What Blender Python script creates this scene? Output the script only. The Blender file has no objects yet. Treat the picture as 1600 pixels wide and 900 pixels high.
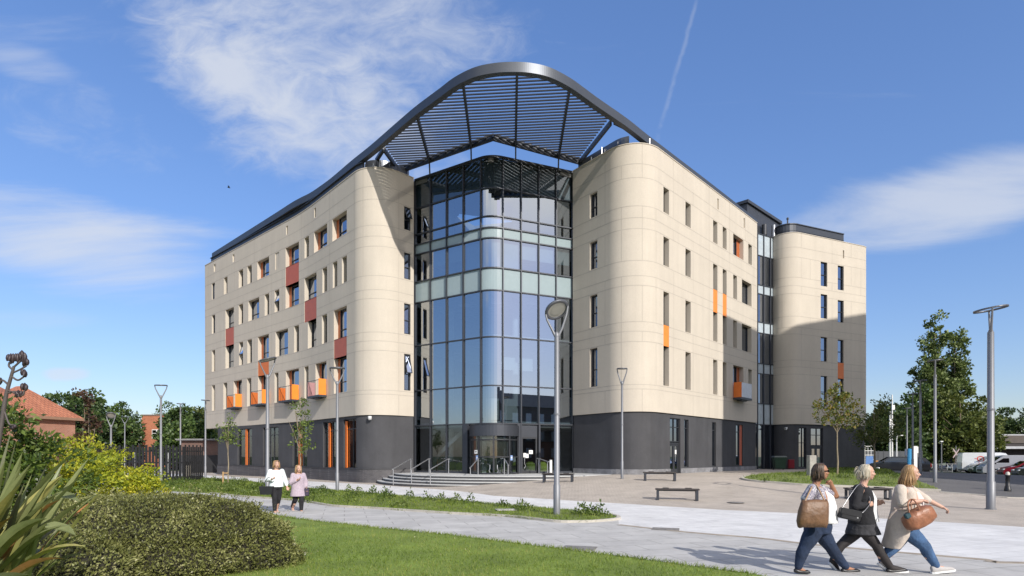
import bpy, bmesh, math, random
import numpy as np
from mathutils import Vector, Matrix
from mathutils.geometry import delaunay_2d_cdt
random.seed(7)
RNG = np.random.default_rng(11)
scene = bpy.context.scene
COL = scene.collection
PI = math.pi
F, EYE, HZ, CX = 911.0, 1.75, 712.0, 800.0        # focal length in photo pixels, eye height, horizon, centre

def S(t):
    t = min(1.0, max(0.0, t)); return t * t * (3 - 2 * t)

def ground_z(x, y):
    z = 0.62 * S((y - 20) / 13) * S((x + 6) / 12) * (1 - S((x - 28) / 14))
    return z - 0.2 * S((x - 30) / 12)

def gp(u, v, it=40):
    z = 0.0
    for _ in range(it):
        Y = F * (EYE - z) / max(v - HZ, 0.5); X = (u - CX) / F * Y
        z = 0.5 * z + 0.5 * ground_z(X, Y)
    return (X, Y)

def at(u, v, Y):
    return Vector(((u - CX) / F * Y, Y, EYE + (HZ - v) / F * Y))

# ------------------------------------------------------------------ materials
def new_mat(name):
    m = bpy.data.materials.new(name); m.use_nodes = True
    nt = m.node_tree; nt.nodes.clear()
    return m, nt

def nd(nt, kind, **kw):
    n = nt.nodes.new(kind)
    for k, v in kw.items():
        if k.startswith('i_'):
            key = k[2:]; key = int(key) if key.isdigit() else key.replace('_', ' ')
            n.inputs[key].default_value = v
        else: setattr(n, k, v)
    return n

def rgba(c): return (c[0], c[1], c[2], 1.0)

def mat(name, col, rough=0.6, metal=0.0, var=0.12, vscale=3.0, bump=0.0, bscale=40.0, spec=0.5, col2=None, coat=0.0, fine=0.0, fscale=60.0, streak=0.0):
    m, nt = new_mat(name); L = nt.links.new
    out = nd(nt, 'ShaderNodeOutputMaterial'); b = nd(nt, 'ShaderNodeBsdfPrincipled')
    L(b.outputs[0], out.inputs[0])
    b.inputs['Roughness'].default_value = rough; b.inputs['Metallic'].default_value = metal
    b.inputs['Specular IOR Level'].default_value = spec; b.inputs['Coat Weight'].default_value = coat
    tc = nd(nt, 'ShaderNodeTexCoord')
    c2 = col2 or tuple(max(0, c * (1 - var)) for c in col)
    c1 = col if col2 else tuple(min(1, c * (1 + var)) for c in col)
    n = nd(nt, 'ShaderNodeTexNoise', i_Scale=vscale, i_Detail=6.0, i_Roughness=0.62)
    L(tc.outputs['Object'], n.inputs['Vector'])
    mx = nd(nt, 'ShaderNodeMix', data_type='RGBA'); mx.inputs[6].default_value = rgba(c2); mx.inputs[7].default_value = rgba(c1)
    mr = nd(nt, 'ShaderNodeMapRange'); mr.inputs[1].default_value = 0.3; mr.inputs[2].default_value = 0.7
    L(n.outputs[0], mr.inputs[0]); L(mr.outputs[0], mx.inputs[0])
    last = mx.outputs[2]
    if fine:
        n2 = nd(nt, 'ShaderNodeTexNoise', i_Scale=fscale, i_Detail=4.0); L(tc.outputs['Object'], n2.inputs['Vector'])
        r2 = nd(nt, 'ShaderNodeMapRange'); r2.inputs[1].default_value = 0.25; r2.inputs[2].default_value = 0.75; r2.inputs[3].default_value = 1 - fine; r2.inputs[4].default_value = 1 + fine
        L(n2.outputs[0], r2.inputs[0])
        m2 = nd(nt, 'ShaderNodeMix', data_type='RGBA', blend_type='MULTIPLY'); m2.inputs[0].default_value = 1
        L(last, m2.inputs[6]); L(r2.outputs[0], m2.inputs[7]); last = m2.outputs[2]
    if streak:          # weathering that runs down the wall
        mp = nd(nt, 'ShaderNodeMapping'); mp.inputs['Scale'].default_value = (1.0, 1.0, 0.07); L(tc.outputs['Object'], mp.inputs[0])
        n4 = nd(nt, 'ShaderNodeTexNoise', i_Scale=2.2, i_Detail=5.0, i_Roughness=0.6); L(mp.outputs[0], n4.inputs['Vector'])
        r4 = nd(nt, 'ShaderNodeMapRange'); r4.inputs[1].default_value = 0.3; r4.inputs[2].default_value = 0.7; r4.inputs[3].default_value = 1 - streak; r4.inputs[4].default_value = 1 + streak * .6; L(n4.outputs[0], r4.inputs[0])
        m4 = nd(nt, 'ShaderNodeMix', data_type='RGBA', blend_type='MULTIPLY'); m4.inputs[0].default_value = 1; L(last, m4.inputs[6]); L(r4.outputs[0], m4.inputs[7]); last = m4.outputs[2]
    L(last, b.inputs['Base Color'])
    if bump:
        n3 = nd(nt, 'ShaderNodeTexNoise', i_Scale=bscale, i_Detail=5.0); L(tc.outputs['Object'], n3.inputs['Vector'])
        bp = nd(nt, 'ShaderNodeBump', i_Strength=bump, i_Distance=0.02); L(n3.outputs[0], bp.inputs['Height']); L(bp.outputs[0], b.inputs['Normal'])
    return m

def brick_mat(name, c1, c2, mortar, bw, bh, msize=0.01, rough=0.8, rot=0.0, offs=0.5, flat=True, var=0.15, vscale=0.5, bump=0.25, stain=0.16):
    """Bricks, tiles or pavers. flat: laid in x-y; else courses rise along z."""
    m, nt = new_mat(name); L = nt.links.new
    out = nd(nt, 'ShaderNodeOutputMaterial'); b = nd(nt, 'ShaderNodeBsdfPrincipled'); L(b.outputs[0], out.inputs[0])
    b.inputs['Roughness'].default_value = rough
    tc = nd(nt, 'ShaderNodeTexCoord'); mp = nd(nt, 'ShaderNodeMapping'); L(tc.outputs['Object'], mp.inputs[0])
    mp.inputs['Rotation'].default_value = (0, 0, rot)
    vec = mp.outputs[0]
    if not flat:
        sx = nd(nt, 'ShaderNodeSeparateXYZ'); L(vec, sx.inputs[0]); cx = nd(nt, 'ShaderNodeCombineXYZ')
        ad = nd(nt, 'ShaderNodeMath', operation='ADD'); L(sx.outputs[0], ad.inputs[0]); L(sx.outputs[1], ad.inputs[1])
        L(ad.outputs[0], cx.inputs[0]); L(sx.outputs[2], cx.inputs[1]); vec = cx.outputs[0]
    br = nd(nt, 'ShaderNodeTexBrick', offset=offs); L(vec, br.inputs['Vector'])
    br.inputs['Color1'].default_value = rgba(c1); br.inputs['Color2'].default_value = rgba(c2); br.inputs['Mortar'].default_value = rgba(mortar)
    br.inputs['Scale'].default_value = 1.0; br.inputs['Mortar Size'].default_value = msize
    br.inputs['Brick Width'].default_value = bw; br.inputs['Row Height'].default_value = bh; br.inputs['Bias'].default_value = -0.1
    n = nd(nt, 'ShaderNodeTexNoise', i_Scale=vscale, i_Detail=8.0, i_Roughness=0.7); L(tc.outputs['Object'], n.inputs['Vector'])
    r2 = nd(nt, 'ShaderNodeMapRange'); r2.inputs[1].default_value = 0.3; r2.inputs[2].default_value = 0.7; r2.inputs[3].default_value = 1 - var; r2.inputs[4].default_value = 1 + var
    L(n.outputs[0], r2.inputs[0])
    m2 = nd(nt, 'ShaderNodeMix', data_type='RGBA', blend_type='MULTIPLY'); m2.inputs[0].default_value = 1
    L(br.outputs[0], m2.inputs[6]); L(r2.outputs[0], m2.inputs[7])
    n5 = nd(nt, 'ShaderNodeTexNoise', i_Scale=1.9, i_Detail=9.0, i_Roughness=0.7, i_Distortion=0.8); L(tc.outputs['Object'], n5.inputs['Vector'])      # old stains and wear
    r5 = nd(nt, 'ShaderNodeMapRange'); r5.inputs[1].default_value = 0.52; r5.inputs[2].default_value = 0.72; r5.inputs[3].default_value = 1.0; r5.inputs[4].default_value = 1 - stain; L(n5.outputs[0], r5.inputs[0])
    m5 = nd(nt, 'ShaderNodeMix', data_type='RGBA', blend_type='MULTIPLY'); m5.inputs[0].default_value = 1; L(m2.outputs[2], m5.inputs[6]); L(r5.outputs[0], m5.inputs[7]); L(m5.outputs[2], b.inputs['Base Color'])
    if bump:
        bp = nd(nt, 'ShaderNodeBump', i_Strength=bump, i_Distance=0.01, invert=True); L(br.outputs['Fac'], bp.inputs['Height']); L(bp.outputs[0], b.inputs['Normal'])
    return m

def leaf_mat(name, cols, rough=0.5, trans=0.3, spec=0.4, patch=None):
    """Every leaf is its own mesh island and takes its own colour from the ramp."""
    m, nt = new_mat(name); L = nt.links.new
    out = nd(nt, 'ShaderNodeOutputMaterial'); b = nd(nt, 'ShaderNodeBsdfPrincipled')
    b.inputs['Roughness'].default_value = rough; b.inputs['Specular IOR Level'].default_value = spec
    g = nd(nt, 'ShaderNodeNewGeometry'); cr = nd(nt, 'ShaderNodeValToRGB')
    el = cr.color_ramp.elements
    while len(el) < len(cols): el.new(0.5)
    for i, c in enumerate(cols):
        el[i].position = i / (len(cols) - 1); el[i].color = rgba(c)
    fac = g.outputs['Random Per Island']
    if patch:
        tc = nd(nt, 'ShaderNodeTexCoord'); n = nd(nt, 'ShaderNodeTexNoise', i_Scale=patch, i_Detail=2.0); L(tc.outputs['Object'], n.inputs['Vector'])
        mr = nd(nt, 'ShaderNodeMapRange'); mr.inputs[1].default_value = 0.35; mr.inputs[2].default_value = 0.65; L(n.outputs[0], mr.inputs[0])
        mm = nd(nt, 'ShaderNodeMix'); mm.inputs[0].default_value = 0.45; L(fac, mm.inputs[2]); L(mr.outputs[0], mm.inputs[3]); fac = mm.outputs[0]
    L(fac, cr.inputs[0]); L(cr.outputs[0], b.inputs['Base Color'])
    t = nd(nt, 'ShaderNodeBsdfTranslucent'); L(cr.outputs[0], t.inputs[0])
    mx = nd(nt, 'ShaderNodeMixShader'); mx.inputs[0].default_value = trans
    L(b.outputs[0], mx.inputs[1]); L(t.outputs[0], mx.inputs[2]); L(mx.outputs[0], out.inputs[0])
    return m

def glass_mat(name, tint, refl, rough=0.0, tcol=(0.55, 0.62, 0.66), bump=0.0):
    """See-through solar glass: part mirror, part tinted transparency."""
    m, nt = new_mat(name); L = nt.links.new
    out = nd(nt, 'ShaderNodeOutputMaterial'); gl = nd(nt, 'ShaderNodeBsdfGlossy', i_Roughness=rough); gl.inputs[0].default_value = rgba(tint)
    tr = nd(nt, 'ShaderNodeBsdfTransparent'); tr.inputs[0].default_value = rgba(tcol)
    fr = nd(nt, 'ShaderNodeFresnel', i_IOR=1.5); ad = nd(nt, 'ShaderNodeMath', operation='ADD', use_clamp=True); ad.inputs[1].default_value = refl
    L(fr.outputs[0], ad.inputs[0]); mx = nd(nt, 'ShaderNodeMixShader'); L(ad.outputs[0], mx.inputs[0]); L(tr.outputs[0], mx.inputs[1]); L(gl.outputs[0], mx.inputs[2])
    L(mx.outputs[0], out.inputs[0])
    if bump:
        tc = nd(nt, 'ShaderNodeTexCoord'); n = nd(nt, 'ShaderNodeTexNoise', i_Scale=0.45, i_Detail=1.0); L(tc.outputs['Object'], n.inputs['Vector'])
        bp = nd(nt, 'ShaderNodeBump', i_Strength=bump, i_Distance=0.05); L(n.outputs[0], bp.inputs['Height']); L(bp.outputs[0], gl.inputs['Normal'])
    return m

# ------------------------------------------------------------------ objects
def props(o, label=None, cat=None, group=None, kind=None):
    if label: o['label'] = label
    if cat: o['category'] = cat
    if group: o['group'] = group
    if kind: o['kind'] = kind
    return o

def thing(name, label, cat, loc=(0, 0, 0), rz=0.0, group=None):
    o = bpy.data.objects.new(name, None); COL.objects.link(o)
    o.location = loc; o.rotation_euler = (0, 0, rz); o.empty_display_size = 0.2
    return props(o, label, cat, group)

def link_mesh(name, me, mats, parent=None, offset=None):
    for m in (mats if isinstance(mats, (list, tuple)) else [mats]): me.materials.append(m)
    o = bpy.data.objects.new(name, me); COL.objects.link(o)
    if parent is not None: o.parent = parent
    if offset is not None: o.location = offset
    return o

def copy_tree(o, parent=None):
    c = o.copy(); COL.objects.link(c)
    if parent is not None: c.parent = parent
    for ch in list(o.children): copy_tree(ch, c)
    return c

class MB:
    """Collects shapes and links them as one mesh object."""
    def __init__(s, origin=(0, 0, 0)):
        s.v = []; s.f = []; s.m = []; s.sm = []; s.o = Vector(origin)
    def add(s, vs, fs, mi=0, smooth=False):
        n = len(s.v); s.v += [tuple(Vector(p) - s.o) for p in vs]
        for f in fs: s.f.append([i + n for i in f]); s.m.append(mi); s.sm.append(smooth)
    def quad(s, a, b, c, d, mi=0, smooth=False): s.add([a, b, c, d], [(0, 1, 2, 3)], mi, smooth)
    def box(s, c, size, rz=0.0, mi=0, bevel=0.0, M=None):
        hx, hy, hz = size[0] / 2, size[1] / 2, size[2] / 2
        R = M or Matrix.Rotation(rz, 3, 'Z'); c = Vector(c)
        if bevel:
            b = min(bevel, hx * .9, hy * .9, hz * .9); vs = []; idx = {}
            for sx in (-1, 1):
                for sy in (-1, 1):
                    for sz in (-1, 1):
                        for k in range(3):
                            p = [sx * hx, sy * hy, sz * hz]
                            q = [p[0] - sx * b, p[1] - sy * b, p[2] - sz * b]; q[k] = p[k]
                            idx[(sx, sy, sz, k)] = len(vs); vs.append(c + R @ Vector(q))
            fs = []
            for k in range(3):
                a, d = [(1, 2), (2, 0), (0, 1)][k]
                for sg in (-1, 1):
                    def key(p, q):
                        t = [0, 0, 0]; t[k] = sg; t[a] = p; t[d] = q; return idx[(t[0], t[1], t[2], k)]
                    f = [key(-1, -1), key(1, -1), key(1, 1), key(-1, 1)]
                    fs.append(f if sg > 0 else f[::-1])
            for k in range(3):
                a, d = [(1, 2), (2, 0), (0, 1)][k]
                for p in (-1, 1):
                    for q in (-1, 1):
                        t0 = [0, 0, 0]; t0[k] = -1; t0[a] = p; t0[d] = q; t1 = list(t0); t1[k] = 1
                        f = [idx[(*t0, a)], idx[(*t1, a)], idx[(*t1, d)], idx[(*t0, d)]]
                        fs.append(f if p * q > 0 else f[::-1])
            for sx in (-1, 1):
                for sy in (-1, 1):
                    for sz in (-1, 1):
                        f = [idx[(sx, sy, sz, k)] for k in range(3)]
                        fs.append(f if sx * sy * sz > 0 else f[::-1])
            s.add(vs, fs, mi); return
        vs = [c + R @ Vector((x * hx, y * hy, z * hz)) for z in (-1, 1) for x, y in ((-1, -1), (1, -1), (1, 1), (-1, 1))]
        s.add(vs, [(3, 2, 1, 0), (4, 5, 6, 7), (0, 1, 5, 4), (1, 2, 6, 5), (2, 3, 7, 6), (3, 0, 4, 7)], mi)
    def bar(s, a, b, w, h, mi=0, up=(0, 0, 1)):
        """A square bar from a to b, w wide and h high."""
        a, b = Vector(a), Vector(b); d = (b - a); L = d.length
        if L < 1e-6: return
        d /= L; u = Vector(up)
        if abs(d.dot(u)) > .99: u = Vector((0, 1, 0))
        sd = d.cross(u).normalized(); u = sd.cross(d)
        M = Matrix((d, sd, u)).transposed()
        s.box((a + b) / 2, (L, w, h), M=M, mi=mi)
    def tube(s, pts, rad, n=10, mi=0, cap=True, smooth=True):
        pts = [Vector(p) for p in pts]
        rs = rad if isinstance(rad, (list, tuple)) else [rad] * len(pts)
        vs = []; fs = []; pu = None
        for i, p in enumerate(pts):
            d = (pts[min(i + 1, len(pts) - 1)] - pts[max(i - 1, 0)]).normalized()
            if pu is None: pu = Vector((1, 0, 0)) if abs(d.x) < .8 else Vector((0, 1, 0))
            sd = d.cross(pu).normalized(); pu = sd.cross(d).normalized()
            for k in range(n):
                t = 2 * PI * k / n; vs.append(p + (sd * math.cos(t) + pu * math.sin(t)) * rs[i])
        for i in range(len(pts) - 1):
            for k in range(n):
                k2 = (k + 1) % n; fs.append((i * n + k, (i + 1) * n + k, (i + 1) * n + k2, i * n + k2))
        s.add(vs, fs, mi, smooth)
        if cap:
            m = len(pts) - 1
            s.add(vs[:n], [tuple(range(n))], mi); s.add(vs[m * n:], [tuple(range(n))[::-1]], mi)
    def cyl(s, base, r, h, n=20, mi=0, r2=None): s.tube([base, Vector(base) + Vector((0, 0, h))], [r, r if r2 is None else r2], n, mi)
    def loft(s, rings, mi=0, cap=True, smooth=True):
        n = len(rings[0]); vs = [p for r in rings for p in r]; fs = []
        for i in range(len(rings) - 1):
            for k in range(n):
                k2 = (k + 1) % n; fs.append((i * n + k, i * n + k2, (i + 1) * n + k2, (i + 1) * n + k))
        if cap: fs.append(tuple(range(n))[::-1]); fs.append(tuple((len(rings) - 1) * n + k for k in range(n)))
        s.add(vs, fs, mi, smooth)
    def ball(s, c, r, n=12, mi=0, M=None):
        r = r if isinstance(r, (list, tuple)) else (r, r, r); c = Vector(c); rings = []
        for i in range(1, n):
            t = PI * i / n - PI / 2
            ring = [Vector((math.cos(t) * math.cos(2 * PI * k / (2 * n)) * r[0], math.cos(t) * math.sin(2 * PI * k / (2 * n)) * r[1], math.sin(t) * r[2])) for k in range(2 * n)]
            rings.append([c + (M @ p if M else p) for p in ring])
        s.loft(rings, mi)
    def prism(s, poly, z0, z1, mi=0, mtop=None):
        """A vertical prism over a plan polygon (x, y)."""
        a = sum(poly[i][0] * poly[(i + 1) % len(poly)][1] - poly[(i + 1) % len(poly)][0] * poly[i][1] for i in range(len(poly)))
        if a < 0: poly = poly[::-1]
        n = len(poly)
        s.add([(p[0], p[1], z0) for p in poly] + [(p[0], p[1], z1) for p in poly],
              [(i, (i + 1) % n, n + (i + 1) % n, n + i) for i in range(n)] + [tuple(range(n))[::-1]], mi)
        s.add([(p[0], p[1], z1) for p in poly], [tuple(range(n))], mi if mtop is None else mtop)
    def sheet(s, path, off0, off1, z0, z1, mi=0):
        """A wall of some thickness that follows a plan path."""
        A = offset_path(path, off0); B = offset_path(path, off1)
        for i in range(len(path) - 1):
            a, b, c, d = A[i], A[i + 1], B[i], B[i + 1]
            s.add([(a[0], a[1], z0), (b[0], b[1], z0), (b[0], b[1], z1), (a[0], a[1], z1), (c[0], c[1], z0), (d[0], d[1], z0), (d[0], d[1], z1), (c[0], c[1], z1)],
                  [(0, 1, 2, 3), (5, 4, 7, 6), (3, 2, 6, 7), (1, 0, 4, 5)], mi, False)
        for i in (0, len(path) - 1):
            a, c = A[i], B[i]
            s.quad((a[0], a[1], z0), (a[0], a[1], z1), (c[0], c[1], z1), (c[0], c[1], z0), mi)
    def mesh(s, name):
        me = bpy.data.meshes.new(name); me.from_pydata(s.v, [], s.f)
        me.polygons.foreach_set('material_index', s.m); me.polygons.foreach_set('use_smooth', s.sm); me.update()
        return me
    def build(s, name, mats, parent=None):
        return link_mesh(name, s.mesh(name), mats, parent)

def offset_path(path, d):
    """Move a plan path to its right-hand (outer) side by d."""
    out = []
    for i, p in enumerate(path):
        a = path[max(i - 1, 0)]; b = path[min(i + 1, len(path) - 1)]
        t = Vector((b[0] - a[0], b[1] - a[1])).normalized()
        out.append((p[0] + t.y * d, p[1] - t.x * d))
    return out

def fillet(p0, c, p1, T, n=10):
    """Round the corner c of p0-c-p1 with tangent length T (T or (T0, T1))."""
    T0, T1 = T if isinstance(T, tuple) else (T, T)
    c = Vector(c); a = c + (Vector(p0) - c).normalized() * T0; b = c + (Vector(p1) - c).normalized() * T1
    ang = math.acos(max(-1, min(1, (a - c).normalized().dot((b - c).normalized()))))
    w = math.sin(ang / 2)                               # weight that makes the rational quadratic a circular arc
    pts = []
    for i in range(n + 1):
        t = i / n; k0, k1, k2 = (1 - t) ** 2, 2 * t * (1 - t) * w, t * t
        q = (a * k0 + c * k1 + b * k2) / (k0 + k1 + k2); pts.append((q.x, q.y))
    return pts

def smooth_curve(pts, n=6):
    P = [Vector(p) for p in pts]; P = [P[0] * 2 - P[1]] + P + [P[-1] * 2 - P[-2]]; out = []
    for i in range(1, len(P) - 2):
        for k in range(n):
            t = k / n; a, b, c, d = P[i - 1:i + 3]
            out.append(0.5 * ((2 * b) + (c - a) * t + (2 * a - 5 * b + 4 * c - d) * t * t + (3 * b - a - 3 * c + d) * t ** 3))
    out.append(P[-2]); return out

def arclen(path):
    s = [0.0]
    for a, b in zip(path, path[1:]): s.append(s[-1] + math.dist(a, b))
    return s

class Path:
    def __init__(s, pts): s.p = [tuple(q) for q in pts]; s.s = arclen(s.p); s.len = s.s[-1]
    def at(s, x):
        x = max(-5, min(s.len + 5, x)); i = 0
        while i < len(s.s) - 2 and s.s[i + 1] < x: i += 1
        a, b = s.p[i], s.p[i + 1]; t = (x - s.s[i]) / (s.s[i + 1] - s.s[i])
        return Vector((a[0] + (b[0] - a[0]) * t, a[1] + (b[1] - a[1]) * t))
    def tan(s, x):
        return (s.at(min(x + .05, s.len)) - s.at(max(x - .05, 0))).normalized()
    def nrm(s, x): t = s.tan(x); return Vector((t.y, -t.x))
    def at_u(s, u, lo=0.0, hi=None):
        """Arc length where the sight line of photo column u meets the path."""
        k = (u - CX) / F
        for i in range(len(s.p) - 1):
            if s.s[i + 1] < lo or (hi is not None and s.s[i] > hi): continue
            a, b = s.p[i], s.p[i + 1]; fa, fb = a[0] - k * a[1], b[0] - k * b[1]
            if fa * fb <= 0 and fa != fb: return s.s[i] + (s.s[i + 1] - s.s[i]) * fa / (fa - fb)
        raise ValueError('no hit %s' % u)

# ------------------------------------------------------------------ leaves (numpy)
def leaf_cloud(name, pts, dirs, length, width, mats, parent=None, fold=0.25, midx=None, curl=0.0, origin=(0, 0, 0)):
    """One mesh of many small folded leaf blades at pts pointing along dirs."""
    n = len(pts); pts = np.asarray(pts, float) - np.asarray(origin, float)
    dirs = np.asarray(dirs, float); dirs /= np.linalg.norm(dirs, axis=1, keepdims=True) + 1e-9
    rnd = RNG.normal(size=(n, 3)); side = np.cross(dirs, rnd); side /= np.linalg.norm(side, axis=1, keepdims=True) + 1e-9
    nor = np.cross(side, dirs)
    l = (np.full(n, length) * RNG.uniform(.65, 1.3, n))[:, None]; w = l * (width / length) * .5
    base = pts; tip = pts + dirs * l - nor * l * curl
    mid = pts + dirs * l * .45
    a = mid + side * w + nor * w * fold; b = mid - side * w + nor * w * fold
    V = np.stack([base, a, tip, b], axis=1).reshape(-1, 3)
    me = bpy.data.meshes.new(name); me.vertices.add(4 * n); me.vertices.foreach_set('co', V.ravel())
    me.loops.add(4 * n); me.loops.foreach_set('vertex_index', np.arange(4 * n, dtype=np.int32))
    me.polygons.add(n); me.polygons.foreach_set('loop_start', np.arange(0, 4 * n, 4, dtype=np.int32))
    if midx is not None: me.polygons.foreach_set('material_index', np.asarray(midx, dtype=np.int32))
    me.update(calc_edges=True)
    return link_mesh(name, me, mats, parent)

def grass_blades(pts, hgt, wid, lean=0.5, origin=(0, 0, 0)):
    n = len(pts); pts = np.asarray(pts, float); ang = RNG.uniform(0, 2 * PI, n)
    sd = np.stack([np.cos(ang), np.sin(ang), np.zeros(n)], 1) * wid * .5
    h = hgt * RNG.uniform(.5, 1.3, n)
    ln = RNG.normal(size=(n, 2)) * lean * h[:, None]
    tip = pts + np.stack([ln[:, 0], ln[:, 1], h], 1)
    return np.stack([pts - sd, pts + sd, tip], 1).reshape(-1, 3)

def tri_mesh(name, V):
    n = len(V) // 3; me = bpy.data.meshes.new(name); me.vertices.add(3 * n); me.vertices.foreach_set('co', V.ravel())
    me.loops.add(3 * n); me.loops.foreach_set('vertex_index', np.arange(3 * n, dtype=np.int32))
    me.polygons.add(n); me.polygons.foreach_set('loop_start', np.arange(0, 3 * n, 3, dtype=np.int32)); me.update(calc_edges=True)
    return me

def in_poly(P, poly):
    x, y = P[:, 0], P[:, 1]; ins = np.zeros(len(P), bool); n = len(poly)
    for i in range(n):
        x1, y1 = poly[i]; x2, y2 = poly[(i + 1) % n]
        c = ((y1 > y) != (y2 > y)) & (x < (x2 - x1) * (y - y1) / ((y2 - y1) or 1e-9) + x1); ins ^= c
    return ins
# ------------------------------------------------------------------ camera, sun, sky
cam = bpy.data.cameras.new('camera'); camo = bpy.data.objects.new('camera', cam); COL.objects.link(camo)
cam.sensor_width = 36.0; cam.lens = F / 1600 * 36.0; cam.shift_y = (HZ - 450) / 1600
cam.clip_start = 0.05; cam.clip_end = 4000
camo.location = (0, 0, EYE); camo.rotation_euler = (PI / 2, 0, 0); scene.camera = camo
SUN_ELEV = math.radians(30)
sd = Vector((0.52, -0.854)).normalized()
to_sun = Vector((sd.x * math.cos(SUN_ELEV), sd.y * math.cos(SUN_ELEV), math.sin(SUN_ELEV)))
sun = bpy.data.lights.new('sun', 'SUN'); sun.energy = 2.8; sun.angle = math.radians(0.53); sun.color = (1.0, 0.95, 0.88)
suno = bpy.data.objects.new('sun', sun); COL.objects.link(suno); suno.rotation_euler = to_sun.to_track_quat('Z', 'Y').to_euler()
suno.location = (30, -40, 60)

def build_world():
    w = bpy.data.worlds.new('World'); scene.world = w; w.use_nodes = True
    nt = w.node_tree; nt.nodes.clear(); L = nt.links.new
    out = nd(nt, 'ShaderNodeOutputWorld'); bg = nd(nt, 'ShaderNodeBackground'); L(bg.outputs[0], out.inputs[0])
    bg.inputs[1].default_value = 0.15
    sky = nd(nt, 'ShaderNodeTexSky', sky_type='NISHITA', sun_disc=False, sun_elevation=SUN_ELEV, sun_rotation=math.atan2(sd.x, sd.y))
    sky.altitude = 50; sky.air_density = 1.0; sky.dust_density = 0.7; sky.ozone_density = 2.2
    def M(op, a, b=None, c=None):
        n = nd(nt, 'ShaderNodeMath', operation=op)
        for i, x in enumerate((a, b, c)):
            if x is None: continue
            if isinstance(x, (int, float)): n.inputs[i].default_value = x
            else: L(x, n.inputs[i])
        return n.outputs[0]
    def step(x, a, b):
        n = nd(nt, 'ShaderNodeMapRange', interpolation_type='SMOOTHSTEP'); n.inputs[1].default_value = a; n.inputs[2].default_value = b
        L(x, n.inputs[0]); return n.outputs[0]
    tc = nd(nt, 'ShaderNodeTexCoord'); sp = nd(nt, 'ShaderNodeSeparateXYZ'); L(tc.outputs['Generated'], sp.inputs[0])
    yy = M('MAXIMUM', M('ABSOLUTE', sp.outputs[1]), 0.02)
    a = M('DIVIDE', sp.outputs[0], yy); b = M('DIVIDE', sp.outputs[2], yy)
    def noise(sx, sy, rot, scale, detail, rough, dist, off):
        cx = nd(nt, 'ShaderNodeCombineXYZ'); cx.inputs[2].default_value = off; L(a, cx.inputs[0]); L(b, cx.inputs[1])
        mp = nd(nt, 'ShaderNodeMapping'); L(cx.outputs[0], mp.inputs[0]); mp.inputs['Rotation'].default_value = (0, 0, rot); mp.inputs['Scale'].default_value = (sx, sy, 1)
        n = nd(nt, 'ShaderNodeTexNoise', i_Scale=scale, i_Detail=detail, i_Roughness=rough, i_Distortion=dist); L(mp.outputs[0], n.inputs['Vector'])
        return n.outputs[0]
    def ell(u, v, ru, rv, rot=0.0, soft=1.0):
        du = M('SUBTRACT', a, (u - CX) / F); dv = M('SUBTRACT', b, (HZ - v) / F)
        c, s = math.cos(rot), math.sin(rot)
        x = M('DIVIDE', M('ADD', M('MULTIPLY', du, c), M('MULTIPLY', dv, s)), ru / F)
        y = M('DIVIDE', M('SUBTRACT', M('MULTIPLY', dv, c), M('MULTIPLY', du, s)), rv / F)
        r = M('SQRT', M('ADD', M('MULTIPLY', x, x), M('MULTIPLY', y, y)))
        return M('SUBTRACT', 1.0, step(r, 0.15 * soft, 1.0))
    n_big = noise(1, 1.5, 0.5, 2.6, 9, 0.62, 0.5, 0.0)
    n_fine = noise(1, 1.8, 0.7, 11.0, 8, 0.62, 0.7, 3.0)
    n_str = noise(0.6, 3.6, -0.15, 2.4, 9, 0.6, 0.5, 8.0)
    mixn = M('ADD', M('MULTIPLY', n_big, 0.54), M('MULTIPLY', n_fine, 0.46))
    cl = None
    def add(x):
        nonlocal cl
        cl = x if cl is None else M('MAXIMUM', cl, x)
    def patch(mask, nz, lo, hi, amt):
        # the mask lowers the threshold, so edges stay wispy
        v = M('ADD', nz, M('MULTIPLY', M('SUBTRACT', mask, 1.0), 0.42))
        add(M('MULTIPLY', step(v, lo, hi), amt))
    patch(ell(470, 140, 540, 235, -0.5), mixn, 0.24, 0.64, 0.82)
    patch(ell(560, 30, 480, 210, -0.2), mixn, 0.26, 0.68, 0.74)
    patch(ell(455, 215, 170, 120, -0.6), mixn, 0.28, 0.64, 0.6)
    patch(ell(100, 370, 440, 140, -0.22), n_str, 0.22, 0.66, 0.80)
    patch(ell(120, 190, 330, 150, -0.3), mixn, 0.36, 0.74, 0.42)
    patch(ell(60, 110, 200, 60, -0.3), n_str, 0.36, 0.72, 0.4)
    patch(ell(1490, 310, 400, 105, 0.26), n_str, 0.20, 0.64, 0.70)
    patch(ell(105, 585, 75, 22, 0.0), mixn, 0.28, 0.55, 0.55)
    patch(ell(0, 640, 400, 40, 0.0), n_str, 0.30, 0.68, 0.4)
    patch(ell(40, 500, 260, 40, 0.0), n_str, 0.34, 0.7, 0.25)
    # contrail: a thin fading line
    x0, y0, x1, y1 = (1026 - CX) / F, (HZ - 222) / F, (1092 - CX) / F, (HZ - -15) / F
    dl = math.hypot(x1 - x0, y1 - y0); tx, ty = (x1 - x0) / dl, (y1 - y0) / dl
    da = M('SUBTRACT', a, x0); db = M('SUBTRACT', b, y0)
    al = M('ADD', M('MULTIPLY', da, tx), M('MULTIPLY', db, ty)); ac = M('SUBTRACT', M('MULTIPLY', da, -ty), M('MULTIPLY', db, -tx))
    nw = noise(2, 2, 0, 9, 4, 0.6, 0.3, 5.0)
    ac = M('ADD', ac, M('MULTIPLY', M('SUBTRACT', nw, 0.5), 0.012))
    core = M('SUBTRACT', 1.0, step(M('ABSOLUTE', ac), 0.0, 0.006))
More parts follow.
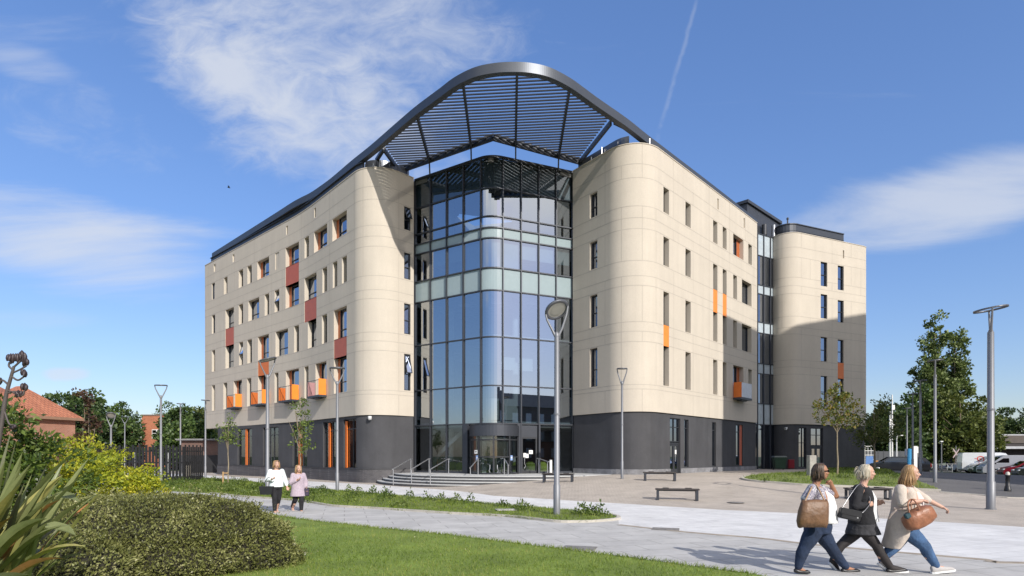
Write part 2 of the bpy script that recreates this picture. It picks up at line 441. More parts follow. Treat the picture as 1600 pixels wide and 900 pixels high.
    trail = M('MULTIPLY', core, M('MULTIPLY', step(al, -0.01, 0.03), M('SUBTRACT', 1.0, step(al, dl * .85, dl))))
    add(M('MULTIPLY', M('MULTIPLY', trail, step(nw, 0.25, 0.6)), 0.16))
    up = step(sp.outputs[2], -0.01, 0.02)
    cl = M('MULTIPLY', cl, up)
    # sky colour: the air of the photograph is a little deeper blue than the model
    bw = nd(nt, 'ShaderNodeRGBToBW'); L(sky.outputs[0], bw.inputs[0])
    k = M('MULTIPLY', M('POWER', M('MAXIMUM', bw.outputs[0], 0.05), -0.30), SKY_K)
    sc = nd(nt, 'ShaderNodeVectorMath', operation='SCALE'); L(sky.outputs[0], sc.inputs[0]); L(k, sc.inputs[3])
    hs = nd(nt, 'ShaderNodeHueSaturation'); hs.inputs['Saturation'].default_value = SKY_SAT; L(sc.outputs[0], hs.inputs['Color'])
    tn = nd(nt, 'ShaderNodeMix', data_type='RGBA', blend_type='MULTIPLY'); tn.inputs[0].default_value = 1; L(hs.outputs[0], tn.inputs[6]); tn.inputs[7].default_value = rgba(SKY_TINT)
    mx = nd(nt, 'ShaderNodeMix', data_type='RGBA'); L(cl, mx.inputs[0]); L(tn.outputs[2], mx.inputs[6]); mx.inputs[7].default_value = (2.85, 3.0, 3.3, 1)
    # unseen bank of bright cloud added behind the viewer for neutral fill and reflections
    def dot(v):
        n = nd(nt, 'ShaderNodeVectorMath', operation='DOT_PRODUCT'); L(tc.outputs['Generated'], n.inputs[0]); n.inputs[1].default_value = v; return n.outputs['Value']
    bank = M('MULTIPLY', step(dot((0.50, -0.80, 0.33)), 0.02, 0.55), step(sp.outputs[2], 0.26, 0.44))
    nb = nd(nt, 'ShaderNodeTexNoise', i_Scale=2.6, i_Detail=7.0, i_Roughness=0.6); L(tc.outputs['Generated'], nb.inputs['Vector'])
    bank = M('MULTIPLY', bank, step(nb.outputs[0], 0.34, 0.60))
    mb_ = nd(nt, 'ShaderNodeMix', data_type='RGBA'); L(M('MULTIPLY', bank, 0.9), mb_.inputs[0]); L(mx.outputs[2], mb_.inputs[6]); mb_.inputs[7].default_value = (5.4, 5.15, 4.75, 1)
    mx = mb_
    L(mx.outputs[2], bg.inputs[0])
SKY_SAT, SKY_K, SKY_TINT = 1.12, 0.94, (0.925, 0.895, 1.02)
build_world()
scene.view_settings.view_transform = 'Standard'; scene.view_settings.look = 'None'
scene.view_settings.gamma = 1.0; scene.view_settings.exposure = 0.75; scene.view_settings.use_curve_mapping = False
scene.cycles.max_bounces = 8; scene.cycles.transparent_max_bounces = 12; scene.cycles.use_denoising = True
scene.cycles.caustics_reflective = False; scene.cycles.caustics_refractive = False

# ------------------------------------------------------------------ ground
def region(name, poly, mats, lift, step=1.2, kind='structure', label=None, edge_step=1.0, skirt=0.0):
    """A sheet over a plan polygon that follows the slope of the ground, lift above it."""
    P = []
    for i in range(len(poly)):
        a, b = Vector(poly[i]), Vector(poly[(i + 1) % len(poly)]); n = max(1, int((b - a).length / edge_step))
        P += [a + (b - a) * k / n for k in range(n)]
    xs = [p[0] for p in poly]; ys = [p[1] for p in poly]; nb = len(P)
    gx, gy = np.meshgrid(np.arange(min(xs), max(xs), step), np.arange(min(ys), max(ys), step))
    G = np.stack([gx.ravel(), gy.ravel()], 1); G = G[in_poly(G, poly)]
    V = P + [Vector((g[0], g[1])) for g in G]
    vo, eo, fo, *_ = delaunay_2d_cdt(V, [], [list(range(nb))], 1, 1e-4)
    me = bpy.data.meshes.new(name)
    vs = [(p.x, p.y, ground_z(p.x, p.y) + lift) for p in vo]
    fs = []
    for f in fo:
        a, b, c = [vo[i] for i in f[:3]]
        fs.append(list(f) if (b - a).cross(c - a) > 0 else list(f)[::-1])
    if skirt:
        bnd = {}
        for f in fs:
            for i in range(len(f)):
                e = (f[i], f[(i + 1) % len(f)])
                if (e[1], e[0]) in bnd: del bnd[(e[1], e[0])]
                else: bnd[e] = 1
        for (i, j) in bnd:
            k = len(vs); vs += [(vs[i][0], vs[i][1], vs[i][2] - skirt), (vs[j][0], vs[j][1], vs[j][2] - skirt)]
            fs.append([j, i, k, k + 1])
    me.from_pydata(vs, [], fs); me.update()
    o = link_mesh(name, me, mats)
    return props(o, label, None, None, kind)

tan_pave = brick_mat('tan block paving', (0.47, 0.415, 0.355), (0.42, 0.37, 0.315), (0.25, 0.21, 0.17), 0.2, 0.1, 0.006, rough=0.85, rot=0.9, var=0.17, vscale=0.7, bump=0.15)
white_pave = brick_mat('pale granite slabs', (0.66, 0.655, 0.645), (0.60, 0.595, 0.59), (0.46, 0.45, 0.44), 0.8, 0.4, 0.008, rough=0.8, rot=-0.32, var=0.14, vscale=0.9, bump=0.2)
grey_pave = brick_mat('grey concrete slabs', (0.47, 0.46, 0.44), (0.425, 0.415, 0.40), (0.26, 0.25, 0.23), 1.2, 0.6, 0.011, rough=0.85, rot=-0.28, var=0.17, vscale=0.9, bump=0.25)
asphalt = mat('asphalt', (0.115, 0.11, 0.108), rough=0.9, var=0.18, vscale=0.4, fine=0.25, fscale=25, bump=0.3, bscale=60)
soil = mat('rough grass ground', (0.075, 0.10, 0.035), rough=0.95, var=0.3, vscale=0.15, fine=0.3, fscale=8)
lawn_base = mat('lawn turf', (0.15, 0.21, 0.03), rough=0.9, var=0.25, vscale=0.9, fine=0.35, fscale=30, bump=0.5, bscale=50)
verge_base = mat('verge turf', (0.13, 0.165, 0.035), rough=0.95, var=0.35, vscale=1.5, fine=0.35, fscale=25, bump=0.6, bscale=30)
kerb_m = mat('pale kerb stone', (0.46, 0.43, 0.37), rough=0.8, var=0.15, vscale=2.0, fine=0.1)

def px(*uv): return [gp(u, v) for u, v in uv]
# the base of everything: one sheet to the horizon
region('ground', [(-900, -400), (900, -400), (900, 1500), (-900, 1500)], soil, -0.06, step=60, edge_step=60)
bpy.data.objects['ground'].data.update()
big = bpy.data.objects['ground']
plaza_poly = [(-42, 66), (-46, 50), (-30, 14), (-14, 10), (30, 2), (26, 20), gp(1600, 778), gp(1530, 773), gp(1469.6, 768.5), gp(1443, 758.5), gp(1425, 748), gp(1400, 741), (26, 46), (33, 52), (33, 60)]
region('plaza', plaza_poly, tan_pave, 0.0, step=0.8, edge_step=0.8)
WHITE_TOP = [(300, 741.5), (380, 746), (480, 752), (580, 757.3), (660, 763), (700, 766), (772, 775), (885, 782), (997, 788.6), (1129, 797), (1260, 803), (1317, 807), (1420, 813), (1540, 820), (1600, 824)]
WHITE_BOT = [(967, 821), (1072, 832.5), (1185, 842), (1260, 851), (1387, 863), (1540, 876), (1600, 881)]
wt = px(*WHITE_TOP); wb = px(*WHITE_BOT)
vt = px((293, 747), (380, 752.5), (413, 757), (472, 764), (540, 768.5), (600, 774), (660, 780), (700, 782.5), (791, 791), (885, 799), (935, 803.5))
vtip = px((955, 806.5), (966, 810), (962, 813.5))
vb = px((930, 816.5), (900, 817.3), (866, 816.5), (791, 808.3), (700, 803.4), (580, 795.3), (520, 791.8), (476, 784.5), (430, 780.5), (380, 776.8), (330, 771.5))
band = [(-40, 61)] + wt + [(18, 14.5)] + [(14, 9.4)] + wb[::-1] + [(p[0], p[1] - 0.05) for p in vtip[::-1]][:1] + vt[::-1] + [(-39, 54)]
region('footpath', band, white_pave, 0.008, step=0.7, edge_step=0.7)
lawn_edge = px((150, 777), (235, 784), (330, 795), (434, 809), (500, 818), (540, 822), (580, 827), (700, 839), (810, 853), (960, 872), (1110, 892.5), (1180, 902))
path_poly = px((-60, 769), (60, 768.5), (170, 768), (247, 767.5), (300, 769.5)) + [(p[0], p[1] - 0.0) for p in vb[::-1]] + vtip[::-1][:2] + wb + [(14, 9.3), (13, 3), (5.5, 3)] + lawn_edge[::-1] + [(-22, 24)]
region('path', path_poly, grey_pave, 0.016, step=0.7, edge_step=0.7)
lawn_poly = lawn_edge + [(4.4, 7.2), (5.2, 3.0), (-14, 2.5), (-30, 14), (-26, 22)]
region('lawn', lawn_poly, lawn_base, 0.045, step=0.6, edge_step=0.4, skirt=0.05)
verge_poly = vt + vtip + vb + px((247, 767.3), (200, 767.2), (160, 767), (200, 752))
region('verge', verge_poly, verge_base, 0.05, step=0.6, edge_step=0.5, skirt=0.05)
island_poly = px((1160, 748.5), (1175, 752), (1217, 755.5), (1254, 758.5), (1320, 761), (1390, 763.5), (1440, 766), (1470, 767.5), (1455, 761), (1440, 755), (1425, 748), (1400, 740.5), (1371, 736.5), (1330, 736.3), (1263, 738.5), (1196, 741.5), (1168, 745))
region('lawn_island', island_poly, verge_base, 0.06, step=0.6, edge_step=0.4, skirt=0.06)
road_poly = [(44, 16), (27.5, 17), gp(1602, 778.2), gp(1530, 773), gp(1469.6, 768.5), gp(1443, 758.5), gp(1425, 748), gp(1400, 741), (30, 46), (38, 62), (48, 85), (56, 120), (120, 120), (110, 60), (70, 27)]
region('road', road_poly, asphalt, 0.004, step=1.2, edge_step=0.8)
far_poly = [(-120, 66), (-46, 50), (-34, 30), (-60, 24), (-130, 40)]
region('yard', far_poly, asphalt, -0.02, step=3, edge_step=3)

def kerb(name, pts, w, h, m, z_off=0.0):
    b = MB(); P = smooth_curve([Vector((p[0], p[1])) for p in pts], 4); P = [(p.x, p.y) for p in P]
    A = offset_path(P, w / 2); B = offset_path(P, -w / 2)
    for i in range(len(P) - 1):
        q = []
        for (p, zz) in ((A[i], 0), (A[i + 1], 0), (B[i + 1], 0), (B[i], 0)):
            q.append(Vector((p[0], p[1], ground_z(p[0], p[1]) + z_off)))
        lo = [p - Vector((0, 0, .1)) for p in q]; hi = [p + Vector((0, 0, h)) for p in q]
        b.add(lo + hi, [(4, 5, 6, 7), (0, 1, 5, 4), (2, 3, 7, 6), (3, 0, 4, 7), (1, 2, 6, 5)])
    o = b.build(name, m); return props(o, kind='structure')
kerb('kerb', vb[::-1] + [vtip[2], vtip[1], vtip[0]], 0.11, 0.075, kerb_m)
kerb('kerb', [island_poly[16]] + island_poly[:8], 0.14, 0.085, kerb_m)
kerb('path_edging', wb + [(14, 9.35)], 0.16, 0.022, mat('tan edging stone', (0.33, 0.28, 0.22), rough=.85, var=.2, vscale=4))
kerb('kerb', px((1469.6, 769), (1530, 773.5), (1600, 778.5)) + [(26, 24)], 0.15, 0.03, kerb_m)
# ------------------------------------------------------------------ the main building
clad = mat('cream precast cladding', (0.545, 0.488, 0.408), rough=0.78, var=0.045, vscale=0.5, fine=0.035, fscale=14, spec=0.25, bump=0.04, bscale=120, streak=0.04)
joint = mat('panel joint', (0.42, 0.377, 0.32), rough=0.9)
dark_render = mat('dark grey render', (0.066, 0.066, 0.071), rough=0.75, var=0.14, vscale=0.6, fine=0.08, fscale=20, spec=0.3, streak=0.10)
plinth_m = brick_mat('blue engineering brick', (0.085, 0.08, 0.085), (0.055, 0.052, 0.058), (0.13, 0.125, 0.125), 0.225, 0.075, 0.008, rough=0.7, flat=False, var=0.25, vscale=0.9)
metal_dark = mat('dark grey metal', (0.055, 0.06, 0.072), rough=0.42, metal=0.35, var=0.08, vscale=0.6)
metal_rib = mat('anodised roof fascia', (0.10, 0.108, 0.122), rough=0.46, metal=0.75, var=0.06, vscale=0.5)
frame_m = mat('window frame metal', (0.035, 0.037, 0.042), rough=0.45, metal=0.2)
pane_m = glass_mat('window pane', (0.72, 0.80, 0.95), 0.34, tcol=(0.10, 0.115, 0.13), bump=0.012)
cw_glass = glass_mat('curtain wall pane', (0.86, 0.93, 1.0), 0.43, tcol=(0.50, 0.60, 0.66), bump=0.01)
low_glass = glass_mat('entrance pane', (0.85, 0.9, 0.95), 0.10, tcol=(0.62, 0.68, 0.70))
jamb_m = mat('burnt orange jamb', (0.42, 0.11, 0.03), rough=0.5, var=0.06)
orange = mat('orange panel', (0.64, 0.155, 0.022), rough=0.5, var=0.06)
brick_red = mat('rust red panel', (0.45, 0.105, 0.052), rough=0.5, var=0.06)
pink_m = mat('pink frosted panel', (0.50, 0.27, 0.27), rough=0.4, var=0.05)
amber = mat('bright orange panel', (0.80, 0.24, 0.03), rough=0.45, var=0.05)
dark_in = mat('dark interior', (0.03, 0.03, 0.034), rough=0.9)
blind_m = mat('pale roller blind', (0.60, 0.62, 0.58), rough=0.9, var=0.06)
spandrel_m = mat('pale spandrel panel', (0.29, 0.36, 0.375), rough=0.2, var=0.03)
inner_wall = mat('white interior wall', (0.62, 0.62, 0.60), rough=0.9)
inner_floor = mat('interior floor', (0.22, 0.21, 0.2), rough=0.6)
lime_m = mat('lime green seat fabric', (0.20, 0.26, 0.03), rough=0.9)
white_m = mat('white paint', (0.78, 0.78, 0.76), rough=0.5, var=0.03)
steel = mat('brushed stainless steel', (0.52, 0.52, 0.53), rough=0.34, metal=0.75, var=0.05)
silver_paint = mat('silver grey pole paint', (0.21, 0.215, 0.23), rough=0.5, metal=0.3, var=0.05)

TOPZ, SOF = 20.3, 4.38
A0 = (-30.0, 56.97); K0 = (-16.0, 44.54); C_L = (-8.91, 36.64); GL = (-6.54, 39.4); WL = (-6.57, 39.0)
GR = (3.98, 38.3); C_R = (7.29, 33.58); E_R = (19.57, 46.55)
left_pts = [A0] + fillet(A0, K0, C_L, 2.2, 10) + fillet(K0, C_L, WL, 2.13, 40) + [WL]
right_pts = [(3.97, 38.06)] + fillet((3.97, 38.06), C_R, E_R, (2.3, 2.3), 40) + [E_R]
tc_, tr_ = (23.48, 49.81), 1.32
tower_pts = [(23.1, 52.6)]
for i in range(31):
    a0, a1 = math.atan2(50.34 - tc_[1], 22.27 - tc_[0]), math.atan2(48.6 - tc_[1], 24.0 - tc_[0])
    if a1 < a0: a1 += 2 * PI
    a = a0 + (a1 - a0) * i / 30; tower_pts.append((tc_[0] + tr_ * math.cos(a), tc_[1] + tr_ * math.sin(a)))
tower_pts += [(31.2, 51.70)] + [(31.55, 51.95), (31.5, 52.4), (29.0, 58.0)]
LP, RP, TP = Path(left_pts), Path(right_pts), Path(tower_pts)
R1, R2, R3, R4 = (16.68, 18.22), (13.42, 15.18), (9.78, 11.82), (6.05, 8.48)

BLD = thing('campus_building', 'five storey cream clad building with a glazed corner and a curved louvred roof canopy', 'building', (0, 36, 0))
BO = (0, 36, 0)
def mb(): return MB(BO)
def part(b, name, m, parent=None): return b.build(name, m, parent or BLD)

def facade(name, P, z0, z1, ops, mats, depth=0.36, parent=None):
    """A wall along a plan path with openings and their reveals cut out of it."""
    b = mb(); sb = sorted(set([round(x, 4) for x in P.s] + [round(x, 4) for o in ops for x in (o['s0'], o['s1'])]))
    zb = sorted(set([z0, z1] + [o[k] for o in ops for k in ('z0', 'z1')]))
    for i in range(len(sb) - 1):
        sm = (sb[i] + sb[i + 1]) / 2; p, q = P.at(sb[i]), P.at(sb[i + 1])
        cols = [o for o in ops if o['s0'] < sm < o['s1']]
        for j in range(len(zb) - 1):
            zm = (zb[j] + zb[j + 1]) / 2
            if any(o['z0'] < zm < o['z1'] for o in cols): continue
            b.quad((p.x, p.y, zb[j]), (q.x, q.y, zb[j]), (q.x, q.y, zb[j + 1]), (p.x, p.y, zb[j + 1]), 0)
    for o in ops:
        d = o.get('depth', depth); n = P.nrm((o['s0'] + o['s1']) / 2); p, q = P.at(o['s0']), P.at(o['s1'])
        pi, qi = p - n * d, q - n * d; a, c = o['z0'], o['z1']
        b.quad((p.x, p.y, a), (p.x, p.y, c), (pi.x, pi.y, c), (pi.x, pi.y, a)); b.quad((q.x, q.y, c), (q.x, q.y, a), (qi.x, qi.y, a), (qi.x, qi.y, c))
        b.quad((p.x, p.y, c), (q.x, q.y, c), (qi.x, qi.y, c), (pi.x, pi.y, c)); b.quad((q.x, q.y, a), (p.x, p.y, a), (pi.x, pi.y, a), (qi.x, qi.y, a))
        if o.get('blank'): b.quad((pi.x, pi.y, a), (qi.x, qi.y, a), (qi.x, qi.y, c), (pi.x, pi.y, c))
    return b

def panel_joints(b, P, zs, verts, ops, mi=1):
    """Panel joints: dark sealant lines a few millimetres proud of the wall."""
    w = 0.017
    def blocked(s, z): return any(o['s0'] - .02 < s < o['s1'] + .02 and o['z0'] - .02 < z < o['z1'] + .02 for o in ops)
    sb = sorted(set(P.s + [o[k] for o in ops for k in ('s0', 's1')]))
    for z in zs:
        for i in range(len(sb) - 1):
            if blocked((sb[i] + sb[i + 1]) / 2, z): continue
            n0, n1 = P.nrm(sb[i] + 1e-3) * .004, P.nrm(sb[i + 1] - 1e-3) * .004; p, q = P.at(sb[i]) + n0, P.at(sb[i + 1]) + n1
            b.quad((p.x, p.y, z - w), (q.x, q.y, z - w), (q.x, q.y, z + w), (p.x, p.y, z + w), mi)
    for s, za, zb in verts:
        if blocked(s, (za + zb) / 2): continue
        n = P.nrm(s) * .0055; p, q = P.at(s - w * .7) + n, P.at(s + w * .7) + n
        b.quad((p.x, p.y, za), (q.x, q.y, za), (q.x, q.y, zb), (p.x, p.y, zb), mi)

def window(P, o, depth=0.36, orange_side=None, transom=0.32, parent=None, name='window', jamb=orange, mull=None, open_=False, lite=None, strip=0.22, gl=None):
    """Frame, pane and coloured jamb panel of one window, set back in its opening."""
    s0, s1, z0, z1 = o['s0'], o['s1'], o['z0'], o['z1']
    d = o.get('depth', depth); n = P.nrm((s0 + s1) / 2); p, q = P.at(s0), P.at(s1); t = (q - p).normalized(); W = (q - p).length
    rz = math.atan2(t.y, t.x)
    def loc(s, back, z): r = p + t * s - n * back; return (r.x, r.y, z)
    f = mb(); fw = 0.055; x0, x1 = 0.0, W
    jp = None
    if orange_side:
        jw = W * strip; jp = mb()
        if orange_side == 'L': jp.box(loc(jw / 2, d - .02, (z0 + z1) / 2), (jw, .05, z1 - z0 - .01), rz); x0 = jw
        else: jp.box(loc(W - jw / 2, d - .02, (z0 + z1) / 2), (jw, .05, z1 - z0 - .01), rz); x1 = W - jw
    for x in (x0 + fw / 2, x1 - fw / 2): f.box(loc(x, d, (z0 + z1) / 2), (fw, .09, z1 - z0), rz)
    for z in (z0 + fw / 2, z1 - fw / 2): f.box(loc((x0 + x1) / 2, d + .002, z), (x1 - x0 - 2 * fw, .09, fw), rz)
    if transom: f.box(loc((x0 + x1) / 2, d + .004, z0 + (z1 - z0) * transom), (x1 - x0 - 2 * fw, .08, .05), rz)
    for m_ in (mull or []): f.box(loc(x0 + (x1 - x0) * m_, d + .006, (z0 + z1) / 2), (.05, .07, z1 - z0 - .1), rz)
    w = part(f, name, frame_m, parent)
    g = mb(); g.box(loc((x0 + x1) / 2, d + .03, (z0 + z1) / 2), (x1 - x0 - .04, .012, z1 - z0 - .04), rz)
    bk = mb()
    g2 = part(g, 'pane', gl or pane_m, w)
    bk.box(loc(W / 2, d + .5, (z0 + z1) / 2), (W + .6, .02, z1 - z0 + .4), rz, 0)  # dark board, not a blind: the unlit room behind the pane as colour
    if lite: bk.box(loc((x0 + x1) / 2 + lite[0] * (x1 - x0), d + .16, z1 - (z1 - z0) * lite[1] / 2), ((x1 - x0) * lite[2], .02, (z1 - z0) * lite[1]), rz, 1)
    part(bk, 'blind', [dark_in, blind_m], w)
    if jp: part(jp, 'jamb_panel', jamb, w)
    if open_:
        s = mb(); hz = z0 + (z1 - z0) * .95; zl = z0 + (z1 - z0) * .48; out = .30
        a, c = Vector(loc(fw, d - .05, hz)), Vector(loc(W - fw, d - .05, hz)); e, g_ = Vector(loc(W - fw, d - .05 - out, zl)), Vector(loc(fw, d - .05 - out, zl))
        for u_, v_ in ((a, c), (c, e), (e, g_), (g_, a)): s.bar(u_, v_, .05, .05)
        s.add([a, c, e, g_], [(0, 1, 2, 3)], 1); part(s, 'open_sash', [frame_m, pane_m], w)
    return w

def fill_panel(P, s0, s1, z0, z1, back, m, name='spandrel_panel'):
    b = mb(); n = P.nrm((s0 + s1) / 2); p, q = P.at(s0 + .005), P.at(s1 - .005); t = (q - p).normalized(); c = (p + q) / 2 - n * back
    b.box((c.x, c.y, (z0 + z1) / 2), ((q - p).length, .08, z1 - z0 - .01), math.atan2(t.y, t.x)); return part(b, name, m)

def op(P, u0, u1, r, lo=0, hi=None, **k):
    d = dict(s0=P.at_u(u0, lo, hi), s1=P.at_u(u1, lo, hi), z0=r[0], z1=r[1]); d.update(k); return d

JZ = [19.1, 18.28, 16.6, 15.9, 15.25, 13.36, 12.45, 11.88, 9.72, 9.15, 8.54, 5.98, 5.72]
GAPS = list(zip([SOF] + JZ[::-1], JZ[::-1] + [TOPZ]))
def rand_verts(P, seed, cols, keep=0.55):
    r = random.Random(seed); out = []
    for s in cols:
        for a, b_ in GAPS:
            if b_ - a > .3 and r.random() < keep: out.append((s, a, b_))
    return out

# ---- left wing
W_, N_ = 'wide', 'narrow'
lw = []
def L_(u0, u1, r, kind=N_, **k): o = op(LP, u0, u1, r, 0, LP.len - 4.4); o['kind'] = kind; o.update(k); lw.append(o); return o
side = dict(side='L')
for u0, u1, kind, kw in [(519.4, 541.8, W_, side), (490.7, 511, W_, side), (475.8, 482.6, N_, {}), (446.2, 467, W_, side), (402, 420.4, W_, side), (386.5, 393.3, N_, {}), (373, 379.7, N_, {}), (349.8, 355.4, N_, {}), (331, 335.8, N_, {'depth': .12})]:
    L_(u0, u1, R1, kind, **kw)
for u0, u1, kind, kw in [(534.3, 541.8, N_, {}), (520, 527, N_, {}), (503.8, 511, N_, {}), (475.8, 494.5, W_, {'lite': (-.2, .9, .4)}), (446.2, 467, W_, side), (429, 436.3, N_, {'open': True}), (413.6, 420.4, N_, {}), (388, 404.9, W_, {'lite': (-.2, .95, .45)}), (373, 379.7, N_, {}), (352.3, 365.4, W_, {'lite': (-.25, .9, .4)}), (331, 336, N_, {'depth': .2})]:
    L_(u0, u1, R2, kind, **kw)
for u0, u1, kind, kw in [(521.7, 541.7, W_, side), (503, 511, N_, {}), (481, 494.3, W_, {'lite': (-.2, .9, .4)}), (459.5, 467, N_, {}), (430.5, 450, W_, {'lite': (-.2, .8, .5)}), (403, 420, W_, side), (386.4, 393.5, N_, {}), (373.5, 379.6, N_, {'open': True}), (352.3, 365.4, W_, {'lite': (-.2, .9, .4)}), (331, 336, N_, {'depth': .3})]:
    L_(u0, u1, R3, kind, **kw)
for u0, u1, kind, kw in [(521.7, 541.7, W_, side), (493, 510, W_, dict(side='L', balcony='pink')), (475.6, 482, N_, {}), (446.6, 467, W_, dict(side='L', balcony='orange')), (429, 435, N_, {}), (403, 420, W_, dict(side='L', balcony='orange')), (386, 392.5, N_, {}), (365, 378, W_, dict(side='L', balcony='orange')), (349, 355, N_, {}), (331, 336, N_, {'depth': .34})]:
    L_(u0, u1, R4, kind, **kw)
for r in (R1, R2, R3, R4):
    o = op(LP, 631.5, 641.5, (r[0] + .02, r[1]), LP.len - 2.2); o['kind'] = N_; o['depth'] = .10; o['open'] = r in (R1, R4); o['endwall'] = True; lw.append(o)
niches = [op(LP, u, u + 2.6, (19.25, 19.95), 0, LP.len - 4.4, blank=True, depth=.12) for u in (334, 363.5, 447, 491)] + [op(LP, 430, 436, (16.85, 18.2), 0, LP.len - 4.4, blank=True, depth=.05), op(LP, 360, 366, (16.75, 18.1), 0, LP.len - 4.4, blank=True, depth=.04), op(LP, 357, 363, (16.75, 18.1), 0, LP.len - 4.4, blank=True, depth=.04)][:1]
links = []   # vertical strips: window, coloured panel, window
for u0, u1, za, zb, m in [(446.2, 467, R2[1], R1[0], brick_red), (475.8, 494.5, R3[1], R2[0], brick_red), (352.3, 365.4, R3[1], R2[0], brick_red), (521.7, 541.7, R4[1], R3[0], brick_red), (403, 420, R4[1], R3[0], orange)]:
    o = op(LP, u0, u1, (za, zb), 0, LP.len - 4.4); o['link'] = m; links.append(o)
lb = facade('wall', LP, SOF, TOPZ, lw + niches + links, clad)
seg = [LP.at_u(u, 0, LP.len - 4.4) for u in (345, 367, 398, 424, 441, 471.5, 515, 553.6)] + [LP.len - 3.6, LP.len - 1.2]
panel_joints(lb, LP, JZ, rand_verts(LP, 3, seg, .75), lw + niches + links)
# thickness at the foot, the top and the far end
lb.sheet(left_pts, -.003, -.45, SOF + .001, SOF + .03); lb.sheet(left_pts, .03, -.5, TOPZ + .002, TOPZ + .05)
lb.add([(-30, 56.97, SOF), (-30, 56.97, TOPZ), (-20, 69, TOPZ), (-20, 69, SOF)], [(0, 1, 2, 3)])
wall_left = part(lb, 'wall', [clad, joint])
for o in lw:
    window(LP, o, orange_side=o.get('side'), strip=.18, jamb=jamb_m, transom=None if o['kind'] == N_ and not o.get('endwall') else (.32 if o['kind'] == W_ else .45), open_=o.get('open', False), lite=o.get('lite'))
for o in links: fill_panel(LP, o['s0'], o['s1'], o['z0'], o['z1'], .06, o['link'])
for o in lw:
    if not o.get('balcony'): continue
    s0, s1 = o['s0'] - .05, o['s1'] + .02; n = LP.nrm(s0); p, q = LP.at(s0), LP.at(s1); t = (q - p).normalized(); rz = math.atan2(t.y, t.x); pr = .58
    def at_(s, out, z): r = p + t * s + n * out; return (r.x, r.y, z)
    Wd = (q - p).length; b = mb(); b.box(at_(Wd / 2, pr / 2 + .003, R4[0] - .07), (Wd + .06, pr, .14), rz); b.box(at_(Wd / 2, pr / 2 - .05, R4[0] - .18), (Wd * .5, pr * .6, .08), rz)
    bal = part(b, 'balcony', metal_dark)
    zc = R4[0] + .52
    c = mb(); c.box(at_(Wd - .03, pr / 2 + .01, zc + .05), (.05, pr - .03, 1.14), rz); part(c, 'side_panel', amber, bal)  # brighter copy of the orange: sun on this side is put into its colour
    c = mb(); c.box(at_(.03, pr / 2 + .01, zc), (.05, pr - .03, 1.04), rz); part(c, 'side_panel', pink_m if o['balcony'] == 'pink' else orange, bal)
    c = mb()
    c.bar(at_(.02, pr - .02, R4[0] + 1.06), at_(Wd - .02, pr - .02, R4[0] + 1.06), .035, .035)
    for k in range(9): x = .06 + (Wd - .12) * k / 8; c.bar(at_(x, pr - .02, R4[0]), at_(x, pr - .02, R4[0] + 1.05), .012, .012)
    part(c, 'railing', metal_dark, bal)

# ---- right wing
rw = []
def R_(u0, u1, r, kind=N_, **k): o = op(RP, u0, u1, r, 3.2); o['kind'] = kind; o['depth'] = .36; o.update(k); rw.append(o)
for r in (R1, R2, R3, R4):
    o = op(RP, 921.7, 933.3, (r[0] + .02, r[1]), 0, 3.0); o['kind'] = N_; o['depth'] = .22; o['endwall'] = True; rw.append(o)
    R_(1036.7, 1045.4, r); R_(1071.1, 1079.3, r); R_(1114.3, 1121, r); R_(1129.3, 1135.4, r)
for r in (R1, R4): R_(1145.7, 1161.7, r, W_, side='R', balcony=(r == R4)); R_(1169.3, 1175, r)
for r in (R2, R3): R_(1145.7, 1151.7, r); R_(1159.3, 1174.3, r, W_)
rl = []
for u0, u1, za, zb in [(1114.3, 1121, R3[1], R2[0]), (1129.3, 1135.4, R3[1], R2[0]), (1036.7, 1045.4, R4[1], R3[0])]:
    o = op(RP, u0, u1, (za, zb), 3.2); rl.append(o)
rn = [op(RP, u, u + 2, (19.2, 19.95), 3.2, None, blank=True, depth=.1) for u in (1121, 1162)]
rb = facade('wall', RP, SOF, TOPZ, rw + rl + rn, clad)
panel_joints(rb, RP, JZ, rand_verts(RP, 8, [RP.at_u(u, 0) for u in (945.5, 971, 1003.5)] + [RP.at_u(u, 3.2) for u in (1025, 1052, 1083, 1108, 1140, 1165, 1178)], .6), rw + rl + rn)
rb.sheet(right_pts, -.003, -.45, SOF + .001, SOF + .03); rb.sheet(right_pts, .03, -.5, TOPZ + .002, TOPZ + .05)
rb.add([(19.57, 46.55, SOF), (19.57, 46.55, TOPZ), (17.8, 48.3, TOPZ), (17.8, 48.3, SOF)], [(0, 1, 2, 3)])
part(rb, 'wall', [clad, joint])
for o in rw: window(RP, o, orange_side=o.get('side'), transom=.45 if o.get('endwall') else None, jamb=jamb_m, strip=.28)
for o in rl: fill_panel(RP, o['s0'], o['s1'], o['z0'], o['z1'], .05, amber)
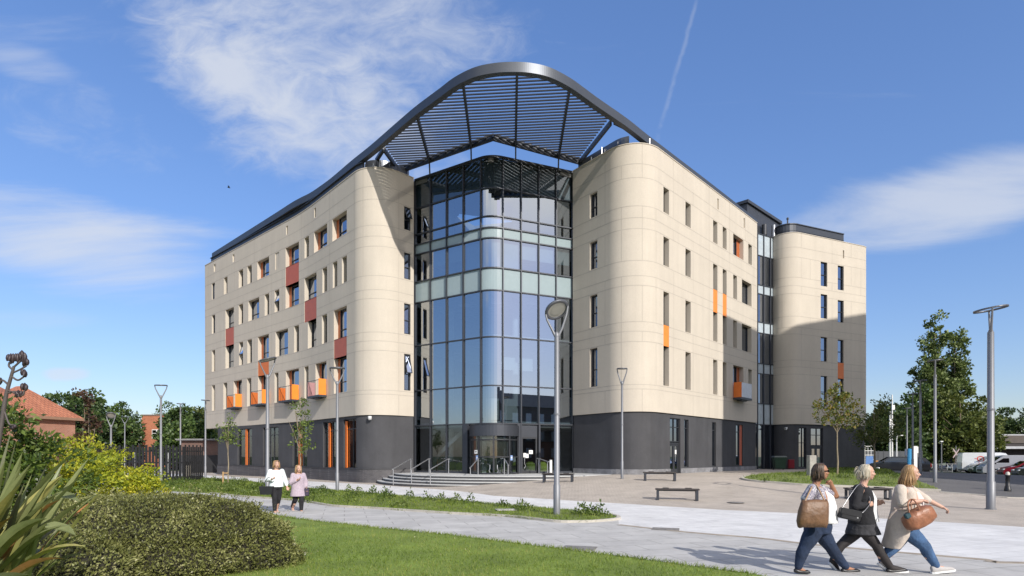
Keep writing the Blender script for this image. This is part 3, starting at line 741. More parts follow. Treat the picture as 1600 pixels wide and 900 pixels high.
for o in rw:
    if not o.get('balcony'): continue
    s0, s1 = o['s0'] - .02, o['s1'] + .05; n = RP.nrm((s0 + s1) / 2); p, q = RP.at(s0), RP.at(s1); t = (q - p).normalized(); rz = math.atan2(t.y, t.x); pr = .62
    def at_(s, out, z): r = p + t * s + n * out; return (r.x, r.y, z)
    Wd = (q - p).length; b = mb(); b.box(at_(Wd / 2, pr / 2 + .003, R4[0] - .07), (Wd + .06, pr, .14), rz); b.box(at_(Wd / 2, pr / 2 - .05, R4[0] - .18), (Wd * .5, pr * .6, .08), rz)
    bal = part(b, 'balcony', metal_dark)
    c = mb(); c.box(at_(.03, pr / 2 + .01, R4[0] + .56), (.05, pr - .03, 1.12), rz); part(c, 'side_panel', orange, bal)
    c = mb(); c.box(at_(Wd - .03, pr / 2 + .01, R4[0] + .56), (.05, pr - .03, 1.12), rz); c.box(at_(Wd / 2, pr - .02, R4[0] + .56), (Wd - .14, .03, 1.08), rz)
    part(c, 'front_panel', mat('frosted white panel', (.55, .57, .62), rough=.35), bal)

# ---- tower
tw = []
def T_(u0, u1, z0, z1, **k): o = op(TP, u0, u1, (z0, z1), 4.0, TP.len - 6.6); o['kind'] = N_; o['depth'] = .14; o.update(k); tw.append(o)
T_(1282.4, 1292.6, 16.2, 18.25); T_(1309, 1318.4, 16.1, 18.2); T_(1282.4, 1292.6, 13.45, 15.5); T_(1309, 1318.4, 13.3, 15.2)
T_(1282.4, 1292.6, 9.78, 11.85); T_(1309, 1318.4, 9.8, 11.8); T_(1282.4, 1292.6, 5.95, 8.55); T_(1309, 1318.4, 6.0, 8.42)
to = [op(TP, 1309, 1318.4, (8.42, 9.8), 4.0, TP.len - 6.6)]
tn = [op(TP, 1317, 1319, (18.9, 19.6), 4.0, TP.len - 6.6, blank=True, depth=.1)]
tb = facade('wall', TP, SOF, TOPZ, tw + to + tn, clad)
panel_joints(tb, TP, JZ, rand_verts(TP, 5, [TP.at_u(u, 4.0, TP.len - 6.6) for u in (1222, 1252, 1266, 1300, 1330, 1345)], .5), tw + to + tn)
tb.sheet(tower_pts, -.003, -.4, SOF + .001, SOF + .03); tb.sheet(tower_pts, .03, -.4, TOPZ + .002, TOPZ + .05)
part(tb, 'wall', [clad, joint])
for i, o in enumerate(tw): window(TP, o, transom=.48, lite=(0, .48, .9) if i in (0, 2, 4, 5) else None)
for o in to: fill_panel(TP, o['s0'], o['s1'], o['z0'], o['z1'], .04, orange)

# ---- ground storey: dark render on a brick plinth
def inset(pts, d): return offset_path(pts, -d)
gl_pts, gr_pts, gt_pts = inset(left_pts, .10), inset(right_pts, .10), inset(tower_pts, .10)
gl_pts = [(-27.6, 54.7)] + gl_pts[1:-1] + [(WL[0] - .03, WL[1] + .05)]
GLP, GRP, GTP = Path(gl_pts), Path(gr_pts), Path(gt_pts)
PL = 0.86
glo = [op(GLP, a, b_, (PL + .05, z), 0, GLP.len - 4.0, depth=.16) for a, b_, z in ((371, 393.5, 4.1), (411, 435, 4.1), (457, 480, 4.1), (504.7, 525, 4.15), (537, 556.5, 4.2))]
lb = facade('wall', GLP, -.3, SOF, glo, dark_render); part(lb, 'ground_storey_wall', [dark_render])
for i, o in enumerate(glo): window(GLP, o, transom=.80, mull=(.62,), orange_side=None, gl=low_glass)
for i, (a, b_) in enumerate(((382, 384.8), (465, 467.8), (511.5, 514.2), (538, 540.6))):
    fill_panel(GLP, GLP.at_u(a, 0, GLP.len - 4), GLP.at_u(b_, 0, GLP.len - 4), PL + .06, 4.08, .11, orange, 'fin_panel')
pb = mb(); pb.sheet(gl_pts, .07, -.05, -.3, PL); pb.sheet(gl_pts, .10, -.05, PL + .002, PL + .05, 1)
part(pb, 'plinth', [plinth_m, dark_render])
gro = [op(GRP, 1046.7, 1063, (.55, 4.12), 3.2, None, depth=.12), op(GRP, 1069, 1076, (1.0, 4.1), 3.2, None, depth=.12), op(GRP, 1112.7, 1118.8, (1.0, 4.1), 3.2, None, depth=.12), op(GRP, 1150, 1160.7, (1.0, 4.1), 3.2, None, depth=.12)]
rb = facade('wall', GRP, -.3, SOF, gro, dark_render); part(rb, 'ground_storey_wall', [dark_render])
window(GRP, gro[1], transom=.82); window(GRP, gro[2], transom=.82); window(GRP, gro[3], transom=.82, orange_side='R', strip=.36, lite=(0, .3, .8), jamb=brick_red)
o = dict(gro[0]); o['z0'] = 2.62; window(GRP, o, transom=.62, mull=(.5,), lite=(0, 1, .9))
def door(P, o, z0, z1, name='door'):
    n = P.nrm((o['s0'] + o['s1']) / 2); p, q = P.at(o['s0']), P.at(o['s1']); t = (q - p).normalized(); W = (q - p).length; rz = math.atan2(t.y, t.x)
    def loc(s, back, z): r = p + t * s - n * back; return (r.x, r.y, z)
    f = mb(); f.box(loc(W / 2, .12, z1 - .05), (W, .1, .1), rz)
    for x in (.05, W - .05): f.box(loc(x, .122, (z0 + z1) / 2 - .05), (.1, .1, z1 - z0 - .1), rz)
    dr = part(f, name, frame_m)
    for k in (0, 1):
        x0 = .1 + k * (W - .2) / 2; x1 = x0 + (W - .2) / 2; c = mb(); zt = z1 - .11; zb_ = z0 + .03; wv = x1 - x0
        for x in (x0 + .06, x1 - .06): c.box(loc(x, .125, (zt + zb_) / 2), (.11, .06, zt - zb_), rz)
        c.box(loc((x0 + x1) / 2, .127, zt - .06), (wv - .22, .06, .12), rz); c.box(loc((x0 + x1) / 2, .127, zb_ + .15), (wv - .22, .06, .3), rz)
        c.box(loc((x0 + x1) / 2, .14, (zt + zb_) / 2), (wv - .1, .02, zt - zb_ - .1), rz, 1); part(c, 'door_leaf', [frame_m, pane_m], dr)
    h = mb(); xh = W / 2 + .1; h.tube([loc(xh, .03, z0 + .8), loc(xh, .03, z0 + 1.3)], .018, 8)
    for z in (z0 + .85, z0 + 1.25): h.tube([loc(xh, .03, z), loc(xh, .12, z)], .012, 6)
    part(h, 'handle', steel, dr)
    return dr, loc, rz, W
dr, loc, rz, W = door(GRP, gro[0], .58, 2.58)
b = mb(); b.box(loc(W * .66, .085, 1.98), (.2, .008, .28), rz); part(b, 'notice', white_m, dr)
pb = mb(); pts = [GRP.at(s) for s in np.linspace(0, GRP.len, 60)]; pts = [(p.x, p.y) for p in pts]
sd_ = [s for s in np.linspace(0, GRP.len, 60)]
k0 = [p for p, s in zip(pts, sd_) if s < gro[0]['s0'] - .05] + [tuple(GRP.at(gro[0]['s0']))]; k1 = [tuple(GRP.at(gro[0]['s1']))] + [p for p, s in zip(pts, sd_) if s > gro[0]['s1'] + .05]
plinth_r = mat('pale grey stone plinth', (0.20, 0.20, 0.21), rough=.8, var=.35, vscale=1.6, fine=.2, fscale=10)
for k in (k0, k1):
    pb = mb(); pb.sheet(k, .06, -.05, -.3, .93)
    part(pb, 'plinth', [plinth_r])
gto = [op(GTP, 1248, 1260, (.75, 4.1), 3.5, GTP.len - 6.6, depth=.12), op(GTP, 1267, 1286, (.45, 4.1), 3.5, GTP.len - 6.6, depth=.12)]
tb = facade('wall', GTP, -.3, SOF, gto, dark_render); part(tb, 'ground_storey_wall', [dark_render])
window(GTP, gto[0], transom=.62, mull=(.55,), lite=(0, .45, .8)); o = dict(gto[1]); o['z0'] = 2.6; window(GTP, o, transom=.6, mull=(.55,), lite=(0, .9, .8))
door(GTP, gto[1], .5, 2.56)

# ---- roofs, fascia ribbon, canopy
RZ = 21.4
def topx(u, v, z=RZ):
    Y = F * (z - EYE) / (HZ - v); return ((u - CX) / F * Y, Y)
trace = [(331, 395.8), (371, 370.4), (412, 344.5), (434, 330.5), (455.6, 316.5), (470, 308.5), (484, 301.5), (499, 291.5), (517.8, 277.6), (549, 251), (580, 226), (620, 191), (650, 165.5), (686, 138.5), (710, 120.5), (740, 105.5), (770, 98.6), (800, 96.5), (830, 98.2), (860, 105.5), (890, 121), (912, 136.5), (935, 153.5), (980, 185), (1010, 209), (1040, 232), (1113, 288), (1183, 343)]
rib = [tuple(p) for p in smooth_curve([Vector(topx(*t)) for t in trace], 9)]
b = mb(); b.sheet(rib, 0, -.16, RZ - .52, RZ); b.sheet(rib, .02, -.30, RZ - .515, RZ - .46)
for i in range(4, len(rib) - 1, 9):
    pass
fas = part(b, 'roof_fascia', metal_rib)
lp_par = [(p.x, p.y) for p in [LP.at(s) for s in np.linspace(1.2, LP.at_u(560, 0) + .3, 40)]]
b = mb(); b.sheet(lp_par, -.10, -.22, TOPZ + .04, RZ - .521); b.sheet(lp_par, .01, -.1, TOPZ + .45, TOPZ + .49); part(b, 'parapet', metal_dark)
rp_par = [(p.x, p.y) for p in [RP.at(s) for s in np.linspace(RP.at_u(1022, 3.2) + .2, RP.len + 2.0, 30)]]
b = mb(); b.sheet(rp_par, -1.15, -1.25, TOPZ + .04, RZ - .521); part(b, 'parapet', metal_dark)
up_l = [(p.x, p.y) for p in [LP.at(s) for s in np.linspace(LP.at_u(563, 0), LP.len - .05, 22)]]
up_r = [(p.x, p.y) for p in [RP.at(s) for s in np.linspace(0.05, RP.at_u(975, 0) + .2, 16)]]
up_m = mat('grey roof upstand', (.12, .13, .15), rough=.3, metal=.6)
for pth, st in ((up_l, 4), (up_r, 4)):
    b = mb(); b.sheet(pth, -.48, -.58, TOPZ + .04, 21.05)
    for i in range(0, len(pth), st):
        q = offset_path(pth, -.47)[i]; b.bar((q[0], q[1], TOPZ), (q[0], q[1], 20.88), .05, .05)
    part(b, 'roof_upstand', up_m)
for q in ((8.35, 35.4, TOPZ), (5.6, 36.4, TOPZ)):
    b = mb(); b.cyl(q, .05, .7, 10); part(b, 'roof_post', steel)
# louvred canopy
ic = (-1.15, 35.35); inL, inR = (-7.62, 39.45), (4.45, 38.25)
outer = [p for p in rib if -8.4 < p[0] < 5.95 and p[1] < 37.2]
cpoly = outer + [inR, ic, inL]
ka = math.atan(-0.085)
def rot2(p, a): return (p[0] * math.cos(a) - p[1] * math.sin(a), p[0] * math.sin(a) + p[1] * math.cos(a))
rp = [rot2(p, -ka) for p in cpoly]
b = mb(); y = min(p[1] for p in rp) + .30
while y < max(p[1] for p in rp):
    xs = []
    for i in range(len(rp)):
        p, q = rp[i], rp[(i + 1) % len(rp)]
        if (p[1] > y) != (q[1] > y): xs.append(p[0] + (q[0] - p[0]) * (y - p[1]) / (q[1] - p[1]))
    xs.sort()
    for x0, x1 in zip(xs[::2], xs[1::2]):
        if x1 - x0 < .2: continue
        p, q = rot2((x0 + .16, y), ka), rot2((x1 - .16, y), ka)
        b.bar((p[0], p[1], 21.12), (q[0], q[1], 21.12), .042, .15, up=(0, .62, .8))
    y += .285
lou = part(b, 'louvre_blades', mat('dark louvre metal', (.022, .024, .029), rough=.5))
def rib_y(x):
    for p, q in zip(outer, outer[1:]):
        if (p[0] - x) * (q[0] - x) <= 0: return p[1] + (q[1] - p[1]) * (x - p[0]) / ((q[0] - p[0]) or 1e-9)
def inner_y(x): return ic[1] + (inL[1] - ic[1]) * (x - ic[0]) / (inL[0] - ic[0]) if x < ic[0] else ic[1] + (inR[1] - ic[1]) * (x - ic[0]) / (inR[0] - ic[0])
for x in (-5.38, -2.53, .25, 3.02):
    b = mb(); b.bar((x, rib_y(x) + .1, 21.02), (x - .02, inner_y(x), 21.02), .13, .30); part(b, 'rafter', metal_dark)
b = mb(); b.bar((-8.05, 36.75, 21.02), inL + (21.02,), .13, .30); part(b, 'rafter', metal_dark)
b = mb(); b.bar((5.72, 33.75, 21.02), inR + (21.02,), .13, .30); part(b, 'rafter', metal_dark)
b = mb(); b.bar(inL + (20.98,), ic + (20.98,), .12, .26); b.bar(ic + (20.98,), inR + (20.98,), .12, .26)
b.tube([inL + (21.22,), ic + (21.22,), inR + (21.22,)], .07, 8)
b.bar((5.95, 33.85, 21.1), (7.5, 35.0, 21.1), .18, .18); b.bar((-8.05, 36.75, 21.15), (-8.9, 38.3, 21.15), .2, .2)
part(b, 'canopy_beam', metal_dark)
for x in (-5.4, -2.55, .23, 3.0):
    b = mb(); b.bar((x, inner_y(x) + .06, 20.9), (x, inner_y(x) + .3, 20.2), .09, .09); part(b, 'canopy_post', metal_dark)
# flat roofs
roof_m = mat('roof membrane', (.16, .16, .16), rough=.95)
b = mb()
b.prism(offset_path(left_pts, -.4) + [GL, (-4, 44), (-14, 62), (-20, 68)], 19.9, 20.25)
b.prism(offset_path(right_pts, -.4) + [(17, 49), (8, 48), (3.98, 38.4)], 19.9, 20.25)
b.prism([GL, (-1.33, 36.2), GR, (8, 48), (-4, 44)], 20.0, 20.28)
b.prism(offset_path(tower_pts[1:-1], -.35) + [(29, 58), (22.9, 55)], 19.9, 20.25)
part(b, 'roof', roof_m)
b = mb(); pl = [(18.6, 49.2), (19.5, 48.35), (24.2, 52.75), (22.4, 56), (17, 52)]
b.prism(pl, 20.28, 22.7); b.prism([(18.45, 49.2), (19.5, 48.15), (24.45, 52.75), (22.4, 56.3), (16.8, 52)], 22.702, 22.95)
b.cyl((21.6, 49.9, 20.6), .22, .9, 14, 0)
part(b, 'roof_plant_screen', [mat('plant screen metal', (.05, .053, .062), rough=.5, metal=.3)])
tp_par = [(p.x, p.y) for p in [TP.at(s) for s in np.linspace(2.2, TP.at_u(1324, 4.0, TP.len - 6.6), 26)]]
b = mb(); b.sheet(tp_par, -.35, -.5, TOPZ + .05, 21.15); b.sheet(tp_par, -.28, -.55, 21.152, 21.22); b.sheet(tp_par, -.325, -.35, 20.62, 20.66); part(b, 'parapet', metal_dark)
b = mb(); q = TP.at(2.9); n = TP.nrm(2.9); q = q - n * .2; b.cyl((q.x, q.y, TOPZ + .04), .17, 1.1, 14); part(b, 'vent_pipe', mat('galvanised vent', (.32, .33, .35), rough=.4, metal=.7))
b = mb(); q = TP.at(TP.at_u(1238, 4.0, TP.len - 6.6)); b.cyl((q.x - .2, q.y + .4, 21.2), .06, .35, 10); b.ball((q.x - .2, q.y + .4, 21.62), (.1, .1, .12), 6); part(b, 'roof_cowl', metal_dark)
# ------------------------------------------------------------------ glazed corner
GC = (-1.33, 36.06)
gpts = [GL] + fillet(GL, GC, GR, (.72, .82), 8) + [GR]
GP_ = Path(gpts)
TZ = [0.62, 3.76, 6.12, 9.15, 12.05, 13.45, 15.3, 15.95, 16.65, 18.4, 20.3]
s_arc0 = GP_.s[1]; s_arc1 = GP_.s[9]
mul = [s_arc0 * k / 4 for k in range(5)] + [s_arc1 + (GP_.len - s_arc1) * k / 4 for k in range(5)]
b = mb()
for s in mul:
    p = GP_.at(s); n = GP_.nrm(s); b.bar((p.x + n.x * .03, p.y + n.y * .03, .62), (p.x + n.x * .03, p.y + n.y * .03, 20.3), .065, .14, up=(n.x, n.y, 0))
cwf = None
for z in TZ[1:]:
    b.sheet(gpts, .085 if z > 20 else .07, -.06, z - .035, z + .035)
b.sheet(gpts, .05, -.05, .3, .74)
b.sheet(gpts, .10, -.10, 20.31, 20.40)
cwf = part(b, 'curtain_wall', metal_dark)
def glaze(z0, z1, m, name, s0=0.0, s1=None, back=.02):
    ss = [x for x in GP_.s if s0 < x < (s1 or GP_.len)]; ss = sorted(set([s0] + ss + [s1 or GP_.len])); pts = [tuple(GP_.at(s)) for s in ss]
    g = mb(); pts = offset_path(pts, -back)
    for p, q in zip(pts, pts[1:]): g.quad((p[0], p[1], z0), (q[0], q[1], z0), (q[0], q[1], z1), (p[0], p[1], z1), 0, True)
    return part(g, name, m, cwf)
DOOR0 = mul[5] - 1.55; DOOR1 = mul[5] + 1.35
for z0, z1 in zip(TZ[1:], TZ[2:]):
    if z0 not in (12.05, 15.3): glaze(z0 + .035, z1 - .035, low_glass if z0 > 18 else cw_glass, 'pane')
glaze(18.45, 20.25, mat('slate spandrel', (.17, .20, .23), rough=.5), 'spandrel_panel', back=.09)  # slate panel added behind the top panes; its colour stands for the reflected canopy
sd0, sd1 = GP_.at_u(726), GP_.at_u(841.5)
glaze(.74, 3.725, low_glass, 'pane', 0, sd0); glaze(.74, 3.725, low_glass, 'pane', sd1, GP_.len)
for z0, z1 in ((12.05, 13.45), (15.3, 15.95)): glaze(z0 + .035, z1 - .035, spandrel_m, 'spandrel_panel', back=.02)
# blinds behind parts of the glass
def blind(i, z0, z1, f0=.06, f1=.94, back=.22):
    a, c = mul[i], mul[i + 1]; s0, s1 = a + (c - a) * f0, a + (c - a) * f1
    ss = sorted([s0, s1] + [x for x in GP_.s if s0 < x < s1]); g = mb()
    g.sheet([tuple(GP_.at(s)) for s in ss], -back, -back - .015, z0, z1); part(g, 'blind', blind_m, cwf)
for i in (1, 2): blind(i, 14.3, 15.2)
for i in (3, 4, 5): blind(i, 13.5, 15.2)
for i in (6, 7, 8): blind(i, 14.25, 15.2)
for i in (2, 3, 4, 5): blind(i, 4.0, 5.35, .08, .9, .35)
for i in (5, 6): blind(i, 7.2, 8.0, .1, .85, .5)
# interior: floors, rear wall, columns, ceiling lights, a curved stair
b = mb(); inner = offset_path(gpts, -.16)
for z in (3.8, 9.2, 12.5, 15.62):
    b.prism(inner + [(6.5, 44), (-3, 46.5), (-7.6, 41)], z - .22, z + .12)
b.prism(inner + [(6.5, 44), (-3, 46.5), (-7.6, 41)], .3, .6, 1)
part(b, 'interior_floor', [inner_wall, inner_floor])
b = mb(); b.sheet([(-7.2, 40.0), (-3, 46.4), (6.4, 43.9), (4.5, 38.8)], 0, .1, .6, 20.0); part(b, 'interior_wall', mat('grey interior wall', (.30, .31, .31), rough=.9))
b = mb()
for x, y in ((-4.2, 40.2), (0.2, 39.0), (3.2, 40.4)): b.cyl((x, y, .6), .2, 19.4, 16)
part(b, 'interior_column', inner_wall)
b = mb()
for x, y, z in ((-5.2, 40.1, 11.9), (-3.2, 39.3, 11.9), (-1.0, 38.6, 11.9), (1.4, 38.7, 11.9), (-2.2, 38.2, 8.9), (.6, 38.6, 8.9), (-4.0, 40.5, 8.9)):
    b.cyl((x, y, z - .02), .42, .06, 20)
part(b, 'ceiling_light', white_m)
b = mb(); prev = None
for k in range(41):
    t = k / 40; a = math.radians(200 + 190 * t); c = Vector((-4.0, 41.6)); z = .7 + 5.3 * t
    p = c + Vector((math.cos(a), math.sin(a))) * 1.75; q = c + Vector((math.cos(a), math.sin(a))) * 1.68
    ring = [(p.x, p.y, z), (p.x, p.y, z + .34), (q.x, q.y, z + .34), (q.x, q.y, z)]
    if prev: b.add(prev + ring, [(0, 4, 5, 1), (1, 5, 6, 2), (2, 6, 7, 3), (3, 7, 4, 0)], 0, False)
    prev = ring
part(b, 'curved_stair', steel)
b = mb()
for x, y in ((-3.9, 38.6), (-3.3, 38.2), (-.6, 38.6), (.3, 38.4), (1.2, 38.9), (2.0, 38.7)):
    b.ball((x, y, .98), (.38, .38, .40), 8); b.box((x, y, .72), (.6, .6, .26), bevel=.05)
part(b, 'lobby_seat', lime_m)
b = mb(); b.box((-2.2, 42.5, 1.1), (3.2, .6, 1.0), .2, bevel=.03); b.box((2.2, 42.0, 1.9), (2.6, .1, 1.7), -.2); b.box((-5.0, 40.9, 1.4), (.5, .5, .8), 0); part(b, 'reception_desk', mat('lobby wood', (.16, .07, .03), rough=.5))
# entrance: revolving door drum and side door
dc = Vector((-1.1, 36.55)); dr_ = 1.52
ent = mb(); front = [(dc.x + math.cos(a) * dr_, dc.y + math.sin(a) * dr_) for a in [math.radians(192 + 156 * k / 20) for k in range(21)]]
ent.sheet(front, .06, -.12, 2.95, 3.58); ent.prism(front + [(dc.x + 1.3, dc.y + .6), (dc.x - 1.3, dc.y + .6)], 3.585, 3.64)
RD = part(ent, 'revolving_door', metal_dark)
c = mb()
for a in (195, 232, 270, 308, 345):
    t = math.radians(a); c.bar((dc.x + math.cos(t) * dr_, dc.y + math.sin(t) * dr_, .62), (dc.x + math.cos(t) * dr_, dc.y + math.sin(t) * dr_, 2.95), .10, .08, up=(math.cos(t), math.sin(t), 0))
for z in (.68, 1.68, 2.72): c.sheet(front[1:-1], .03, -.03, z - .035, z + .035)
part(c, 'door_frame', frame_m, RD)
c = mb(); fr = offset_path(front[1:-1], -.01)
for p, q in zip(fr, fr[1:]): c.quad((p[0], p[1], .66), (q[0], q[1], .66), (q[0], q[1], 2.94), (p[0], p[1], 2.94), 0, True)
part(c, 'pane', low_glass, RD)
c = mb()
for a in (45, 135, 225, 315):
    t = math.radians(a + 12); q = dc + Vector((math.cos(t), math.sin(t))) * 1.36; c.bar((dc.x, dc.y, 1.8), (q.x, q.y, 1.8), .03, 2.2)
part(c, 'door_wing', glass_mat('wing pane', (.8, .85, .9), .05, tcol=(.7, .75, .78)), RD)
for a in (262, 278):
    t = math.radians(a); q = dc + Vector((math.cos(t), math.sin(t))) * (dr_ + .08); c = mb()
    c.tube([(q.x, q.y, 1.2), (q.x, q.y - .02, 1.0), (q.x + (.05 if a > 270 else -.05), q.y - .03, .85), (q.x, q.y, .74)], .025, 8); part(c, 'handle', steel, RD)
c = mb()
for a, z, w, h in ((226, 1.98, .26, .22), (229, 1.62, .17, .30), (313, 1.62, .17, .30)):
    t = math.radians(a); q = dc + Vector((math.cos(t), math.sin(t))) * (dr_ + .05); c.box((q.x, q.y, z), (w, .008, h), t + PI / 2, 0 if h < .25 else 1)
    q2 = dc + Vector((math.cos(t), math.sin(t))) * (dr_ + .058); c.box((q2.x, q2.y, z + .01), (w * .5, .006, h * .25), t + PI / 2, 2 if h < .25 else 0)
part(c, 'notice', [white_m, mat('blue notice', (.25, .36, .62), rough=.5), mat('notice print', (.06, .06, .07), rough=.6)], RD)
# dark portal posts and the side door
b = mb()
for u, w in ((730, .34), (809, .22), (841, .12)):
    b = mb(); s = GP_.at_u(u); p = GP_.at(s); n = GP_.nrm(s); t = GP_.tan(s); b.box((p.x + n.x * .06, p.y + n.y * .06, 2.17), (w, .3, 3.1), math.atan2(t.y, t.x)); part(b, 'portal_post', metal_dark)
b = mb(); s = GP_.at_u(826); p = GP_.at(s); n = GP_.nrm(s); t = GP_.tan(s); rz_ = math.atan2(t.y, t.x)
b.box((p.x + n.x * .02, p.y + n.y * .02, 3.30), (1.15, .1, .72), rz_); part(b, 'portal_lintel', metal_dark)
c = mb()
def dl(x, o_, z): return (p.x + t.x * x + n.x * o_, p.y + t.y * x + n.y * o_, z)
c.box(dl(0, .05, 2.88), (1.12, .09, .11), rz_)
for x in (-.5, .5): c.box(dl(x, .052, 1.72), (.10, .09, 2.2), rz_)
c.box(dl(0, .054, .72), (.9, .08, .18), rz_); sdr = part(c, 'side_door', frame_m)
c = mb(); c.box(dl(0, .03, 1.8), (.92, .015, 2.08), rz_); part(c, 'pane', low_glass, sdr)
c = mb(); c.box(dl(-.30, .075, 1.78), (.20, .008, .27), rz_); c.box(dl(-.14, .077, 1.74), (.2, .008, .26), rz_); c.box(dl(.12, .075, 1.98), (.27, .008, .24), rz_); c.box(dl(.12, .081, 1.99), (.10, .006, .09), rz_, 1); c.box(dl(-.14, .083, 1.72), (.07, .006, .07), rz_, 2)
part(c, 'notice', [white_m, mat('grey print', (.3, .3, .3)), mat('violet print', (.2, .18, .55))], sdr)
c = mb(); c.tube([dl(-.36, .16, 1.6), dl(-.36, .16, 1.25), dl(-.28, .16, 1.1), dl(-.38, .16, .95)], .022, 8); part(c, 'handle', steel, sdr)
# slim glazed link between the right wing and the tower
gap = [(18.9, 47.75), (20.4, 48.5), (21.1, 48.93), (21.85, 49.36), (22.9, 49.95)]
b = mb()
for q in gap[1:4]: b.box((q[0], q[1], 10.3), (.1, .14, 20), .5)
for z in (4.35, 6.1, 8.6, 9.45, 12.0, 12.9, 15.25, 16.0, 18.45, 20.25): b.sheet(gap, .05, -.05, z - .035, z + .035)
lk = part(b, 'glazed_link', metal_dark)
def gapglass(z0, z1, m, nm):
    g = mb()
    for p_, q_ in zip(gap, gap[1:]): g.quad((p_[0], p_[1], z0), (q_[0], q_[1], z0), (q_[0], q_[1], z1), (p_[0], p_[1], z1))
    part(g, nm, m, lk)
sp2 = mat('light spandrel glass', (.42, .48, .52), rough=.15)
for z0, z1, m in ((.3, 4.32, pane_m), (4.38, 6.07, sp2), (6.13, 8.57, pane_m), (8.63, 9.42, sp2), (9.48, 11.97, pane_m), (12.03, 12.87, sp2), (12.93, 15.22, pane_m), (15.28, 15.97, sp2), (16.03, 18.42, pane_m), (18.48, 20.22, sp2)):
    gapglass(z0, z1, m, 'pane' if m is pane_m else 'spandrel_panel')
b = mb(); b.sheet([(19.2, 50.5), (23.5, 52.8)], 0, .1, .3, 20.2); part(b, 'interior_wall', inner_wall, lk)

# ------------------------------------------------------------------ steps and rails
step_m = mat('pale granite step', (.50, .50, .49), rough=.75, var=.08, vscale=2, fine=.05)
riser_m = mat('dark step riser', (.07, .07, .072), rough=.8)
top_edge = [Vector(p) for p in [(-7.75, 38.3), (-7.35, 36.9), (-6.6, 35.4), (-5.3, 34.0), (-3.6, 32.9), (-1.6, 32.25), (.5, 32.05), (2.4, 32.3), (4.2, 33.2), (5.6, 34.3), (6.3, 35.6)]]
ST = thing('entrance_steps', 'curved pale granite steps with dark risers fanning out from the glazed entrance', 'steps', (-1, 35, 0))
for k, z in enumerate((.62, .47, .32, .17)):
    e = [(p.x, p.y) for p in smooth_curve(top_edge, 5)]; e = offset_path(e, .36 * k)
    poly = e + ([(5.4, 38.6), GR, GC, GL, (-7.3, 39.0)] if k == 0 else [(5.0, 36.5), (-6.3, 38.2)])
    b = MB((-1, 35, 0)); n_ = len(poly)
    b.prism(poly, -.3, z - .045, 1); b.prism(offset_path(poly[:len(e)], .02) + poly[len(e):], z - .044, z + .001 * 0, 0)
    b.build('step', [step_m, riser_m], ST)
def rail(a, c, label, zb, zt, extra=None):
    """A stair handrail: foot post, sloping rail, head post."""
    a = Vector((a[0], a[1], zb)); c = Vector((c[0], c[1], zt)); t = thing('handrail', label, 'handrail', a, group='steel handrails on the entrance steps')
    o = Vector(a); h = Vector((0, 0, .95)); r = .026
    b = MB(o); b.tube([a, a + h], r, 8); b.build('post', steel, t)
    b = MB(o); b.tube([c, c + h], r, 8); b.build('post', steel, t)
    d = (c - a); d.z = 0; d.normalize(); b = MB(o)
    b.tube([a + h - d * .16 - Vector((0, 0, .02)), a + h, c + h, c + h + d * .22], .03, 8); b.build('rail', steel, t)
    return t
def stair_px(u, v, z): Y = F * (EYE - z) / (v - HZ); return ((u - CX) / F * Y, Y)
for (u0, v0), (u1, v1), zb, zt, lab in [((614.5, 758), (642, 740), .03, .60, 'leftmost steel handrail on the steps, against the dark curved wall'), ((643, 759), (670.5, 740.5), .03, .62, 'second steel handrail from the dark wall on the entrance steps'), ((672.5, 760), (701, 741), .05, .62, 'third steel handrail from the dark wall, rising to the edge of the glass'), ((735, 757), (747, 741.5), .13, .62, 'steel handrail left of the revolving door'), ((794, 752.5), (788, 741.5), .28, .62, 'steel handrail right of the revolving door'), ((855.5, 745.5), (842, 740.5), .45, .62, 'short steel handrail by the side door, nearest the bollard')]:
    a = stair_px(u0, v0, zb); c = stair_px(u1, v1, zt)
    rail(a, c, lab, zb, zt)
q = stair_px(860.5, 740, .62); t = thing('bollard', 'short white bollard at the right end of the entrance steps', 'bollard', (q[0], q[1], .6))
b = MB(); b.cyl((0, 0, 0), .09, .86, 16); b.build('post', white_m, t); b = MB(); b.cyl((0, 0, .862), .095, .04, 16); b.build('cap', steel, t)
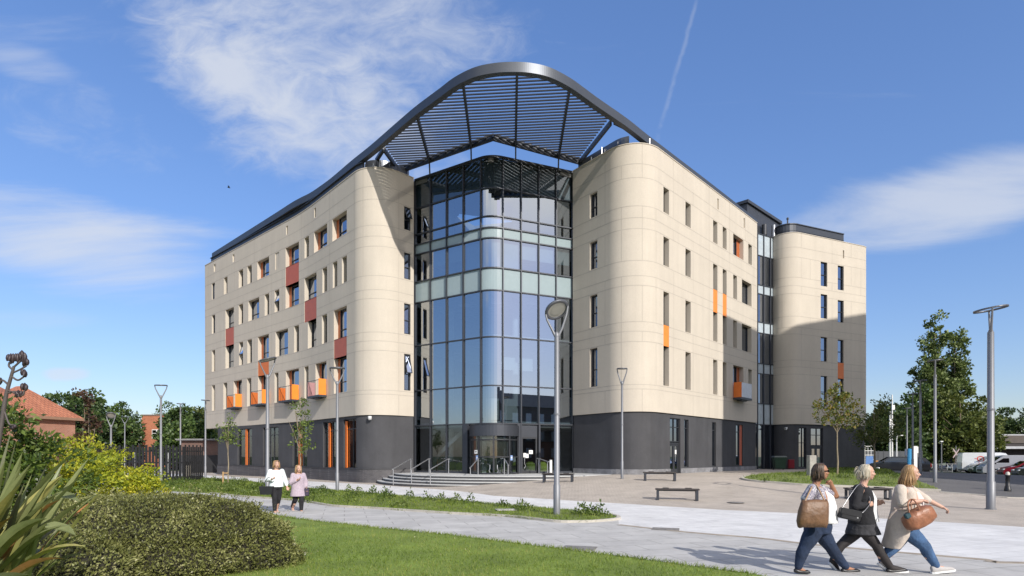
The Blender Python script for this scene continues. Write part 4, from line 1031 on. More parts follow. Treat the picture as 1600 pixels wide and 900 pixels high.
# ------------------------------------------------------------------ street lamps
diff_m = mat('lamp diffuser', (.42, .40, .35), rough=.5, var=.05)
ring_m = mat('lamp ring paint', (.13, .135, .15), rough=.4, metal=.4)
def make_lamp(h, filled=True, r=.37, tilt=12.0, facing=-60.0, fork=80.0, pole_r=.085):
    """Round pole, Y-shaped fork, tilted ring head with a diffuser."""
    t = thing('street_lamp', '-', 'street lamp', group='grey street lamps with round heads on forked poles')
    hf = h - .75
    b = MB(); b.tube([(0, 0, 0), (0, 0, .9), (0, 0, .92), (0, 0, hf)], [pole_r, pole_r, pole_r * .82, pole_r * .72], 14); b.cyl((0, 0, 0), pole_r * 1.25, .03, 14); b.cyl((0, 0, hf * .56), pole_r * .95, .05, 12)
    b.build('pole', silver_paint, t)
    T = Matrix.Rotation(math.radians(facing), 3, 'Z') @ Matrix.Rotation(math.radians(tilt), 3, 'Y') @ Matrix.Rotation(math.radians(-facing), 3, 'Z')
    C = Vector((0, 0, h))
    fa = math.radians(fork); d = Vector((math.cos(fa), math.sin(fa), 0)); b = MB()
    for sg in (-1, 1):
        e = C + T @ (d * sg * r * .97)
        b.tube([(0, 0, hf - .12), Vector((0, 0, hf)) + d * sg * .05, Vector((0, 0, hf + .2)) + d * sg * r * .42, (Vector((0, 0, hf + .2)) + d * sg * r * .55) * .35 + e * .65 - Vector((0, 0, .03)), e], [.045, .042, .034, .03, .026], 8)
    b.ball((0, 0, hf - .02), (.075, .075, .14), 8)
    b.build('fork', silver_paint, t)
    b = MB(); n = 32
    sec = [(r, -.028), (r, .028), (r - .035, .034), (r - .085, .02), (r - .085, -.02)]
    for i in range(n):
        a, c = 2 * PI * i / n, 2 * PI * (i + 1) / n
        A = [C + T @ Vector((math.cos(a) * q, math.sin(a) * q, z)) for q, z in sec]; B = [C + T @ Vector((math.cos(c) * q, math.sin(c) * q, z)) for q, z in sec]
        b.add(A + B, [(k, k + 5, (k + 1) % 5 + 5, (k + 1) % 5) for k in range(5)], 0, True)
    hd = b.build('ring_head', ring_m, t)
    if filled:
        b = MB()
        for rr, zz, mi in ((r - .088, -.012, 0), (r - .088, .012, 0)):
            vs = [C + T @ Vector((math.cos(2 * PI * i / n) * rr, math.sin(2 * PI * i / n) * rr, zz)) for i in range(n)]
            b.add(vs, [tuple(range(n))[::1 if zz > 0 else -1]], 0)
        vs = [C + T @ Vector((math.cos(2 * PI * i / n) * (r * .5), math.sin(2 * PI * i / n) * (r * .5), -.02)) for i in range(n)]; b.add(vs, [tuple(range(n))[::-1]], 0)
        b.build('diffuser', diff_m, hd)
    return t
def lamp(u, Y, top_v, label, **k):
    X = (u - CX) / F * Y; zg = ground_z(X, Y); h = EYE + (HZ - top_v) / F * Y - zg
    t = make_lamp(h, **k); t.location = (X, Y, zg); t['label'] = label; return t
lamp(870, 16.9, 484, 'nearest street lamp, on the tip of the grass verge before the glazed corner', tilt=38, facing=122, fork=-4, r=.36, pole_r=.10)
lamp(418, 25.3, 562, 'street lamp rising behind the woman in the white shirt', tilt=17, facing=-160, fork=50, r=.38, pole_r=.095)
lamp(527, 28.5, 575, 'street lamp on the verge before the rounded left wing of the building', tilt=4, facing=-90, fork=17, r=.36)
lamp(972, 30.4, 576, 'slim street lamp before the rounded right wing, behind the benches', tilt=4, facing=-90, fork=-11, r=.27, pole_r=.075)
lamp(1548, 19.0, 483, 'tall street lamp with an open ring head, beside the black bollard', tilt=8, facing=180, fork=56, r=.46, filled=False, pole_r=.125)
lamp(1461, 28.4, 563.5, 'street lamp at the right corner of the grass island by the road', tilt=5, facing=180, fork=56, r=.33)
lamp(1438, 36.0, 595, 'dark street lamp by the road, second of the receding row from the grass corner', tilt=3, facing=180, fork=56, r=.33)
lamp(1426, 43.0, 615.5, 'dark street lamp by the road, third of the receding row from the grass corner', tilt=3, facing=180, fork=56, r=.33)
lamp(1417, 54.0, 638, 'dark street lamp by the road, farthest of the receding row', tilt=3, facing=180, fork=56, r=.33)
lamp(251.5, 37.0, 602, 'street lamp standing in front of the black slatted fence', tilt=4, facing=-90, fork=31, r=.36)
lamp(282, 50.6, 631, 'thin street lamp behind the black fence, before the round green tree', tilt=3, facing=0, fork=112, r=.30)
lamp(321, 46.5, 625.5, 'street lamp at the far left corner of the building', tilt=3, facing=0, fork=112, r=.32)
lamp(173.5, 40.0, 649, 'street lamp with an upturned round head behind the left end of the black fence', tilt=42, facing=115, fork=5, r=.30)
lamp(195, 68, 651.5, 'small distant street lamp before the left trees', tilt=3, facing=0, fork=20, r=.36)

# ------------------------------------------------------------------ benches
bench_m = mat('dark bench timber', (.045, .038, .036), rough=.6, var=.15, vscale=8)
def make_bench():
    t = thing('bench', '-', 'bench', group='dark backless benches on the plaza')
    b = MB()
    for k in range(3): b.box((0, (k - 1) * .155, .415), (1.62, .14, .05), bevel=.008)
    b.box((-.42, 0, .455), (.22, .42, .028)); b.box((.42, 0, .455), (.22, .42, .028))
    b.build('seat', bench_m, t)
    for sx in (-1, 1):
        b = MB()
        for sy in (-1, 1): b.box((sx * .72, sy * .18, .19), (.09, .06, .38))
        b.box((sx * .72, 0, .03), (.085, .30, .05)); b.box((sx * .72, 0, .362), (.088, .3, .05)); b.build('leg', metal_dark, t)
    b = MB(); b.box((0, 0, .365), (1.35, .06, .045)); b.build('rail', metal_dark, t)
    return t
bn = make_bench()
for i, (u, Y, rz, lab) in enumerate([(872, 29.7, -.25, 'dark bench partly hidden by the nearest street lamp'), (1058, 22.3, -.22, 'dark bench nearest the pale paving, in the open middle of the plaza'), (1031, 29.2, -.14, 'dark bench nearest the doors of the right wing'), (1356, 22.6, -.12, 'dark bench behind the three walking women')]):
    o = bn if i == 0 else copy_tree(bn); X = (u - CX) / F * Y; o.location = (X, Y, ground_z(X, Y)); o.rotation_euler = (0, 0, rz); o['label'] = lab

# ------------------------------------------------------------------ small things
X, Y = gp(1574.5, 767.5); t = thing('bollard', 'black cast bollard with a pale reflective cap at the road edge', 'bollard', (X, Y, ground_z(X, Y)))
iron = mat('black iron paint', (.018, .018, .02), rough=.45)
b = MB(); b.tube([(0, 0, 0), (0, 0, .1), (0, 0, .13), (0, 0, .2), (0, 0, .22), (0, 0, .62), (0, 0, .64), (0, 0, .70)], [.13, .13, .11, .11, .085, .075, .10, .10], 18); b.build('post', iron, t)
b = MB(); b.tube([(0, 0, .70), (0, 0, .80), (0, 0, .84)], [.082, .075, .03], 16); b.build('cap', mat('bollard cap', (.52, .50, .44), rough=.5), t)
# wheelie bin
Y = 46.6; X = (1217.5 - CX) / F * Y; t = thing('wheelie_bin', 'dark green wheelie bin against the dark base of the far tower', 'bin', (X, Y, ground_z(X, Y)), -.15)
bg = mat('bin green plastic', (.02, .055, .03), rough=.45); b = MB()
b.loft([[(-.36, -.3, .1), (.36, -.3, .1), (.36, .3, .1), (-.36, .3, .1)], [(-.46, -.4, 1.0), (.46, -.4, 1.0), (.46, .4, 1.0), (-.46, .4, 1.0)]], smooth=False); b.box((0, -.36, .93), (.96, .12, .08)); b.build('body', bg, t)
b = MB(); b.loft([[(-.49, -.44, 1.002), (.49, -.44, 1.002), (.49, .44, 1.002), (-.49, .44, 1.002)], [(-.44, -.36, 1.1), (.44, -.36, 1.1), (.44, .4, 1.12), (-.44, .4, 1.12)]], smooth=False); b.build('lid', mat('bin lid', (.09, .11, .10), rough=.4), t)
for sx in (-1, 1):
    b = MB(); b.tube([(sx * .34, .28, .1), (sx * .42, .28, .1)], .1, 12); b.build('wheel', iron, t)
# red dry riser cabinet
Y = 47.9; X = (1237 - CX) / F * Y; t = thing('riser_cabinet', 'small dark red cabinet low on the base of the far tower', 'cabinet', (X, Y + .1, .72))
rd = mat('dark red paint', (.16, .012, .02), rough=.5); b = MB(); b.box((0, 0, .35), (.5, .18, .75), bevel=.02); b.build('box', rd, t)
b = MB(); b.box((0, -.095, .35), (.4, .02, .6)); b.box((.12, -.11, .35), (.03, .02, .12)); b.build('door', mat('red cabinet door', (.22, .015, .025), rough=.4), t)
# cctv cameras
def cctv(p, rz, label):
    t = thing('security_camera', label, 'security camera', p, rz)
    b = MB(); b.bar((0, .35, .05), (0, 0, .05), .05, .05); b.box((0, .36, .05), (.14, .03, .14)); b.build('bracket', white_m, t)
    b = MB(); b.box((0, -.05, -.04), (.16, .42, .15), bevel=.03); b.box((0, -.07, .045), (.18, .46, .02)); b.box((0, -.265, -.04), (.1, .012, .1), mi=1); b.build('housing', [white_m, iron], t)
q = TP.at(TP.at_u(1226, 2.6, 5)); cctv((q.x - .1, q.y - .42, 4.0), -.6, 'white security camera under the cream soffit of the far tower')
s_ = LP.at_u(579, 0); q = LP.at(s_); n = LP.nrm(s_); t = thing('security_camera', 'white dome security camera under the rounded corner of the left wing', 'security camera', (q.x + n.x * .12, q.y + n.y * .12, 4.05))
b = MB(); b.bar((-n.x * .2, -n.y * .2, .2), (0, 0, .2), .05, .05); b.cyl((0, 0, .12), .12, .12, 14); b.build('bracket', white_m, t); b = MB(); b.ball((0, 0, .1), .13, 8); b.build('dome', mat('dome plastic', (.5, .5, .5), rough=.15), t)
# stone marker on the grass island
Y = 31.5; X = (1268 - CX) / F * Y; 
b = MB((X, Y, 0)); zg = ground_z(X, Y); b.box((X, Y, zg + .58), (.42, .28, 1.18), .2, bevel=.02); o = b.build('stone_marker', mat('weathered pale stone', (.36, .34, .31), rough=.9, var=.2, vscale=5)); o.location = (X, Y, 0)
props(o, 'upright pale stone marker on the grass island behind the woman with the tan tote', 'marker stone')
# manhole cover in the verge
X, Y = gp(790, 800); b = MB((X, Y, 0)); b.box((X, Y, ground_z(X, Y) + .075), (.6, .45, .02), .2); b.box((X, Y, ground_z(X, Y) + .087), (.5, .35, .006), .2); o = b.build('manhole_cover', mat('concrete cover', (.42, .41, .38), rough=.9)); o.location = (X, Y, 0); props(o, 'flat pale manhole cover set in the grass verge', 'manhole cover')
for u, v, lab in ((1040, 828, 'flat steel inspection cover in the pale slabs near the grass tip'), (905, 858, 'flat inspection cover in the grey path by the near lawn'), (1150, 786, 'round inspection cover in the tan paving beyond the benches')):
    X, Y = gp(u, v); zc = ground_z(X, Y) + .02; b = MB((X, Y, 0))
    if v == 786: b.cyl((X, Y, zc), .3, .006, 24); b.cyl((X, Y, zc + .007), .25, .004, 24)
    else: b.box((X, Y, zc), (.62, .46, .012), -.3); b.box((X, Y, zc + .009), (.54, .38, .006), -.3)
    o = b.build('inspection_cover', mat('worn steel cover', (.22, .21, .20), rough=.6, metal=.3, var=.3, vscale=12)); o.location = (X, Y, 0); props(o, lab, 'inspection cover')
# bird
t = at(357.5, 293, 80); b = MB(); b.loft([[(-.25, 0, 0)] * 6, [(-.1, .06 * math.cos(a), .06 * math.sin(a)) for a in [k * PI / 3 for k in range(6)]], [(.1, .06 * math.cos(a), .06 * math.sin(a)) for a in [k * PI / 3 for k in range(6)]], [(.24, .0, .02)] * 6]); 
for sg in (-1, 1): b.add([(-.05, 0, .03), (.1, 0, .03), (.06, sg * .22, .14), (-.12, sg * .42, .10), (-.05, 0, .0), (.1, 0, .0), (.06, sg * .22, .12), (-.12, sg * .42, .08)], [(0, 1, 2, 3), (7, 6, 5, 4), (0, 3, 7, 4), (1, 5, 6, 2), (3, 2, 6, 7)])
o = b.build('bird', mat('bird feathers', (.03, .03, .032), rough=.8)); o.location = t; o.rotation_euler = (0, .2, .4); props(o, 'small dark bird flying in the open sky left of the building', 'bird')

# ------------------------------------------------------------------ black slatted enclosure and low building at the left
def slat_fence(name, label, p, q, zb, zt, m, pitch=.16, w=.10):
    p, q = Vector(p), Vector(q); t = thing(name, label, 'fence', (p.x, p.y, zb)); d = (q - p); Ln = d.length; d /= Ln; rz = math.atan2(d.y, d.x)
    b = MB((p.x, p.y, zb)); n = int(Ln / pitch)
    for i in range(n + 1):
        c = p + d * (i * Ln / n); hh = zt - zb + (.12 if i % 2 else 0.0); b.box((c.x, c.y, zb + hh / 2), (w, .04, hh), rz)
    b.build('slat_panel', m, t)
    b = MB((p.x, p.y, zb)); nx = Vector((-d.y, d.x)) * .05
    for z in (zb + .35, zb + (zt - zb) * .55, zt - .3): b.bar((p.x + nx.x, p.y + nx.y, z), (q.x + nx.x, q.y + nx.y, z), .05, .08)
    b.build('rail', m, t)
    return t
blk = mat('black stained timber', (.014, .014, .016), rough=.65, var=.2, vscale=2)
slat_fence('slatted_fence', 'black vertical slat fence with an alternating toothed top, front side of the bin yard', (-26.6, 39.2), (-21.75, 38.6), -.02, 2.35, blk, pitch=.235, w=.155)
slat_fence('slatted_fence', 'black vertical slat fence seen end on at the left of the bin yard', (-30.0, 41.5), (-26.6, 39.2), -.02, 2.35, blk, pitch=.16)
slat_fence('slatted_fence', 'black slat fence return at the right end of the bin yard', (-21.75, 38.6), (-21.3, 40.1), -.02, 2.35, blk, pitch=.15)
grey_post = mat('pale grey metal', (.48, .49, .50), rough=.5)
for i, u in enumerate((211, 263)):
    Y = 40.0; X = (u - CX) / F * Y; b = MB((X, Y, 0)); b.box((X, Y, .95), (.13, .13, 1.9), bevel=.01); b.cyl((X, Y, 1.9), .09, .05, 10); o = b.build('post', grey_post); o.location = (X, Y, 0)
    props(o, ('pale grey post behind the slats, nearest the yellow bush' if i == 0 else 'pale grey post behind the slats, right beside the fence lamp'), 'post')
lb_brick = brick_mat('dark red brick', (.16, .072, .052), (.12, .055, .042), (.18, .16, .14), .225, .075, .01, rough=.85, flat=False)
red_brick = brick_mat('orange red brick', (.36, .13, .075), (.30, .105, .06), (.33, .27, .22), .225, .075, .01, rough=.85, flat=False)
far_brick = mat('distant red brick', (.40, .155, .085), rough=.9, var=.12, vscale=.8, fine=.12, fscale=4)
t = thing('low_brick_building', 'low flat roofed brown brick building with dark doors behind the bin yard', 'building', (-33, 60, 0))
O_ = (-33, 60, 0)
b = MB(O_); b.box((-31.85, 62, 2.55), (4.7, 4, 1.5)); b.build('wall', lb_brick, t)
b = MB(O_); b.box((-31.85, 61.95, .9), (4.72, 4.0, 1.8)); b.build('plinth', dark_render, t)
b = MB(O_); b.box((-31.85, 61.9, 3.36), (5.1, 4.5, .14)); b.box((-31.85, 61.9, 3.44), (5.2, 4.6, .03), mi=1); b.build('roof', [mat('felt edge', (.10, .095, .10)), white_m], t)
b = MB(O_); b.box((-31.4, 59.93, .9), (3.0, .08, 1.76)); b.build('garage_door', mat('black door', (.018, .018, .02), rough=.6), t)
Y = 44; X = (292.5 - CX) / F * Y; b = MB((X, Y, 0)); b.tube([(X, Y, 0), (X, Y, 1.0), (X, Y, 1.02)], [.27, .27, .2], 14); b.tube([(X, Y, 1.03), (X, Y, 1.2), (X, Y, 1.22), (X, Y, 1.35)], [.2, .2, .3, .26], 14, 1); o = b.build('litter_bin', [mat('beige bin', (.32, .29, .24), rough=.7), iron]); o.location = (X, Y, 0); props(o, 'beige litter bin with a black hood beside the fence end', 'bin')

# ------------------------------------------------------------------ brick houses and the flat roofed block at the left
tile = brick_mat('orange clay roof tile', (.42, .165, .095), (.34, .125, .07), (.20, .08, .05), .3, .2, .02, rough=.85, flat=True, var=.2)
def far_window(parent, x, y, z, w, h, rz, O, bars=3):
    f = MB(O); f.box((x, y, z), (w, .12, h), rz); wd = f.build('window', white_m, parent); g = MB(O); d = Vector((math.sin(rz), -math.cos(rz))) * .07; e = Vector((math.cos(rz), math.sin(rz)))
    for k in range(bars):
        for (zz, hh) in ((z + h * .28, h * .30), (z - h * .16, h * .46)):
            s_ = (k + .5 - bars / 2) * w / bars; g.box((x + d.x + e.x * s_, y + d.y + e.y * s_, zz), (w / bars * .78, .03, hh), rz)
    g.build('pane', pane_m, wd)
def house(label, x, y, w, d, eave, ridge, rz, hip=True, chimney=False):
    O = (x, y, 0); t = thing('brick_house', label, 'house', O); R = Matrix.Rotation(rz, 3, 'Z'); P = lambda a, b_, c: tuple(Vector(O) + R @ Vector((a, b_, c)))
    b = MB(O); b.box((x, y, eave / 2), (w, d, eave), rz); b.build('wall', red_brick, t)
    b = MB(O); e = .45; c = [P(-w / 2 - e, -d / 2 - e, eave), P(w / 2 + e, -d / 2 - e, eave), P(w / 2 + e, d / 2 + e, eave), P(-w / 2 - e, d / 2 + e, eave)]
    rl = max(0.4, (w - d) / 2) if hip else w / 2 + e
    r0, r1 = P(-rl, 0, ridge), P(rl, 0, ridge)
    b.add(c + [r0, r1], [(0, 1, 5, 4), (2, 3, 4, 5), (1, 2, 5), (3, 0, 4), (3, 2, 1, 0)]); b.build('roof', tile, t)
    b = MB(O)
    for i in range(4): p, q = Vector(c[i]), Vector(c[(i + 1) % 4]); b.bar(p + Vector((0, 0, -.08)), q + Vector((0, 0, -.08)), .05, .22)
    b.build('fascia', white_m if w > 7 else mat('brown fascia', (.25, .15, .10)), t)
    for k in (-.28, .28): q = P(w * k, -d / 2 - .03, eave - 1.0); far_window(t, q[0], q[1], q[2], 1.8, 1.25, rz, O)
    if chimney:
        b = MB(O); q = P(w * .2, 0, ridge); b.box((q[0], q[1], ridge + .2), (.9, .6, 1.6), rz); b.cyl((q[0], q[1], ridge + 1.0), .13, .3, 8); b.build('chimney', red_brick, t)
    return t
house('orange brick house with a hipped clay tile roof beyond the laurel bush', -39.3, 46.5, 5.4, 5.0, 4.8, 7.3, -.35)
house('tall orange brick house cut by the left edge, with a white fascia', -46.2, 47.0, 8.0, 9, 6.3, 9.6, .25)
t = thing('brick_block', 'distant red brick block with a flat roof and white framed windows', 'building', (-56, 90, 0)); O_ = (-56, 90, 0)
b = MB(O_); b.box((-53.7, 92, 3.9), (4.4, 8, 7.8)); b.build('wall', far_brick, t)
b = MB(O_); b.box((-59.2, 93, 2.9), (6.6, 7, 5.8)); b.build('wing_wall', far_brick, t)
b = MB(O_); b.box((-53.7, 92, 7.88), (4.6, 8.2, .16)); b.box((-59.2, 93, 5.88), (6.6, 7.2, .16)); b.build('roof', mat('flat roof edge', (.22, .16, .13)), t)
for z in (2.45, 5.0): far_window(t, -53.2, 87.97, z, 2.2, 1.4, 0, O_)
for z in (1.4, 4.0): far_window(t, -57.6, 89.47, z, 2.0, 1.3, 0, O_); far_window(t, -61.2, 89.47, z, 2.2, 1.3, 0, O_)

# ------------------------------------------------------------------ right background: site fence, sign, poles, platform building
def pos(u, Y): X = (u - CX) / F * Y; return X, Y, ground_z(X, Y)
x, y, z = pos(1348, 56); t = thing('mesh_fence', 'white framed mesh fence panels behind the young trees', 'fence', (x, y, z))
b = MB()
for k in range(8): b.box((-1.0 + k * .3, 0, 1.25), (.035, .03, 2.3))
for k in range(6): b.box((0, .01, .2 + k * .42), (2.2, .03, .05))
for sx in (-1.1, 1.1): b.box((sx, 0, 1.25), (.08, .06, 2.5))
b.build('mesh_panel', white_m, t)
b = MB(); b.box((.62, -.05, .9), (.7, .04, .9)); b.build('notice_board', mat('blue notice', (.10, .22, .5), rough=.5), t)
x, y, z = pos(1381, 60); t = thing('timber_stack', 'upright orange timber boards leaning by the dark fence', 'timber', (x, y, z))
for k, (dx, h, w) in enumerate(((-.75, 1.3, .3), (-.35, 1.25, .28), (.1, 1.15, .25), (.55, 1.2, .5))):
    b = MB(); b.box((dx, 0, h / 2), (w, .06, h), .1 * (k - 1)); b.build('board', mat('orange timber', (.50, .22, .05), rough=.8, var=.2), t)
b = MB(); b.box((0, .1, .25), (1.9, .3, .5)); b.build('base', iron, t)
x, y, z = pos(1392, 66); t = thing('steel_fence', 'long dark grey panelled fence below the right trees', 'fence', (x, y, z))
b = MB()
for k in range(12): b.box((-3.6 + k * .62, 0, 1.25), (.58, .05, 2.4)); b.box((-3.3 + k * .62, .0, 1.27), (.06, .1, 2.5))
b.build('panel', mat('dark fence sheet', (.06, .065, .075), rough=.6, var=.15), t)
x, y, z = pos(1425, 50); t = thing('sign_board', 'upright blue and white sign board by the road', 'sign', (x, y, z))
b = MB(); b.box((-.18, 0, 1.25), (.42, .08, 1.6)); b.build('blue_panel', mat('bright blue sign', (.05, .32, .62), rough=.4), t)
b = MB(); b.box((.24, 0, 1.35), (.38, .082, 1.85)); b.box((.40, -.01, 1.95), (.22, .08, .55)); b.build('white_panel', white_m, t)
b = MB(); b.box((-.55, 0, 1.75), (.12, .06, .55)); b.build('side_panel', mat('pale blue sign', (.42, .48, .62), rough=.4), t)
for sx in (-.3, .3):
    b = MB(); b.box((sx, .05, .25), (.06, .06, .5)); b.build('leg', iron, t)
for i, (u, Y, h, lab) in enumerate(((1390.3, 62, 6.6, 'slim white pole behind the young trees, left of a pair'), (1394, 62, 8.4, 'taller white mast with small cross arms behind the young trees'))):
    x, y, z = pos(u, Y); t = thing('mast', lab, 'pole', (x, y, z)); b = MB(); b.tube([(0, 0, 0), (0, 0, h)], [.09, .06], 8); b.build('pole', white_m, t)
    b = MB(); b.box((0, 0, h * .62), (.6, .05, .06)); b.box((.1, 0, h * .84), (.3, .12, .5)); b.build('cross_arm', white_m, t)
x, y, z = pos(1401, 58); t = thing('road_lamp', 'white single armed road lamp with a flat head beside the dark fence', 'street lamp', (x, y, z))
b = MB(); b.tube([(0, 0, 0), (0, 0, 3.6), (.1, 0, 3.75)], [.07, .05, .05], 8); b.build('pole', white_m, t); b = MB(); b.box((.3, 0, 3.8), (.62, .2, .09), bevel=.03); b.build('lamp_head', white_m, t)
x, y, z = pos(1471, 70); t = thing('road_lamp', 'thin pale road lamp against the trees left of the van row', 'street lamp', (x, y, z)); b = MB(); b.tube([(0, 0, 0), (0, 0, 3.6)], [.08, .05], 8); b.build('pole', silver_paint, t); b = MB(); b.box((0, 0, 3.65), (.35, .2, .12), bevel=.03); b.build('lamp_head', white_m, t)
# railway crossing cross
x, y, z = pos(1493.5, 73); t = thing('crossing_sign', 'white diagonal crossing sign on a post among the trees', 'sign', (x, y, z)); b = MB(); b.tube([(0, 0, 0), (0, 0, 3.2)], .05, 8); b.build('post', silver_paint, t)
b = MB()
for sg in (-1, 1): b.bar((-.38, -.05, 2.25 - sg * .55), (.38, -.055 - .01 * sg, 2.25 + sg * .55), .03, .13)
b.build('cross', mat('white sign with red edge', (.42, .33, .33), rough=.5), t)
x, y, z = pos(1575, 84); t = thing('platform_building', 'low dark platform building with a flat grey canopy behind the vans', 'building', (x, y, z)); 
b = MB(); b.box((2, 2, 2.0), (16, 4, 4.0)); b.build('wall', mat('dark shed cladding', (.035, .03, .03), rough=.8, var=.2), t)
b = MB(); b.box((2, .5, 3.1), (17, 4, .35)); b.box((2, 2, 4.95), (14, 4, .18)); b.build('roof', mat('grey canopy', (.38, .39, .41), rough=.6), t)
b = MB()
b.box((2, -.08, 4.3), (13.6, .1, 1.1))
b.build('fascia', mat('brown slats', (.09, .075, .065), rough=.8), t)
x, y, z = pos(1449, 66); t = thing('guard_rail', 'pale low guard railing along the far side of the road', 'railing', (x, y, z)); b = MB()
for k in range(9): b.box((-1.2 + k * .8, k * .3, .5), (.05, .05, 1.0))
for zz in (.55, .98): b.bar((-1.2, 0, zz), (5.2, 2.4, zz), .04, .05)
b.build('railing', mat('galvanised rail', (.33, .34, .34), rough=.5, metal=.3), t)

# terrace added behind the viewer: its dark brick darkens reflections low in the glass
tt = thing('terrace_building', 'long dark brick terrace added outside the frame to darken reflections low in the glazed corner', 'building', (66, -36, 0)); O_ = (66, -36, 0); rz = math.atan2(20, 80)
b = MB(O_); b.box((66, -36, 6.5), (90, 10, 13), rz); b.build('wall', mat('soot dark brick', (.10, .07, .06), rough=.9, var=.2), tt)
b = MB(O_); R_ = Matrix.Rotation(rz, 3, 'Z'); q = [Vector(O_) + R_ @ Vector(p) for p in ((-46, 5.5, 13), (46, 5.5, 13), (46, -5.5, 13), (-46, -5.5, 13), (-46, 0, 16.5), (46, 0, 16.5))]; b.add(q, [(0, 1, 5, 4), (2, 3, 4, 5), (1, 2, 5), (3, 0, 4)]); b.build('roof', mat('slate roof', (.07, .07, .08), rough=.7), tt)
b = MB(O_)
for i in range(24):
    for j in range(3): p = Vector(O_) + R_ @ Vector((-42 + i * 3.6, 5.02, 2.4 + j * 4.0)); b.box(p, (1.5, .08, 2.2), rz)
b.build('window_band', mat('white sash window', (.5, .5, .5), rough=.3), tt)

# neighbouring building just outside the frame: it shades the far tower
ny = thing('neighbour_building', 'tall brick building outside the frame that shades the far tower', 'building', (40, 15, 0)); O_ = (40, 15, 0)
NB0, NB1 = Vector((28.4, 20.2)), Vector((49.5, 24.6)); dv = (NB1 - NB0).normalized(); nv = Vector((dv.y, -dv.x))
pts = [NB0, NB1, NB1 + nv * 12 + dv * 3, NB0 + nv * 11 + Vector((8.5, 0))]
hs = [26.6, 33.4, 33.4, 26.6]; b = MB(O_)
b.add([(p.x, p.y, -.3) for p in pts] + [(p.x, p.y, h) for p, h in zip(pts, hs)], [(0, 1, 5, 4), (1, 2, 6, 5), (2, 3, 7, 6), (3, 0, 4, 7), (4, 5, 6, 7)][::1]); b.build('wall', red_brick, ny)
b = MB(O_)
for k in range(7):
    for j in range(7):
        c = NB0 + dv * (2 + k * 2.9) - nv * .02; b.box((c.x, c.y, 2.5 + j * 3.4), (1.5, .1, 1.8), math.atan2(dv.y, dv.x))
b.build('window_band', pane_m, ny)
